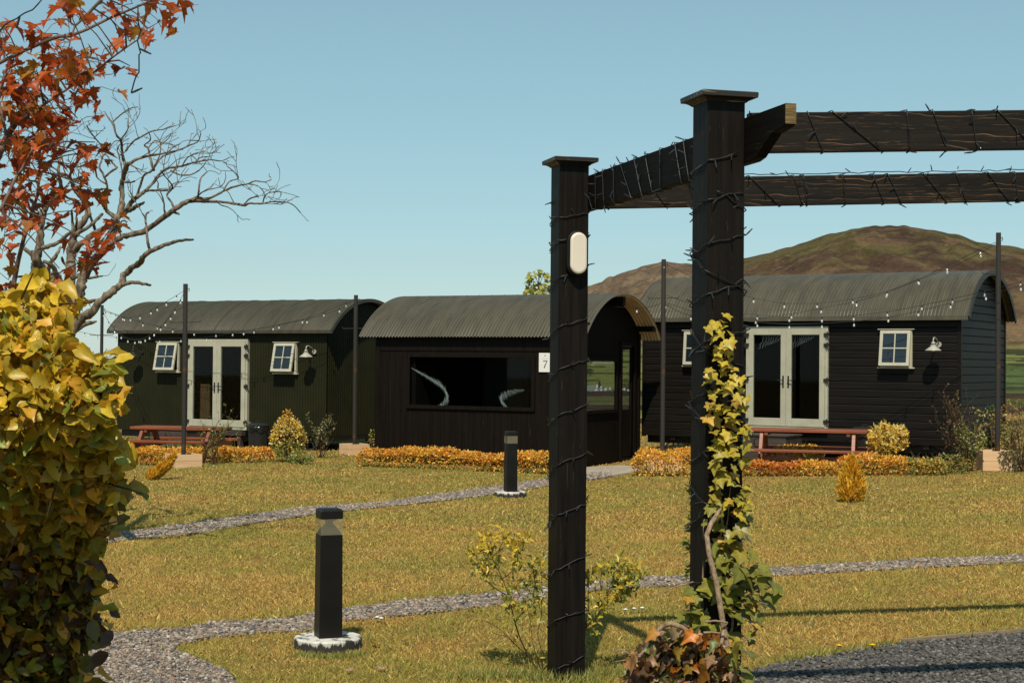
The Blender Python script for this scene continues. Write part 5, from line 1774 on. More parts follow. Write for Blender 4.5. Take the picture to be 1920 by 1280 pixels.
# ------------------------------------------------------------------ bare gnarled tree
def z3(p): return (60 + p[0] / 2.844, 190 + p[1] / 2.844)
BT_D = 17.0
LIMBS = [  # (depth shift, [(x, y, width)...]) read off an enlarged view
 (0.0, [(235, 1090, 60), (250, 1010, 57), (275, 940, 50), (330, 850, 42), (400, 760, 36), (435, 690, 34), (450, 640, 34), (475, 580, 32), (482, 500, 26), (478, 450, 26), (490, 390, 26), (505, 345, 24), (530, 325, 16), (600, 295, 12), (690, 280, 8), (780, 260, 6), (840, 235, 5), (885, 215, 4), (900, 170, 2)]),
 (0.1, [(500, 350, 16), (490, 310, 14), (478, 260, 12), (475, 210, 10), (450, 180, 9), (430, 120, 8), (405, 85, 6), (388, 55, 3)]),
 (0.1, [(430, 110, 6), (470, 75, 5), (520, 40, 3), (565, 30, 1.5)]),
 (-0.2, [(500, 265, 9), (540, 215, 8), (590, 185, 7), (640, 160, 6), (700, 150, 4), (770, 128, 2)]),
 (-0.1, [(470, 205, 7), (500, 170, 6), (515, 130, 5), (512, 95, 2)]),
 (-0.5, [(330, 830, 34), (380, 790, 36), (430, 750, 34), (500, 715, 30), (600, 690, 28), (670, 640, 28), (740, 590, 26), (800, 550, 24), (850, 530, 22), (930, 535, 16), (1000, 535, 13), (1080, 545, 12), (1130, 555, 11), (1160, 545, 8), (1230, 545, 7), (1290, 535, 5), (1380, 545, 3), (1435, 597, 1.5)]),
 (-0.6, [(850, 528, 16), (885, 515, 14), (940, 520, 12), (1020, 480, 9), (1080, 455, 8), (1150, 440, 6), (1190, 425, 5), (1240, 430, 3), (1275, 418, 2)]),
 (-0.7, [(1020, 480, 7), (1050, 430, 5), (1100, 410, 4), (1080, 380, 3), (1040, 345, 1.5)]),
 (-0.4, [(1130, 552, 7), (1160, 520, 6), (1200, 508, 4), (1210, 512, 2)]),
 (-0.5, [(1230, 545, 6), (1240, 510, 5), (1260, 490, 3), (1320, 480, 2), (1328, 502, 1.2)]),
 (-0.6, [(1150, 440, 5), (1200, 450, 4), (1230, 475, 3), (1240, 500, 2)]),
 (-0.6, [(885, 512, 9), (890, 470, 8), (900, 410, 7), (940, 372, 3)]),
 (-0.4, [(765, 585, 11), (745, 540, 9), (720, 500, 8), (750, 460, 7), (735, 430, 5), (700, 390, 4), (690, 370, 2)]),
 (-0.4, [(720, 500, 6), (745, 445, 5), (790, 430, 2)]),
 (-0.3, [(740, 590, 14), (770, 595, 12), (785, 603, 7)]),
 (-0.9, [(195, 1235, 60), (260, 1160, 50), (320, 1120, 46), (370, 1060, 40), (430, 1010, 38), (480, 970, 36), (490, 930, 34), (530, 890, 30), (575, 860, 30), (600, 820, 26), (660, 785, 22), (740, 755, 18), (810, 740, 13), (862, 738, 8)]),
 (-0.9, [(480, 978, 22), (540, 965, 18), (590, 972, 15), (634, 980, 11)]),
 (-0.9, [(630, 798, 14), (615, 740, 12), (612, 690, 10), (605, 610, 9), (625, 590, 5)]),
 (-0.9, [(606, 625, 6), (585, 592, 4)]), 
 (-0.7, [(195, 1240, 44), (270, 1195, 30), (345, 1172, 8)]),
 (-0.8, [(300, 1070, 20), (340, 1062, 16), (370, 1068, 14)]),
 (0.3, [(460, 615, 30), (520, 580, 24), (560, 560, 20), (600, 538, 9)]),
 (0.4, [(500, 585, 26), (530, 540, 24), (560, 510, 22), (600, 480, 16), (650, 430, 14), (670, 400, 12), (720, 360, 11), (800, 345, 9), (870, 325, 8), (950, 312, 5), (1010, 318, 3), (1055, 298, 1.5)]),
 (0.4, [(530, 545, 12), (535, 510, 9), (525, 485, 5)]),
 (0.5, [(600, 480, 10), (650, 475, 9), (720, 475, 7), (755, 465, 4)]),
 (0.4, [(650, 372, 13), (630, 300, 12), (620, 250, 8), (600, 235, 5), (632, 205, 4), (625, 170, 2)]),
 (0.5, [(620, 250, 5), (655, 210, 4), (690, 225, 2)]),
 (0.5, [(560, 505, 12), (580, 440, 10), (600, 390, 9), (640, 370, 8), (690, 300, 6), (760, 270, 5), (830, 240, 3), (840, 215, 2)]),
 (0.3, [(800, 345, 6), (830, 300, 5), (880, 275, 4), (918, 270, 2)]),
 (0.3, [(740, 370, 8), (790, 392, 6), (850, 390, 5), (900, 360, 4), (930, 320, 2)]),
 (0.2, [(640, 370, 8), (660, 330, 6), (680, 290, 5), (685, 230, 4), (670, 195, 2)]),
 (0.3, [(870, 325, 5), (900, 300, 4), (940, 295, 2)]),
 (-0.2, [(495, 430, 12), (525, 432, 9), (550, 425, 6)]),
 (0.8, [(455, 628, 22), (400, 585, 20), (380, 550, 17), (350, 525, 14), (330, 500, 10)]),
 (0.9, [(380, 555, 13), (402, 500, 11), (398, 440, 10), (380, 390, 9), (360, 350, 8), (375, 300, 6), (370, 240, 5), (335, 195, 4), (292, 135, 2)]),
 (0.9, [(330, 195, 3), (365, 165, 2)]),
 (0.8, [(450, 355, 10), (410, 385, 9), (390, 405, 8)]),
 (0.9, [(455, 355, 8), (430, 330, 7), (400, 290, 5), (380, 285, 3)]),
 (0.9, [(375, 300, 5), (410, 250, 4), (440, 215, 3), (465, 210, 2)]),
 (0.7, [(395, 440, 8), (350, 410, 6), (330, 360, 5), (280, 350, 3)]),
 (1.2, [(205, 830, 50), (212, 760, 48), (238, 690, 40), (285, 625, 34), (300, 590, 30), (278, 535, 26), (235, 480, 22), (212, 430, 20), (203, 390, 14), (240, 330, 8), (262, 300, 4)]),
 (1.3, [(210, 420, 12), (250, 408, 10), (272, 395, 8), (268, 378, 5)]),
 (1.0, [(225, 800, 40), (272, 750, 32), (340, 700, 30), (410, 665, 28), (455, 630, 26)]),
 (1.1, [(236, 705, 22), (300, 670, 18), (345, 630, 16), (378, 600, 12)]),
 (1.2, [(340, 690, 16), (318, 630, 12), (305, 600, 10)]),
 (0.6, [(60, 780, 26), (130, 755, 20), (215, 690, 14)]),
 (0.6, [(220, 720, 12), (215, 640, 14), (212, 580, 9)]),
 (0.5, [(235, 690, 10), (240, 620, 9)]),
 (1.5, [(15, 880, 52), (38, 800, 44), (45, 690, 40), (55, 620, 34), (78, 560, 30), (130, 510, 26), (160, 490, 22), (152, 430, 18), (142, 380, 14), (147, 330, 10), (162, 260, 7), (190, 200, 3)]),
 (1.5, [(75, 580, 22), (60, 530, 18), (40, 470, 14), (20, 420, 8)]),
 (1.4, [(155, 490, 12), (200, 520, 9), (235, 530, 7)]),
 (1.4, [(150, 340, 7), (130, 290, 5), (110, 240, 3)]),
 (0.6, [(140, 1130, 62), (90, 1010, 58), (62, 920, 50), (25, 860, 46), (10, 800, 40)]),
 (0.7, [(120, 960, 30), (60, 880, 28), (0, 815, 24), (-60, 770, 14)]),
 (0.5, [(80, 960, 22), (95, 870, 20), (130, 820, 18), (150, 775, 8)]),
 (0.6, [(60, 900, 20), (20, 800, 16), (70, 780, 10)]),
 (0.2, [(270, 945, 14), (330, 938, 12), (378, 930, 6)]),
 (0.2, [(170, 975, 24), (240, 930, 22), (310, 915, 14)]),
 (0.1, [(200, 900, 12), (165, 850, 14), (160, 830, 9)]),
 (0.0, [(200, 1010, 40), (150, 960, 34), (110, 880, 26), (60, 850, 18)]),
]
bb = G(110, 905 + 10)
bb = P(95, 700, BT_D); bb.z = 0.0
bare = thing('bare_tree', 'bare gnarled grey tree with twisting leafless limbs behind the golden hedge', 'tree', bb)
def limb3(zpts, dz, j=0):
    rr = random.Random(j)
    pts = []; rad = []
    n = len(zpts)
    for i, (x, y, w) in enumerate(zpts):
        D = BT_D + dz + 0.35 * math.sin(i * 0.9 + j) * (i / n)
        px, py = z3((x, y))
        pts.append(P(px, py, D)); rad.append(max(0.005, 0.5 * (w + 2.2 * min(1, 12 / w)) / 2.844 * D / F))
    # smooth, knobbly refinement
    out = []; ro = []
    for i in range(n - 1):
        p0 = pts[max(i - 1, 0)]; p1 = pts[i]; p2 = pts[i + 1]; p3 = pts[min(i + 2, n - 1)]
        for k in range(5):
            t = k / 5
            q = 0.5 * ((2 * p1) + (p2 - p0) * t + (2 * p0 - 5 * p1 + 4 * p2 - p3) * t * t + (3 * p1 - p0 - 3 * p2 + p3) * t ** 3)
            r = rad[i] * (1 - t) + rad[i + 1] * t
            q = q + Vector((rr.uniform(-1, 1), rr.uniform(-1, 1), rr.uniform(-1, 1))) * r * 0.22
            out.append(q); ro.append(r * rr.uniform(0.88, 1.15))
    out.append(pts[-1]); ro.append(rad[-1] * 0.7)
    return out, ro
tr = MB()
tp = [P(105, 1010, BT_D), P(103, 850, BT_D), P(108, 720, BT_D), P(118, 640, BT_D), P(132, 590, BT_D), P(143, 560, BT_D)]
tp[0].z = -0.1
tr.tube(tp, [0.20, 0.16, 0.14, 0.12, 0.10, 0.075], 14)
tr.tube([P(120, 640, BT_D), P(128, 628, BT_D - 0.4), P(133, 620, BT_D - 0.9)], [0.09, 0.07, 0.06], 10)
tr.tube([P(110, 690, BT_D), P(106, 620, BT_D + 0.3), P(108, 585, BT_D + 0.6)], [0.11, 0.08, 0.065], 10)
tr.tube([P(112, 640, BT_D), P(128, 560, BT_D + 0.4), P(133, 500, BT_D + 0.9), P(133, 478, BT_D + 1.2)], [0.08, 0.07, 0.06, 0.05], 10)
tr.tube([P(110, 600, BT_D + 0.5), P(75, 550, BT_D + 1.0), P(66, 500, BT_D + 1.5)], [0.07, 0.06, 0.055], 10)
tr.build('trunk', M['bark'], bare, world=True, smooth=True)
tw = None
rt_ = random.Random(5)
def twig(p, d, ln, r, lev):
    n = max(3, int(ln / 0.06))
    pts = [p]; q = p.copy(); dd = d.normalized()
    kids = []
    for i in range(n):
        dd = (dd + Vector((rt_.uniform(-1, 1), rt_.uniform(-.6, .6), rt_.uniform(-0.9, 1.0))) * 0.42).normalized()
        q = q + dd * (ln / n)
        pts.append(q.copy())
        if lev > 0 and i > 0 and rt_.random() < 0.45:
            kids.append((q.copy(), dd.copy()))
    tw.tube(pts, [max(0.0034, r * (1 - 0.6 * i / n)) for i in range(n + 1)], 4)
    for k, (a, b) in enumerate(kids):
        s = Vector((rt_.uniform(-1, 1), rt_.uniform(-.5, .5), rt_.uniform(-.5, 1.1)))
        twig(a, (b * 0.9 + s * 0.8), ln * rt_.uniform(0.35, 0.6), r * 0.55, lev - 1)
for j, (dz, zp) in enumerate(LIMBS):
    pts, ro = limb3(zp, dz, j)
    lm = MB(); lm.tube(pts, ro, 8 if zp[0][2] > 12 else 6)
    tw = lm
    if zp[-1][2] <= 6:
        m = len(pts)
        for i in range(m // 3, m, 3):
            if rt_.random() < 0.38:
                d = (pts[min(i + 1, m - 1)] - pts[i - 1]).normalized()
                twig(pts[i], d * 0.8 + Vector((rt_.uniform(-.8, .8), rt_.uniform(-.4, .4), rt_.uniform(-.3, 1.0))), rt_.uniform(0.15, 0.42), max(0.003, ro[i] * 0.45), 1)
        twig(pts[-1], pts[-1] - pts[-3], 0.10 if zp[-1][2] < 2.1 else 0.20, 0.003, 1)
    lm.build('limb', M['bark'], bare, world=True, smooth=True)

# ------------------------------------------------------------------ red maple
def z1(x, y): return (x / 4.266, y / 4.266)
def z2(x, y): return (x / 3.763, 280 + y / 3.763)
MD = 5.8
mb_ = P(25, 700, MD); mb_.z = 0
maple = thing('maple_tree', 'maple tree with rusty red leaves reaching in from the left edge', 'tree', mb_)
MBR = [
 (0.0, [z1(x, y) + (w,) for x, y, w in [(-200, 600, 36), (-80, 545, 34), (0, 502, 30), (180, 412, 28), (380, 325, 28), (470, 292, 30), (560, 290, 26), (700, 235, 24), (880, 145, 22), (1050, 75, 18), (1150, 35, 14), (1260, -30, 9)]]),
 (0.2, [z1(x, y) + (w,) for x, y, w in [(830, -20, 26), (690, 125, 26), (600, 210, 18), (568, 300, 13), (540, 430, 11), (520, 470, 8)]]),
 (0.1, [z1(x, y) + (w,) for x, y, w in [(20, 1170, 62), (80, 1050, 55), (160, 940, 46), (210, 850, 38), (265, 745, 26), (330, 630, 22), (400, 520, 16), (430, 450, 10)]]),
 (-0.1, [z1(x, y) + (w,) for x, y, w in [(140, 970, 32), (210, 930, 30), (300, 870, 26), (420, 790, 22), (560, 700, 18), (720, 605, 18), (800, 540, 18), (900, 460, 16), (1010, 380, 15), (1100, 320, 11), (1180, 230, 8), (1320, 150, 6), (1420, 50, 4)]]),
 (-0.2, [z1(x, y) + (w,) for x, y, w in [(740, 590, 7), (820, 602, 7), (890, 595, 6), (940, 575, 4)]]),
 (-0.3, [z2(x, y) + (w,) for x, y, w in [(0, 430, 26), (60, 310, 25), (100, 220, 25), (160, 130, 22), (235, -10, 18)]]),
 (0.1, [z2(x, y) + (w,) for x, y, w in [(60, 1400, 50), (80, 1100, 46), (100, 930, 40), (130, 780, 36), (170, 620, 32), (220, 470, 28), (262, 330, 24), (275, 230, 20), (278, 120, 14)]]),
 (0.2, [z2(x, y) + (w,) for x, y, w in [(190, 560, 14), (230, 480, 12), (420, 440, 8), (530, 432, 6), (560, 425, 4)]]),
 (0.1, [z2(x, y) + (w,) for x, y, w in [(120, 830, 14), (60, 700, 12), (-30, 640, 10)]]),
 (0.3, [z2(x, y) + (w,) for x, y, w in [(150, 720, 8), (190, 650, 8), (240, 590, 6), (300, 560, 4)]]),
 (-0.1, [z1(x, y) + (w,) for x, y, w in [(-60, 1350, 60), (20, 1170, 56)]]),
 (0.0, [z1(x, y) + (w,) for x, y, w in [(50, 1080, 26), (-10, 800, 20), (20, 640, 14), (40, 560, 8)]]),
 (0.2, [z2(x, y) + (w,) for x, y, w in [(105, 900, 20), (400, 880, 12), (560, 800, 9), (680, 700, 8), (760, 590, 6), (830, 540, 4)]]),
]
samples = []
for j, (dz, zp) in enumerate(MBR):
    pts = [P(x, y, MD + dz + 0.05 * math.sin(i + j)) for i, (x, y, w) in enumerate(zp)]
    rad = [0.5 * w / 4.266 * MD / F for x, y, w in zp]
    out = []; ro = []
    for i in range(len(pts) - 1):
        for k in range(5):
            t = k / 5
            out.append(pts[i].lerp(pts[i + 1], t)); ro.append(rad[i] * (1 - t) + rad[i + 1] * t)
    out.append(pts[-1]); ro.append(rad[-1])
    m = MB(); m.tube(out, ro, 8); m.build('limb', M['bark_maple'], maple, world=True, smooth=True)
    samples += out
m = MB(); m.tube([Vector((mb_.x - 0.1, mb_.y, -0.1)), P(10, 1000, MD), P(14, 800, MD), P(16, 650, MD)], [0.09, 0.075, 0.06, 0.04], 12); m.build('trunk', M['bark_maple'], maple, world=True, smooth=True)
CL1 = [(540, 90), (650, 100), (460, 180), (640, 180), (350, 300), (440, 380), (540, 340), (870, 90), (960, 40), (1060, 30), (1020, 150), (1000, 240), (1060, 250), (1140, 280), (1200, 220), (1290, 220), (1390, 90), (1440, 40), (1500, 40), (1390, 180), (1250, 60), (850, 390), (960, 340), (1030, 330), (690, 490), (790, 500), (930, 550), (1040, 560), (440, 470), (540, 480), (290, 590), (380, 560), (600, 560), (500, 620), (600, 640), (690, 610), (720, 700), (430, 700), (410, 640), (530, 680), (590, 760), (560, 860), (520, 800), (400, 850), (280, 800), (160, 740), (60, 720), (200, 860), (220, 740), (130, 820), (20, 620), (80, 590), (170, 640), (0, 260), (20, 340), (20, 240), (0, 400), (100, 680), (240, 970), (330, 1000), (420, 1010), (560, 990), (620, 980), (470, 960), (340, 930), (30, 930), (110, 930), (30, 1060), (150, 1090), (260, 1060), (370, 1060), (440, 1130), (300, 1140), (330, 1200), (210, 1140), (120, 1200), (60, 1230), (730, 1190), (760, 1170), (610, 1230), (700, 1245), (190, 1210), (390, 1180)]
CL2 = [(180, 100), (290, 130), (190, 190), (320, 180), (40, 270), (130, 340), (50, 330), (150, 270), (250, 300), (330, 290), (560, 300), (650, 310), (720, 310), (490, 130), (490, 390), (550, 400), (170, 400), (230, 400), (60, 480), (110, 510), (40, 520), (180, 570), (310, 560), (210, 540), (30, 640), (80, 720), (20, 710), (820, 520), (900, 540), (640, 680), (740, 640), (720, 720), (800, 720), (640, 760), (560, 830), (700, 845), (420, 870), (90, 970), (40, 990), (60, 920)]
cent = [z1(*c) for c in CL1] + [z2(*c) for c in CL2]
rr = random.Random(31)
lv_p = []; lv_d = []; lv_n = []; lv_s = []; lv_c = []
tg = MB()
for ci, (cx, cy) in enumerate(cent):
    dense = cx < 150 and cy < 320
    sparse = cx > 190
    n = 2 if sparse else (4 if dense else 3)
    D0 = MD + rr.uniform(-0.35, 0.35)
    c0 = P(cx, cy, D0)
    near = min(samples, key=lambda s: (s - c0).length)
    if (near - c0).length < 0.45:
        mid = near.lerp(c0, 0.5) + Vector((0, 0, 0.02))
        tg.tube([near, mid, c0 + Vector((0, 0, 0.015))], [0.004, 0.0028, 0.0018], 4)
    for k in range(n):
        p = c0 + Vector((rr.gauss(0, 0.030), rr.gauss(0, 0.05), rr.gauss(0, 0.018))) * (1.0 if sparse else 1.4)
        ang = rr.uniform(0, 2 * math.pi)
        d = Vector((math.cos(ang), math.sin(ang) * 0.8 - 0.25, rr.uniform(-0.75, 0.10)))
        nn = Vector((rr.uniform(-.45, .45), rr.uniform(-0.5, 0.30), 1.0))
        s = rr.uniform(0.038, 0.066) * (1.15 if cx < 60 and 320 < cy < 400 else 1)
        st = p - d.normalized() * s * 0.35
        lv_p.append(st); lv_d.append(d); lv_n.append(nn); lv_s.append(s)
        tg.tube([st, st.lerp(c0, 0.6) + Vector((0, 0, 0.01)), c0], [0.0012, 0.0014, 0.0016], 3)
        q = rr.random()
        base = (0.48, 0.112, 0.030) if q < 0.55 else ((0.36, 0.135, 0.026) if q < 0.74 else ((0.30, 0.062, 0.022) if q < 0.92 else (0.40, 0.22, 0.04)))
        f = rr.uniform(0.75, 1.25)
        lv_c.append([v * f for v in base])
tg.build('twigs', M['bark_maple'], maple, world=True)
nb = NB()
S = np.array(lv_s)[:, None] * np.stack([rng.uniform(0.75, 1.05, len(lv_s)), np.ones(len(lv_s)), rng.uniform(0.6, 2.6, len(lv_s))], -1)
nb.batch(MAPLE[0], MAPLE[1], frames(np.array([tuple(v) for v in lv_d]), np.array([tuple(v) for v in lv_n]), S), np.array([tuple(v) for v in lv_p]), veined(MAPLE, np.array(lv_c), 1.25, 1.1, 0.85))
nb.build('foliage', M['leaf_maple'], maple)
# two loose ends of dead fairy light cable hanging in the maple
fairy('loose end of black cable dangling in the sky from the upper maple branch', [P(x / 4.266, y / 4.266, 5.6) for x, y in [(1105, 40), (1103, 120), (1108, 190), (1125, 250), (1100, 330), (1115, 390), (1125, 425), (1112, 440), (1113, 510), (1112, 580), (1090, 610), (1072, 660), (1062, 700), (1050, 745)]], 0.14, rad=0.0028, outdir=lambda p: Vector((1, 0, 0)))['group'] = 'loose cable ends in the maple'
fairy('loose end of black cable across the upper left corner of the sky', [P(x / 4.266, y / 4.266, 5.6) for x, y in [(350, -20), (300, 40), (262, 80), (200, 105), (160, 130), (135, 150), (80, 175), (40, 200), (-10, 260)]], 0.10, rad=0.0028, outdir=lambda p: Vector((0.4, 0, -1)))['group'] = 'loose cable ends in the maple'

# ------------------------------------------------------------------ beech hedge close by on the left
HB = [(430, 20), (505, 40), (520, 60), (545, 112), (568, 158), (590, 140), (628, 132), (650, 134), (672, 190), (690, 222), (740, 232), (787, 213), (830, 232), (860, 235), (905, 228), (935, 225), (975, 222), (1006, 212), (1050, 190), (1085, 206), (1140, 203), (1195, 200), (1230, 172), (1280, 176), (1500, 165), (1900, 120)]
hb_y = [a for a, b in HB]; hb_x = [b for a, b in HB]
def hfront(z):
    """how far from the camera the face of the hedge is: it bellies out at the top"""
    return np.interp(z, [0.0, 0.9, 1.3, 1.55, 1.75, 1.95, 2.15, 2.45], [5.45, 5.45, 5.30, 5.02, 4.72, 4.50, 4.66, 5.05])
N = 9800
hz_ = 2.42 * rng.random(N) ** 0.75
yf = hfront(hz_) + (fbm(hz_ * 3.1 + 7, rng.random(N) * 0.01 + hz_, 5, 2) - 0.5) * 0.1
dep = rng.exponential(0.26, N); dep = np.minimum(dep, 1.1)
Dh = yf + dep
pyh = 640 - (((hz_ - CAM_Z) / Dh) * math.cos(PITCH) - math.sin(PITCH)) * F
edge = np.interp(pyh, hb_y, hb_x) - 24
offx = rng.exponential(1.0, N) ** 1.0 * 110 + rng.normal(0, 10, N)
wide = rng.random(N) < 0.32
offx = np.where(wide, rng.uniform(0, 1100, N), offx)
pxh = edge - offx * (1 - 0.0)
xh = (pxh - 960) / F * Dh
# a few leaves on shoots that reach beyond the face
Ph = np.stack([xh, Dh, hz_], -1)
top_lim = np.interp(pxh, [-900, -100, 0, 40, 60, 80, 105, 150, 240], [540, 560, 560, 545, 514, 518, 548, 570, 672])
ok = (pyh > top_lim + 8) & (rng.random(N) < 1.0)
Ph, dep, pxh, pyh = Ph[ok], dep[ok], pxh[ok], pyh[ok]
extra = [(165, 567), (150, 575), (125, 540), (100, 545), (232, 672), (225, 664), (215, 690), (222, 700), (238, 735), (232, 745), (260, 915), (268, 928), (250, 905), (245, 922), (228, 870), (236, 862), (226, 975), (218, 1002), (208, 1085), (212, 1100), (205, 1140), (200, 1195), (186, 1235), (196, 1260), (215, 1150), (60, 516), (75, 520), (52, 530), (140, 655), (130, 600), (200, 700), (178, 1282)]
rx = random.Random(19)
for k in range(70):
    py_ = rx.uniform(560, 1290)
    extra.append((float(np.interp(py_, hb_y, hb_x)) - 26 + abs(rx.gauss(0, 22)) * (1 if py_ < 1010 else 0.6), py_))
ex = np.array([tuple(P(x, y, float(hfront(2.1 - (y - 677) * 4.8 / F)) + rng.uniform(-0.12, 0.1))) for x, y in extra])
Ph = np.concatenate([Ph, ex]); N = len(Ph)
d = np.stack([rng.normal(0.25, 0.8, N), rng.normal(-0.30, 0.6, N), rng.normal(-0.40, 0.55, N)], -1)
nn = np.stack([rng.normal(0.05, .75, N), rng.normal(-0.55, .6, N), rng.normal(0.70, .55, N)], -1)
s = rng.uniform(0.038, 0.086, N)
Mx = frames(d, nn, np.stack([s * rng.uniform(0.72, 0.98, N), s, s * rng.uniform(0.5, 2.2, N)], -1))
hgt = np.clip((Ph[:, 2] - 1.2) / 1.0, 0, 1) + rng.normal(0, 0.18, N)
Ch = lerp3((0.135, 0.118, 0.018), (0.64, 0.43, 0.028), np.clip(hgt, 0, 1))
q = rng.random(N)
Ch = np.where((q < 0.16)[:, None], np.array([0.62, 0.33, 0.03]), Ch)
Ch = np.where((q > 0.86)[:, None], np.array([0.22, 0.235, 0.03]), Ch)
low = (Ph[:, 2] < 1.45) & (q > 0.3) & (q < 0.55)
Ch = np.where(low[:, None], np.array([0.085, 0.045, 0.022]), Ch)  # dark brown low leaves: the shade down there is put into their colour
Ch = Ch * rng.uniform(0.75, 1.2, (N, 1))
hb0 = Vector((-2.6, 5.7, 0))
hedge = thing('beech_hedge', 'tall leafy beech hedge with golden leaves close by at the left edge', 'hedge', hb0)
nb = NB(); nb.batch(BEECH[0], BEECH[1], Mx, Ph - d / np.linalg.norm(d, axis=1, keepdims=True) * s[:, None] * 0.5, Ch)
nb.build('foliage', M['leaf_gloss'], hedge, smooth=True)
br = MB(); rr = random.Random(3)
for k in range(46):
    x = -1.85 - 1.9 * rr.random() ** 1.5; y = 5.75 + rr.uniform(-0.15, 0.5)
    pts = [Vector((x + rr.gauss(0, .05), y, -0.05))]
    for i in range(9):
        z = (i + 1) * 0.25
        pts.append(Vector((x + rr.gauss(0, 0.04), float(hfront(z)) + 0.30 + rr.uniform(0, 0.35) + 0.1, z)))
    br.tube(pts, [0.018 * (1 - 0.085 * i) for i in range(10)], 5)
for k in range(260):
    i = rr.randrange(N)
    p = Vector(Ph[i]); b = p + Vector((-rr.uniform(0.05, 0.2), rr.uniform(0.08, 0.3), -rr.uniform(0.05, 0.25)))
    br.tube([b, b.lerp(p, .5) + Vector((0, 0, 0.02)), p], [0.004, 0.003, 0.0016], 4)
for a, b in (((205, 720), (232, 668)), ((205, 735), (240, 735)), ((200, 905), (268, 925)), ((190, 985), (225, 975)), ((40, 560), (62, 512)), ((105, 570), (165, 568))):
    pa = P(*a, 4.85); pb = P(*b, 4.72); br.tube([pa, pa.lerp(pb, .5), pb], [0.004, 0.003, 0.0018], 4)
br.build('branches', M['twig'], hedge, world=True)

# ------------------------------------------------------------------ ivy on the near post
ivy = thing('ivy', 'green ivy climbing the front of the near black post', 'climbing plant', C2 - pv * 0.12)
front2 = C2 - pv * (PS / 2)
lp_ = []; ld = []; ln_ = []; ls = []; lc = []
rr = random.Random(12)
bandL = [(596, 1340), (640, 1325), (700, 1322), (800, 1325), (900, 1326), (980, 1322), (1040, 1316), (1100, 1302), (1180, 1262), (1290, 1225)]
bandR = [(596, 1366), (640, 1374), (690, 1392), (760, 1404), (800, 1408), (900, 1402), (960, 1404), (1000, 1412), (1050, 1432), (1100, 1444), (1160, 1428), (1230, 1402), (1290, 1398)]
def bi(t, y): return float(np.interp(y, [a for a, b in t], [b for a, b in t]))
def add_ivy(px, py, s, D=None, col_=None, outw=0.0):
    D = D if D else 7.66 - rr.uniform(0.0, 0.09) - outw
    p = P(px, py, D)
    side = (px - 1355) / 60.0
    d = Vector((rr.uniform(-.9, .9) + 0.35 * side, rr.uniform(-1.1, -0.2), rr.uniform(-1.0, 0.15)))
    n = Vector((rr.uniform(-.7, .7) + 0.2 * side, rr.uniform(-1.0, -0.1), rr.uniform(0.5, 1.5)))
    lp_.append(p - d.normalized() * s * 0.4); ld.append(d); ln_.append(n); ls.append(s)
    if col_ is None:
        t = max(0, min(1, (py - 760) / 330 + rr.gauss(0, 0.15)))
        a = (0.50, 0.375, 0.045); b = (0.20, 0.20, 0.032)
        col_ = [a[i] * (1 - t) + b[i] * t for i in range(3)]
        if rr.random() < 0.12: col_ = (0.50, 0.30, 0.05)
    f = rr.uniform(0.8, 1.2)
    lc.append([c * f for c in col_])
y = 600.0
while y < 1290:
    L_, R_ = bi(bandL, y), bi(bandR, y)
    k = 1.9 + (R_ - L_) / 26
    s0 = 0.053 if y < 760 else (0.060 if y < 980 else 0.072)
    for _ in range(int(round(k * rr.uniform(0.7, 1.3)))):
        add_ivy(rr.uniform(L_, R_), y + rr.uniform(-8, 8), s0 * rr.uniform(0.75, 1.25))
    y += 13 if y < 980 else 17
for px, py, s in ((1432, 1090, 0.17), (1442, 1128, 0.14), (1455, 1100, 0.13), (1402, 1080, 0.17), (1385, 1075, 0.13), (1372, 1120, 0.16), (1328, 1100, 0.15), (1300, 1145, 0.14), (1310, 1165, 0.14), (1412, 1040, 0.12), (1400, 1005, 0.12), (1345, 1075, 0.12), (1378, 1150, 0.14), (1290, 1110, 0.10), (1450, 1120, 0.12), (1406, 1225, 0.12), (1396, 1255, 0.11), (1400, 1275, 0.11)):
    add_ivy(px, py, s * 0.72, 7.66 - rr.uniform(0.05, 0.16))
for k in range(46):      # sparse small leaves down the left edge of the post
    py = rr.uniform(880, 1120); add_ivy(1293 + rr.uniform(-9, 9), py, rr.uniform(0.03, 0.055), 7.9)
nb = NB()
n = len(ls)
S = np.array(ls)[:, None] * np.stack([rng.uniform(0.8, 1.05, n), np.ones(n), rng.uniform(0.3, 1.2, n)], -1)
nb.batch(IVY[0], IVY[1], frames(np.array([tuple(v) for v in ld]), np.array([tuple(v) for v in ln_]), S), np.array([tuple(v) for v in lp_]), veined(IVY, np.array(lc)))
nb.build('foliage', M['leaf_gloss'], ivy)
st = MB()
for k in range(5):
    x0 = 1345 + 10 * k - 20
    pts = [P(x0 + rr.uniform(-4, 4) + (12 * math.sin(q * 0.8 + k)) * 0.6, 1310 - q * (620 - 70 * abs(k - 1)) / 12, 7.685) for q in range(13)]
    st = MB(); st.tube(pts, [0.010 * (1 - q / 15) for q in range(13)], 5); st.build('stem', M['ivy_stem'], ivy, world=True, smooth=True)
for (a, b) in (((1395, 1120), (1445, 1098)), ((1395, 1130), (1440, 1132)), ((1300, 1090), (1222, 1120))):
    pa = P(*a, 7.6); pb = P(*b, 7.55); st = MB(); st.tube([pa, pa.lerp(pb, .5) + Vector((0, 0, .01)), pb], [0.004, 0.0035, 0.002], 5); st.build('stem', M['ivy_stem'], ivy, world=True, smooth=True)

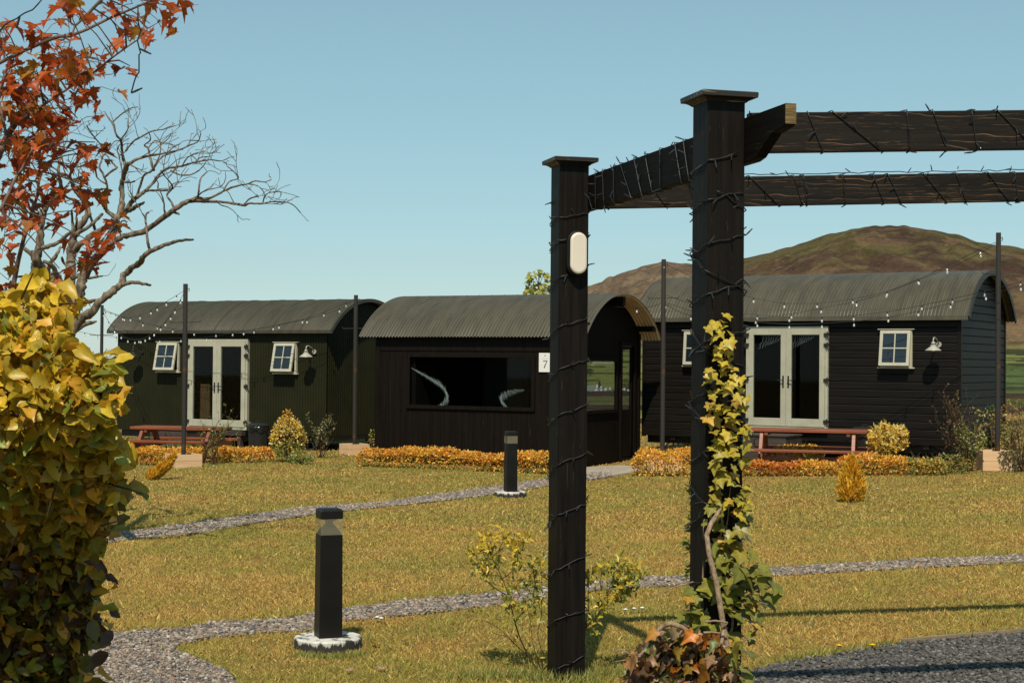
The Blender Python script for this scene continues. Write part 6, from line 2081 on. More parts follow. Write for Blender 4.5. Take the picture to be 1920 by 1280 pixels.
stake = thing('dead_ivy_stem', 'pale bare stem leaning bent across the ivy on the near post', 'stem', P(1375, 1330, 7.45))
m = MB(); m.tube([P(1374, 1330, 7.45), P(1368, 1240, 7.46), P(1356, 1170, 7.47), P(1343, 1090, 7.49), P(1330, 1040, 7.50), P(1325, 1002, 7.52), P(1334, 980, 7.55), P(1350, 955, 7.58)], [0.016, 0.015, 0.0145, 0.014, 0.013, 0.0125, 0.012, 0.009], 8)
m.build('stem', M['ivy_stem'], stake, world=True, smooth=True)
m = MB(); m.tube([P(1357, 1180, 7.46), P(1352, 1210, 7.44), P(1356, 1240, 7.44)], [0.008, 0.010, 0.006], 6); m.tube([P(1356, 1178, 7.46), P(1364, 1166, 7.44)], [0.007, 0.004], 6)
m.build('spur', M['ivy_stem'], stake, world=True, smooth=True)

# heap of cut and dried ivy at the foot of the post
hb = P(1280, 1320, 7.5)
heap = thing('dried_ivy_clump', 'tangled clump of dried brown ivy with orange leaves at the post foot', 'plant', Vector((hb.x, hb.y, gz(hb.x, 0))))
lp_, ld, ln_, ls, lc = [], [], [], [], []
def heap_leaf(px, py, s, c, D=7.45):
    p = P(px, py, D + rr.uniform(-0.12, 0.22))
    d = Vector((rr.uniform(-1, 1), rr.uniform(-0.7, 0.3), rr.uniform(-1, 0.4))); n = Vector((rr.uniform(-.8, .8), rr.uniform(-1.1, 0.1), rr.uniform(0, 1.1)))
    lp_.append(p - d.normalized() * s * .4); ld.append(d); ln_.append(n); ls.append(s); f = rr.uniform(.75, 1.2); lc.append([q * f for q in c])
for k in range(760):
    a = rr.uniform(0, 2 * math.pi); r = math.sqrt(rr.random())
    px = 1282 + 100 * r * math.cos(a); py = 1262 + 78 * r * math.sin(a)
    if py < 1200 and px < 1215: continue
    q = rr.random()
    c = (0.12, 0.062, 0.028) if q < 0.40 else ((0.46, 0.28, 0.15) if q < 0.66 else ((0.48, 0.155, 0.02) if q < 0.74 else ((0.20, 0.23, 0.05) if q < 0.92 else (0.46, 0.30, 0.05))))
    heap_leaf(px, py, rr.uniform(0.035, 0.075), c)
for px, py, s, c in ((1308, 1228, .17, (0.62, 0.24, .03)), (1340, 1228, .15, (.60, .26, .03)), (1322, 1262, .18, (.42, .17, .03)), (1258, 1202, .12, (.50, .34, .16)), (1294, 1192, .10, (.66, .22, .03)), (1222, 1190, .11, (.58, .27, .05)), (1185, 1245, .13, (.58, .28, .10)), (1228, 1212, .13, (.10, .17, .05)), (1224, 1264, .12, (.09, .18, .05)), (1376, 1214, .14, (.52, .38, .06)), (1190, 1236, .10, (.6, .3, .12)), (1285, 1268, .12, (.12, .17, .05)), (1262, 1190, .10, (.5, .36, .2))):
    heap_leaf(px, py, s * 0.66, c, 7.36)
nb = NB(); n = len(ls)
S = np.array(ls)[:, None] * np.stack([rng.uniform(0.7, 1.05, n), np.ones(n), rng.uniform(0.8, 5.0, n)], -1)
nb.batch(IVY[0], IVY[1], frames(np.array([tuple(v) for v in ld]), np.array([tuple(v) for v in ln_]), S), np.array([tuple(v) for v in lp_]), veined(IVY, np.array(lc)))
nb.build('foliage', M['leaf'], heap)
def zz(x, y): return (1170 + x / 5.82, 1060 + y / 5.82)
for line, r0 in (([(350, 820), (345, 760), (390, 690), (460, 640), (530, 630), (620, 665), (700, 720), (790, 800), (890, 900)], 0.0150), ([(390, 760), (430, 720), (540, 705)], 0.014), ([(345, 860), (345, 1010)], 0.013), ([(160, 1000), (210, 940), (270, 890)], 0.009), ([(560, 970), (640, 900), (740, 885), (850, 880)], 0.008), ([(540, 770), (600, 760), (640, 690)], 0.006), ([(1040, 1090), (1090, 1110), (1060, 1190)], 0.009), ([(870, 730), (960, 725), (1050, 735)], 0.006), ([(890, 610), (1000, 600), (1130, 620)], 0.006), ([(250, 1010), (300, 1000), (330, 960)], 0.007), ([(240, 1120), (270, 1060), (290, 1090)], 0.008), ([(650, 1260), (690, 1080), (700, 1040)], 0.005), ([(380, 830), (440, 820), (520, 780)], 0.005), ([(740, 810), (780, 880)], 0.004), ([(960, 1200), (1010, 1260)], 0.005)):
    pts = [P(*zz(x, y), 7.36 + 0.03 * math.sin(i)) for i, (x, y) in enumerate(line)]
    st = MB(); st.tube(pts, [r0 * (1 - 0.35 * i / len(pts)) for i in range(len(pts))], 7); st.build('stem', M['ivy_stem'], heap, world=True, smooth=True)
st = MB()
for k in range(70):
    a = P(1282 + rr.uniform(-90, 90), 1265 + rr.uniform(-50, 60), 7.45); b = a + Vector((rr.uniform(-.2, .2), rr.uniform(-.1, .1), rr.uniform(-.12, .12)))
    st.tube([a, a.lerp(b, .5) + Vector((0, 0, rr.uniform(-.03, .05))), b], [0.005, 0.004, 0.002], 5)
st.build('twigs', M['ivy_stem'], heap, world=True, smooth=True)

# ------------------------------------------------------------------ shrubs
def leaves(nb, Pn, size, cols, template=SMALL, up=0.6, out=None, narrow=1.0, jit=0.25):
    n = len(Pn)
    d = rand_unit(n) + np.array([0, 0, 0.35]) if out is None else out + rand_unit(n) * 0.6
    nn = rand_unit(n) * 0.8 + np.array([0, -0.5, up])
    s = size * rng.uniform(0.6, 1.3, n)
    cols = np.array(cols)
    c = cols[rng.integers(0, len(cols), n)] * rng.uniform(1 - jit, 1 + jit, (n, 1))
    nb.batch(template[0], template[1], frames(d, nn, np.stack([s * narrow, s, s], -1)), Pn, c)

GOLD = [(0.86, 0.50, 0.06), (0.80, 0.38, 0.04), (0.88, 0.60, 0.09), (0.70, 0.28, 0.03)]
ORNG = [(0.78, 0.26, 0.03), (0.64, 0.16, 0.025), (0.82, 0.38, 0.04), (0.46, 0.12, 0.02)]
OLIVE = [(0.26, 0.25, 0.05), (0.17, 0.20, 0.04), (0.36, 0.30, 0.06)]

def box_hedge(label, pa, pb, Da, Db, h, wd, seed, red=0.5, green_end=0.0):
    """low clipped hedge from one photo column to another"""
    a = P(pa, 700, Da); b = P(pb, 700, Db); a.z = gz(a.x, 0); b.z = gz(b.x, 0)
    t = thing('low_hedge', label, 'hedge', a, 0, 'low golden hedges edging the lawn')
    d = b - a; Ln = d.length; d.normalize(); sd = Vector((-d.y, d.x, 0))
    n = int(Ln * 1900)
    s = rng.random(n) * Ln
    top = h * (0.72 + 0.55 * fbm(s * 1.8, s * 0 + seed, seed, 3)) * np.clip(np.minimum(s, Ln - s) / 0.12 + 0.55, 0, 1)
    # points on the outside of a rounded box section
    q = rng.random(n)
    w = rng.uniform(-1, 1, n); z = rng.random(n) ** 0.8
    face = q < 0.5
    w = np.where(face, np.sign(w) * 0 - 1.0 + rng.exponential(0.16, n), w)
    z = np.where(face, z, 1.0 - rng.exponential(0.12, n))
    rnd = np.clip(1 - np.maximum(0, np.abs(w) - 0.6) * np.maximum(0, z - 0.6) * 1.6, 0.4, 1)
    lump = 1 + 0.22 * (fbm(s * 5, z * 3, seed + 5, 2) - 0.5)
    wv = w * wd / 2 * lump
    zv = np.clip(z, 0.02, 1.1) * top * rnd
    X = a.x + d.x * s + sd.x * wv; Y = a.y + d.y * s + sd.y * wv; Z = a.z + zv
    Pn = np.stack([X, Y, Z], -1)
    pat = fbm(s * 1.6, z * 1.5, seed + 9, 3)
    t_ = np.clip((pat - 0.42) * 5, 0, 1) * red + (1 - z) * 0.35 * red
    g = (rng.random(n) < np.clip(0.10 + 0.4 * (1 - z) - 0.1, 0, 1)) | (s > Ln * (1 - green_end)) & (rng.random(n) < 0.6)
    nb = NB()
    m1 = (rng.random(n) >= t_) & ~g; m2 = (rng.random(n) < t_) & ~g & ~m1
    for mk, cs in ((m1, GOLD), (m2, ORNG), (g, OLIVE)):
        if mk.sum(): leaves(nb, Pn[mk], 0.054, cs, DIAM, 0.9)
    nb.build('foliage', M['leaf'], t)
    st = MB(); r = random.Random(seed)
    st.tube([a + d * 0.04 + Vector((0, 0, 0.01)), a + d * (Ln - 0.04) + Vector((0, 0, 0.01))], 0.014, 6)
    for k in range(int(Ln * 9)):
        s_ = r.uniform(0.05, Ln - 0.05); p = a + d * s_ + sd * r.uniform(-wd * .3, wd * .3)
        st.tube([p + Vector((0, 0, -0.02)), p + Vector((r.uniform(-.04, .04), r.uniform(-.04, .04), h * 0.75))], [0.008, 0.004], 4)
    st.build('stems', M['twig'], t, world=True)
    return t
box_hedge('low golden hedge in front of the lounge hut boards', 680, 1032, 30.6, 29.0, 0.36, 0.42, 1, 0.40)
box_hedge('low golden hedge right of the lounge door slab', 1192, 1292, 28.35, 28.0, 0.40, 0.5, 2, 0.25)
box_hedge('low orange hedge under the front bench of the right picnic table', 1392, 1572, 27.8, 27.5, 0.26, 0.4, 3, 0.95)
box_hedge('low golden hedge running from the right picnic table to the spoked wheel', 1566, 1775, 27.7, 27.3, 0.33, 0.5, 4, 0.6, 0.35)
box_hedge('low golden hedge between the left planter and the round shrub', 398, 512, 31.2, 31.6, 0.30, 0.42, 5, 0.6)
box_hedge('low reddish hedge beside the left planter nearest the leafy hedge', 236, 306, 30.6, 30.4, 0.30, 0.4, 6, 0.8)
box_hedge('golden hedge row behind the right picnic table', 1440, 1545, 29.9, 29.7, 0.36, 0.4, 7, 0.1)
box_hedge('golden hedge strip behind the planter by the black hut', 1196, 1300, 31.2, 31.0, 0.34, 0.4, 8, 0.1)
box_hedge('golden hedge strip behind the left planter pole', 300, 386, 31.3, 31.3, 0.30, 0.4, 9, 0.1)

def round_shrub(label, px, D, w, h, cols, n, size, seed, z0=0.0, low=None, template=SMALL, top=None, name='shrub', d_=0.8, narrow=1.0, zg=None):
    g = P(px, 700, D); g.z = gz(g.x, 0) if zg is None else zg
    t = thing(name, label, 'shrub', g)
    u = rand_unit(n)
    r = 1 - rng.exponential(0.14, n); r = np.clip(r, 0.15, 1.05)
    lump = 1 + 0.30 * (fbm(u[:, 0] * 2.6 + 9, u[:, 2] * 2.6 + u[:, 1] * 2, seed, 3) - 0.5)
    q = u * (r * lump)[:, None]
    Pn = np.stack([g.x + q[:, 0] * w / 2, g.y + q[:, 1] * w / 2 * d_, g.z + z0 + (h - z0) * (0.5 + 0.5 * q[:, 2])], -1)
    nb = NB()
    if low is not None:
        mk = (q[:, 2] + rng.normal(0, 0.25, n)) < -0.1
        leaves(nb, Pn[~mk], size, cols, template, 0.8, narrow=narrow); leaves(nb, Pn[mk], size * 0.9, low, template, 0.8, narrow=narrow)
    else: leaves(nb, Pn, size, cols, template, 0.8, narrow=narrow)
    nb.build('foliage', M['leaf'], t)
    st = MB(); r_ = random.Random(seed)
    for k in range(9):
        a = r_.uniform(0, 6.28); e = Vector((g.x + math.cos(a) * w * .3, g.y + math.sin(a) * w * .3, g.z + h * r_.uniform(.55, .85)))
        st.tube([g + Vector((0, 0, -0.03)), g.lerp(e, .5) + Vector((0, 0, h * .12)), e], [0.016, 0.011, 0.005], 5)
    st.build('stems', M['twig'], t, world=True)
    return t
CREAM = [(0.84, 0.56, 0.08), (0.78, 0.44, 0.05), (0.86, 0.68, 0.26), (0.60, 0.46, 0.08)]
round_shrub('round golden and green variegated shrub right of the left dustbin', 541, 31.6, 0.74, 0.90, CREAM, 1500, 0.062, 11, low=[(0.24, 0.27, 0.05), (0.36, 0.36, 0.07), (0.15, 0.19, 0.04)])
round_shrub('little golden tuft growing out of the top of the round variegated shrub', 539, 31.6, 0.22, 1.07, GOLD, 60, 0.055, 12, z0=0.84)
round_shrub('low green cushion plant at the foot of the round variegated shrub', 567, 31.0, 0.55, 0.20, [(0.12, 0.18, 0.04), (0.22, 0.26, 0.05), (0.36, 0.34, 0.06)], 420, 0.05, 13)
round_shrub('golden large leaved shrub in front of the right dustbin', 1664, 28.6, 0.80, 0.86, CREAM, 760, 0.095, 14, z0=0.28)
round_shrub('green weedy ground plant beside the spoked wheel', 1778, 27.5, 0.9, 0.34, [(0.15, 0.20, 0.04), (0.26, 0.28, 0.05), (0.33, 0.18, 0.05)], 520, 0.06, 15)
round_shrub('dense dark green bush cut off by the right edge of the photo', 1916, 27.6, 0.75, 0.98, [(0.10, 0.115, 0.03), (0.17, 0.16, 0.04), (0.28, 0.17, 0.05)], 1300, 0.05, 16)
round_shrub('reddish brown bush behind the far right planter', 1893, 29.4, 0.8, 1.18, [(0.26, 0.10, 0.04), (0.32, 0.15, 0.06), (0.16, 0.14, 0.04), (0.40, 0.26, 0.07)], 650, 0.055, 17, z0=0.25)
round_shrub('small yellow green bush behind the far right pole', 1858, 29.0, 0.72, 1.15, [(0.36, 0.34, 0.06), (0.46, 0.40, 0.08), (0.20, 0.22, 0.05)], 330, 0.065, 18, z0=0.2)
round_shrub('thin upright golden plant by the planter at the lounge corner', 700, 33.4, 0.20, 0.62, [(0.36, 0.34, 0.06), (0.50, 0.40, 0.07), (0.2, 0.24, 0.05)], 150, 0.05, 19)
round_shrub('dark autumn bush behind the leafy hedge left of the green hut', 208, 42.0, 1.1, 2.3, [(0.17, 0.12, 0.035), (0.24, 0.17, 0.05), (0.10, 0.10, 0.03), (0.30, 0.20, 0.06)], 1300, 0.07, 20, z0=0.3)

def twiggy(label, px, D, h, w, n, cols, size, seed, nl, wood='twig', name='shrub', template=SMALL, lean=0.0, narrow=1.0):
    """loose shrub: branching stems with leaves along them"""
    g = P(px, 700, D); g.z = gz(g.x, 0)
    t = thing(name, label, 'shrub', g)
    r = random.Random(seed)
    st = MB(); pts_all = []
    def grow(p, d, ln, rad, lev):
        k = max(3, int(ln / 0.07)); q = p.copy(); pts = [q.copy()]; dd = d.normalized()
        for i in range(k):
            dd = (dd + Vector((r.uniform(-1, 1), r.uniform(-1, 1), r.uniform(-.5, .8))) * 0.22).normalized()
            q = q + dd * (ln / k); pts.append(q.copy())
            if lev < 2 and i >= k // 3: pts_all.append(q.copy())
            if lev > 0 and i > 0 and r.random() < 0.55:
                grow(q.copy(), dd + Vector((r.uniform(-1, 1), r.uniform(-1, 1), r.uniform(-.1, .7))) * 0.9, ln * r.uniform(.3, .55), rad * .55, lev - 1)
        st.tube(pts, [max(.0025, rad * (1 - .75 * i / k)) for i in range(k + 1)], 4)
    for k in range(n):
        a = r.uniform(0, 6.28); e = r.uniform(0.2, 1.0)
        grow(g + Vector((r.uniform(-.06, .06), r.uniform(-.06, .06), -0.02)), Vector((math.cos(a) * w / h * e + lean, math.sin(a) * w / h * e * .7, 1)), h * r.uniform(.65, 1.0), 0.012, 2)
    st.build('stems', M[wood], t, world=True)
    A = np.array([tuple(p) for p in pts_all])
    Pn = A[rng.integers(0, len(A), nl)] + rng.normal(0, 0.022, (nl, 3))
    nb = NB(); leaves(nb, Pn, size, cols, template, 0.8, narrow=narrow); nb.build('foliage', M['leaf'], t)
    return t
twiggy('sparse olive shrub before the green hut end wall', 604, 33.0, 0.72, 0.22, 7, [(0.20, 0.20, 0.07), (0.28, 0.26, 0.10), (0.12, 0.12, 0.04)], 0.055, 31, 300)
twiggy('loose green shrub right of the left planter', 402, 30.6, 0.80, 0.22, 7, [(0.18, 0.22, 0.05), (0.30, 0.30, 0.07), (0.13, 0.16, 0.04)], 0.05, 32, 330)
twiggy('wiry reddish twiggy bush at the black hut end beside the planter', 1800, 28.4, 1.10, 0.42, 9, [(0.24, 0.12, 0.05), (0.34, 0.20, 0.07), (0.15, 0.13, 0.04)], 0.042, 33, 420)
twiggy('green lower growth among the wiry bush left of the far right planter', 1822, 27.9, 0.72, 0.30, 8, [(0.24, 0.26, 0.05), (0.34, 0.34, 0.07), (0.15, 0.17, 0.04)], 0.05, 34, 420)

def conifer(label, px, py, h, w, lean, seed):
    g = G(px, py)
    t = thing('dwarf_conifer', label, 'conifer', g)
    n = 1500
    z = rng.random(n) ** 1.15
    prof = w / 2 * np.sin(np.pi * np.clip(z * 0.82 + 0.22, 0, 1)) ** 0.8 * (1.0 - 0.35 * z)
    a = rng.uniform(0, 2 * np.pi, n)
    r = prof * (1 - np.minimum(rng.exponential(0.16, n), 0.9)) * (1 + 0.35 * (vnoise(a * 2.2, z * 5, seed) - 0.5))
    zz_ = z * h
    X = r * np.cos(a) + lean * zz_; Y = r * np.sin(a)
    Pn = np.stack([g.x + X, g.y + Y, g.z + 0.02 + zz_ * 0.88 * (1 - 0.2 * abs(lean))], -1)
    out = np.stack([np.cos(a) * 0.5 + lean * 1.2, np.sin(a) * 0.5, np.full(n, 1.2)], -1)
    nb = NB()
    leaves(nb, Pn, 0.085, [(0.88, 0.50, 0.04), (0.80, 0.40, 0.03), (0.90, 0.62, 0.07), (0.55, 0.32, 0.03)], NEEDLE, 0.5, out=out * 0.9, narrow=2.0)
    nb.build('foliage', M['leaf'], t)
    st = MB(); st.tube([g + Vector((0, 0, -0.03)), g + Vector((lean * h * .6, 0, h * .6))], [0.02, 0.008], 6); st.build('trunk', M['twig'], t, world=True)
conifer('small golden flame shaped conifer alone on the right lawn', 1597, 941, 0.70, 0.40, 0.0, 3)
conifer('small golden conifer leaning right in front of the left planter', 284, 899, 0.52, 0.30, 0.75, 4)

# leggy shrub growing behind the far pergola post
def zb(x, y): return (860 + x / 4.13, 970 + y / 4.13)
g = G(1020, 1262)
leg = thing('leggy_shrub', 'leggy shrub with yellow green leaf tufts growing round the far pergola post', 'shrub', g)
st = MB(); rr = random.Random(41); tips = []
LEG = [
 [(625, 1195, 11), (570, 1120, 10), (520, 1030, 10), (470, 920, 9), (430, 790, 9), (400, 660, 8), (372, 560, 8), (335, 460, 7), (285, 370, 6), (250, 290, 5), (225, 210, 4), (205, 130, 3)],
 [(372, 600, 6), (320, 570, 6), (265, 535, 6), (210, 480, 5), (155, 400, 4), (125, 290, 3), (115, 250, 2)],
 [(345, 468, 6), (400, 430, 5), (440, 380, 4), (460, 320, 4), (445, 240, 3), (450, 180, 2)],
 [(325, 450, 5), (260, 445, 4), (195, 420, 4), (160, 370, 3)],
 [(440, 805, 7), (480, 750, 6), (515, 690, 5), (520, 640, 3)],
 [(290, 375, 4), (240, 350, 3), (200, 300, 3), (180, 240, 2)],
 [(260, 310, 4), (310, 250, 3), (340, 190, 2), (345, 140, 2)],
 [(445, 300, 3), (500, 230, 3), (515, 150, 2)],
 [(560, 1090, 7), (480, 1020, 6), (400, 940, 5), (330, 870, 4), (270, 830, 3), (210, 800, 2)],
 [(430, 980, 4), (380, 920, 3), (290, 900, 2)],
 [(640, 1190, 8), (600, 1060, 6), (570, 960, 5), (560, 840, 4), (540, 740, 3), (530, 680, 2)],
 [(650, 1180, 7), (640, 1030, 6), (610, 900, 5), (640, 760, 4), (600, 560, 4), (580, 420, 3), (560, 300, 2)],
 [(640, 760, 4), (650, 600, 4), (640, 450, 3), (630, 330, 2)],
 [(610, 640, 4), (540, 560, 3), (500, 500, 2)],
 [(640, 1200, 9), (800, 1000, 9), (960, 880, 9), (1020, 800, 9), (1080, 730, 9), (1150, 660, 8), (1210, 610, 7), (1250, 560, 6), (1300, 520, 5), (1360, 500, 4), (1420, 440, 2)],
 [(1170, 650, 6), (1230, 645, 5), (1280, 640, 4), (1290, 590, 4), (1250, 540, 3), (1240, 470, 2)],
 [(1020, 810, 6), (1005, 700, 5), (1010, 560, 4), (1000, 430, 3)],
 [(1080, 735, 5), (1090, 600, 4), (1100, 480, 4), (1110, 380, 2)],
 [(1150, 665, 5), (1160, 560, 4), (1200, 450, 3), (1210, 360, 2)],
 [(1250, 565, 4), (1300, 450, 3), (1310, 370, 2)],
 [(1300, 525, 4), (1340, 420, 3), (1360, 370, 2)],
 [(960, 880, 4), (1000, 860, 3), (1060, 830, 2)],
]
bw_ = 0
for j, line in enumerate(LEG):
    Dj = 10.45 + 0.10 * math.sin(j * 1.7)
    pts = [P(*zb(x, y), Dj + 0.05 * math.sin(i + j)) for i, (x, y, w) in enumerate(line)]
    st.tube(pts, [max(.0022, 0.62 * w / 4.13 * Dj / F) for x, y, w in line], 6)
    bare_ = j in (8, 9, 10)
    for i in range(len(pts) - 1):
        for k in range(3):
            tips.append((pts[i].lerp(pts[i + 1], rr.random()), line[i][1], bare_, j >= 14, i / (len(pts) - 1)))
st.build('stems', M['twig'], leg, world=True, smooth=True)
Pn = []; Cc = []
for p, yy, b_, right, f in tips:
    if b_: k = 0 if rr.random() < .7 else 1
    elif f < 0.34: k = 0 if not right else (1 if yy < 900 else 0)
    else: k = 9 if not right else 13
    for _ in range(k):
        q = p + Vector((rr.gauss(0, .030), rr.gauss(0, .035), rr.gauss(0.01, .026)))
        Pn.append(tuple(q))
        hi = rr.random() < max(0.15, min(0.85, (520 - yy) / 380))
        c = rr.choice([(0.72, 0.52, 0.04), (0.68, 0.44, 0.035)]) if hi else rr.choice([(0.26, 0.28, 0.055), (0.38, 0.36, 0.06), (0.16, 0.19, 0.04), (0.52, 0.42, 0.06)])
        f_ = rr.uniform(.8, 1.2); Cc.append([v * f_ for v in c])
Pn = np.array(Pn); n = len(Pn)
nb = NB(); d = rand_unit(n) + np.array([0, -0.2, 0.25]); s = rng.uniform(0.034, 0.074, n)
nb.batch(SMALL[0], SMALL[1], frames(d, rand_unit(n) * .7 + np.array([0, -.4, .8]), np.stack([s * .75, s, s], -1)), Pn, np.array(Cc))
nb.build('foliage', M['leaf'], leg)

# young sycamore top showing over the lounge roof
sb = P(1012, 700, 37.5); sb.z = 0
syc = thing('young_sycamore', 'young yellow green sycamore rising behind the lounge roof', 'tree', sb)
st = MB(); tp = P(1010, 512, 37.5)
mid = P(1011, 560, 37.5)
st.tube([Vector((sb.x, sb.y, -.1)), sb.lerp(mid, .5), mid, tp], [0.05, 0.04, 0.025, 0.008], 8); st.build('trunk', M['twig'], syc, world=True)
br_ = MB(); Pn = []; rr = random.Random(8)
for px, py in ((993, 519), (1003, 515), (1012, 511), (1022, 513), (1026, 522), (990, 530), (998, 536), (1008, 530), (1018, 536), (1028, 540), (996, 547), (1006, 550), (1016, 549), (1025, 552), (1012, 541), (1036, 530), (1040, 545), (985, 545), (1002, 562), (1020, 565)):
    c = P(px, py, 37.5 + rr.uniform(-.3, .3)); base = P(1010.5, min(py + 22, 575), 37.5)
    br_.tube([base, base.lerp(c, .6) + Vector((0, 0, .02)), c], [.009, .006, .003], 4)
    for k in range(5): Pn.append(tuple(c + Vector((rr.gauss(0, .05), rr.gauss(0, .06), rr.gauss(0, .03)))))
br_.build('branches', M['twig'], syc, world=True)
Pn = np.array(Pn); n = len(Pn)
nb = NB(); s = rng.uniform(.09, .15, n)
nb.batch(MAPLE[0], MAPLE[1], frames(rand_unit(n) * [1, .6, .4] + [0, -.2, -.3], rand_unit(n) * .5 + [0, -.4, .9], np.stack([s, s, s], -1)), Pn, np.array([(0.40, 0.38, 0.05), (0.30, 0.33, 0.05), (0.50, 0.43, 0.06)])[rng.integers(0, 3, n)])
nb.build('foliage', M['leaf'], syc)

# trees and scrub in the valley
def far_tree(label, px, py, D, hpx, wpx, cols, seed, cone=False):
    zg = far_z(px, D) if D > 60 else 0
    g = P(px, py, D); k = D / F; h = hpx * k; w = wpx * k
    g.z = zg
    t = thing('field_tree', label, 'tree', g, 0, 'trees in the valley')
    m = MB(); m.tube([g + Vector((0, 0, -.5)), g + Vector((0, 0, h * .7))], [w * .06, w * .025], 6); m.build('trunk', M['twig'], t, world=True)
    n = 420
    u = rand_unit(n) * (1 - np.minimum(rng.exponential(.12, n), .8))[:, None] * (1 + .4 * (fbm(rng.random(n) * 4, rng.random(n) * 4, seed, 2) - .5))[:, None]
    zf_ = 0.5 + 0.5 * u[:, 2]
    if cone: u[:, :2] *= (1.15 - zf_)[:, None]
    Pn = np.stack([g.x + u[:, 0] * w / 2, g.y + u[:, 1] * w / 2, g.z + h * (0.14 + 0.86 * zf_)], -1)
    nb = NB(); leaves(nb, Pn, h * 0.10, cols, SMALL, .8); nb.build('crown', M['leaf'], t)
DK = [(0.045, 0.055, 0.025), (0.07, 0.075, 0.03), (0.035, 0.045, 0.02)]
OL = [(0.12, 0.12, 0.035), (0.18, 0.15, 0.045), (0.09, 0.10, 0.03)]
far_tree('dark lone tree on the green slope in the lounge end window', 1107, 708, 1150, 11, 14, DK, 1)
far_tree('dark pointed conifer behind the white houses in the lounge window', 1124, 727, 940, 22, 11, DK, 2, True)
far_tree('dark round tree on the slope in the lounge door opening', 1180, 712, 1150, 9, 14, DK, 3)
far_tree('olive brown tree beside the white house in the lounge door', 1176, 738, 930, 28, 16, OL, 4)
far_tree('dark green tree behind the small house in the door opening', 1184, 736, 925, 20, 12, DK, 5)
rr = random.Random(6)
for k in range(9):
    px = 1872 + 13 * k
    far_tree('yellow olive bush of the overgrown row beyond the fence at the right edge', px, 760, 66 + rr.uniform(-3, 3), rr.uniform(26, 40), rr.uniform(24, 36), [(0.20, 0.19, 0.05), (0.14, 0.14, 0.04), (0.26, 0.20, 0.06), (0.09, 0.10, 0.03)], 20 + k)

# ------------------------------------------------------------------ small things on the lawn
def flower(name, label, cat, group, px, py, c, s):
    g = G(px, py)
    t = thing(name, label, cat, g, 0, group)
    m = MB(); m.tube([(0, 0, 0), (0.004, 0, 0.045)], 0.002, 5); m.build('stem', M['flower_stem'], t)
    v = [(0.004, 0, 0.046)]; fs = []; n = 18
    m = MB()
    for ring, (r, z) in enumerate(((s * .4, 0.056), (s, 0.052), (s * 0.5, 0.042))):
        for k in range(n):
            a = 2 * math.pi * k / n
            q = r * (1 if k % 2 else 0.78)
            v.append((0.004 + q * math.cos(a), q * math.sin(a), z))
    v[0] = (0.004, 0, 0.060)
    for k in range(n):
        k2 = (k + 1) % n
        fs.append((0, 1 + k, 1 + k2))
        for r in (0, 1): fs.append((1 + r * n + k, 1 + (r + 1) * n + k, 1 + (r + 1) * n + k2, 1 + r * n + k2))
    m.add(v, fs); m.build('flower_head', c, t)
M['flower_stem'] = plain('flower_stem', (0.12, 0.16, 0.04), 0.7)
M['dandelion'] = plain('dandelion_petals', (0.75, 0.42, 0.02), 0.7, 0.2, (0.65, 0.33, 0.015), 60)
M['daisy'] = plain('daisy_petals', (0.8, 0.79, 0.74), 0.7, 0.2, (0.7, 0.7, 0.64), 60)
for px, py, lab in ((1572, 1222, 'larger yellow dandelion at the lawn edge above the dark chippings'), (1635, 1221, 'smaller yellow dandelion right of the larger one by the chippings')):
    flower('dandelion', lab, 'flower', 'dandelions in the lawn', px, py, M['dandelion'], 0.026)
for px, py in ((1722, 953), (1748, 955), (1824, 961), (1578, 951), (682, 937), (808, 961)):
    flower('dandelion', 'tiny yellow dandelion dot in the short grass far across the lawn', 'flower', 'dandelions in the lawn', px, py, M['dandelion'], 0.03)
for px, py in ((1172, 1153), (1188, 1151), (1203, 1150), (706, 1168), (714, 1170), (1624, 920), (1645, 921), (400, 878), (430, 889)):
    flower('daisy', 'tiny white daisy standing in the short lawn grass', 'flower', 'daisies in the lawn', px, py, M['daisy'], 0.020)

def fallen(label, px, py, s, c):
    g = G(px, py)
    v = MAPLE[0].copy(); v[:, 1] -= 0.4
    m = MB(); m.add([(x * s, y * s, 0.035 + 0.5 * abs(z) * s) for x, y, z in v], MAPLE[1], c)
    o = m.build('fallen_leaf', M['leaf_maple'], None, local=Matrix.Translation(g) @ Matrix.Rotation(px, 4, 'Z') @ Matrix.Rotation(0.35, 4, 'X'))
    tag(o, label, 'leaf', 'fallen leaves on the lawn')
fallen('orange fallen leaf on the grass right of the near bollard', 700, 1215, 0.07, (0.55, 0.20, 0.05))
fallen('brown fallen leaf between the near bollard and the leggy shrub', 756, 1211, 0.06, (0.30, 0.12, 0.04))
fallen('pale fallen leaf below the near bollard base', 711, 1260, 0.05, (0.60, 0.40, 0.28))
fallen('tan fallen leaf at the bottom edge under the near bollard', 659, 1263, 0.05, (0.55, 0.36, 0.22))
fallen('pinkish fallen leaf on the grass left of the near bollard base', 424, 1227, 0.05, (0.5, 0.30, 0.2))
fallen('orange leaf lying on the lawn just right of the leafy hedge', 267, 917, 0.13, (0.52, 0.24, 0.03))

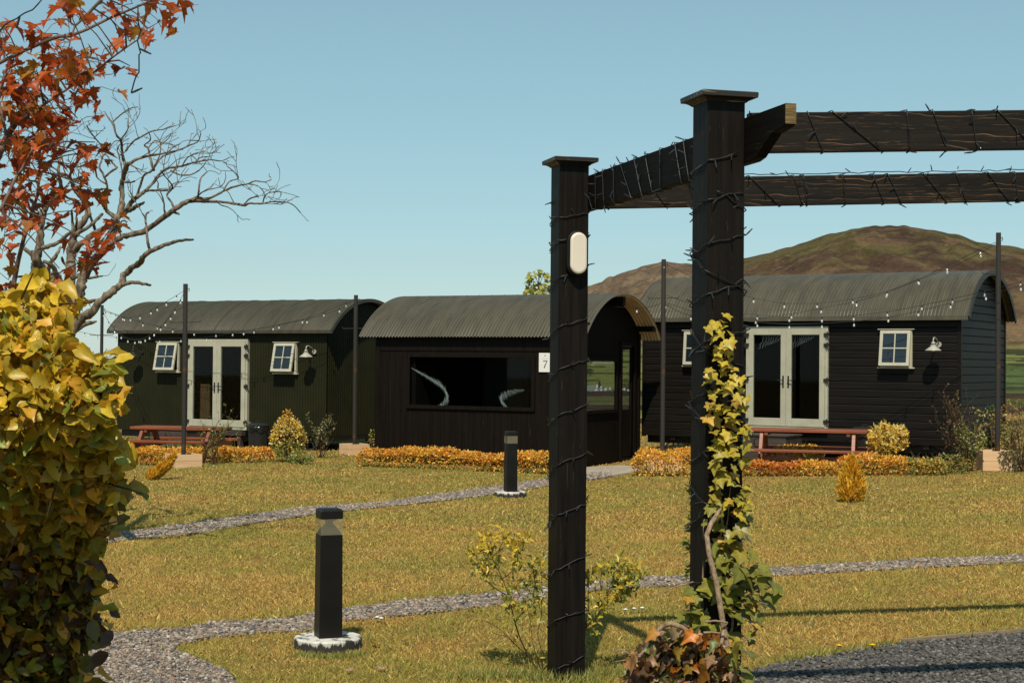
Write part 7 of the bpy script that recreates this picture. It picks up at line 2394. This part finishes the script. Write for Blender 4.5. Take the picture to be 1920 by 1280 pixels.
# tall grass round the feet of things
nb = NB()
def tuft(px, py, r, n, h, cols):
    g = G(px, py)
    p = np.stack([g.x + rng.normal(0, r, n), g.y + rng.normal(0, r, n), np.full(n, g.z)], -1)
    d = np.stack([rng.normal(0, .45, n), rng.normal(0, .45, n), np.ones(n)], -1)
    s = h * rng.uniform(.5, 1.2, n)
    cols = np.array(cols)
    nb.batch(BLADE[0], BLADE[1], frames(d, rand_unit(n) + [0, -1, 0], np.stack([np.full(n, .008) * rng.uniform(.7, 1.5, n), s, s], -1)), p, cols[rng.integers(0, len(cols), n)] * rng.uniform(.7, 1.2, (n, 1)))
GR = [(0.20, 0.24, 0.05), (0.30, 0.30, 0.07), (0.42, 0.36, 0.12)]
for px in range(560, 680, 6): tuft(px, 1236 - abs(px - 615) * 0.12, 0.03, 22, 0.055, GR)
for px in range(1010, 1120, 9): tuft(px, 1280, 0.06, 30, 0.10, GR)
for px in range(690, 1030, 5): tuft(px, 885 - (px - 690) * 0.006, 0.10, 14, 0.11, GR)
for px in range(1395, 1790, 6): tuft(px, 889, 0.10, 14, 0.13, GR)
for px in range(1200, 1290, 6): tuft(px, 890, 0.08, 12, 0.10, GR)
for px in range(230, 520, 7): tuft(px, 876 - max(0, px - 380) * 0.06, 0.10, 9, 0.10, GR)
for px in range(1440, 1680, 12): tuft(px, 1244 - (px - 1440) * 0.15, 0.05, 22, 0.06, GR)
for px in range(1120, 1240, 9): tuft(px, 1268, 0.07, 26, 0.10, GR)
for px in range(870, 1010, 8): tuft(px, 1272, 0.06, 26, 0.10, GR)
for px in range(1450, 1530, 5): tuft(px, 862, 0.10, 18, 0.42, [(0.28, 0.31, 0.06), (0.38, 0.38, 0.09)])
for px in range(240, 420, 8): tuft(px, 843, 0.2, 14, 0.3, [(0.22, 0.27, 0.05), (0.30, 0.33, 0.08)])
for k in range(60): tuft(rng.uniform(500, 1900), rng.uniform(930, 1230), 0.04, 12, 0.05, GR)
o = nb.build('grass', M['grass'], kind='stuff')
tgs(o, 'longer grass blades round the feet of posts, hedges and bollards', 'grass')

# corner of another hut behind the leafy hedge
pa = P(142, 655, 27.0)
hz0 = pa.z
u_ = Vector((math.cos(R(28)), -math.sin(R(28)), 0)); v_ = Vector((math.sin(R(28)), math.cos(R(28)), 0))
W4 = 2.9; L4 = 5.5
org = Vector((pa.x, pa.y, 0)) - u_ * (L4 + 0.2) - v_ * (W4 + 0.13)
hut4 = thing('shepherd_hut', 'grey brown hut hidden behind the leafy hedge with one roof corner showing', 'hut', org, -R(28))
ar4 = Arch(W4, 0.13, hz0, hz0 + 0.8)
barrel_roof(ar4, -0.2, L4 + 0.2).build('roof', M['fence_wood'], hut4)
w = MB()
wall_corr(w, lambda s, o, z: (s, -o, z), 0, L4, 0.4, lambda s: ar4.z(0))
wall_corr(w, lambda s, o, z: (L4 + o, s, z), 0, W4, 0.4, ar4.z)
wall_corr(w, lambda s, o, z: (s, W4 + o, z), 0, L4, 0.4, lambda s: ar4.z(W4))
wall_corr(w, lambda s, o, z: (-o, s, z), 0, W4, 0.4, ar4.z)
w.build('wall', M['lap_wood'], hut4)
fl = MB(); fl.box(0.03, L4 - 0.03, 0.03, W4 - 0.03, 0.40, 0.48); fl.build('floor', M['dark_inside'], hut4)
chassis(hut4, L4, W4, 0.4, (0.8, L4 - 0.8), 0.0)
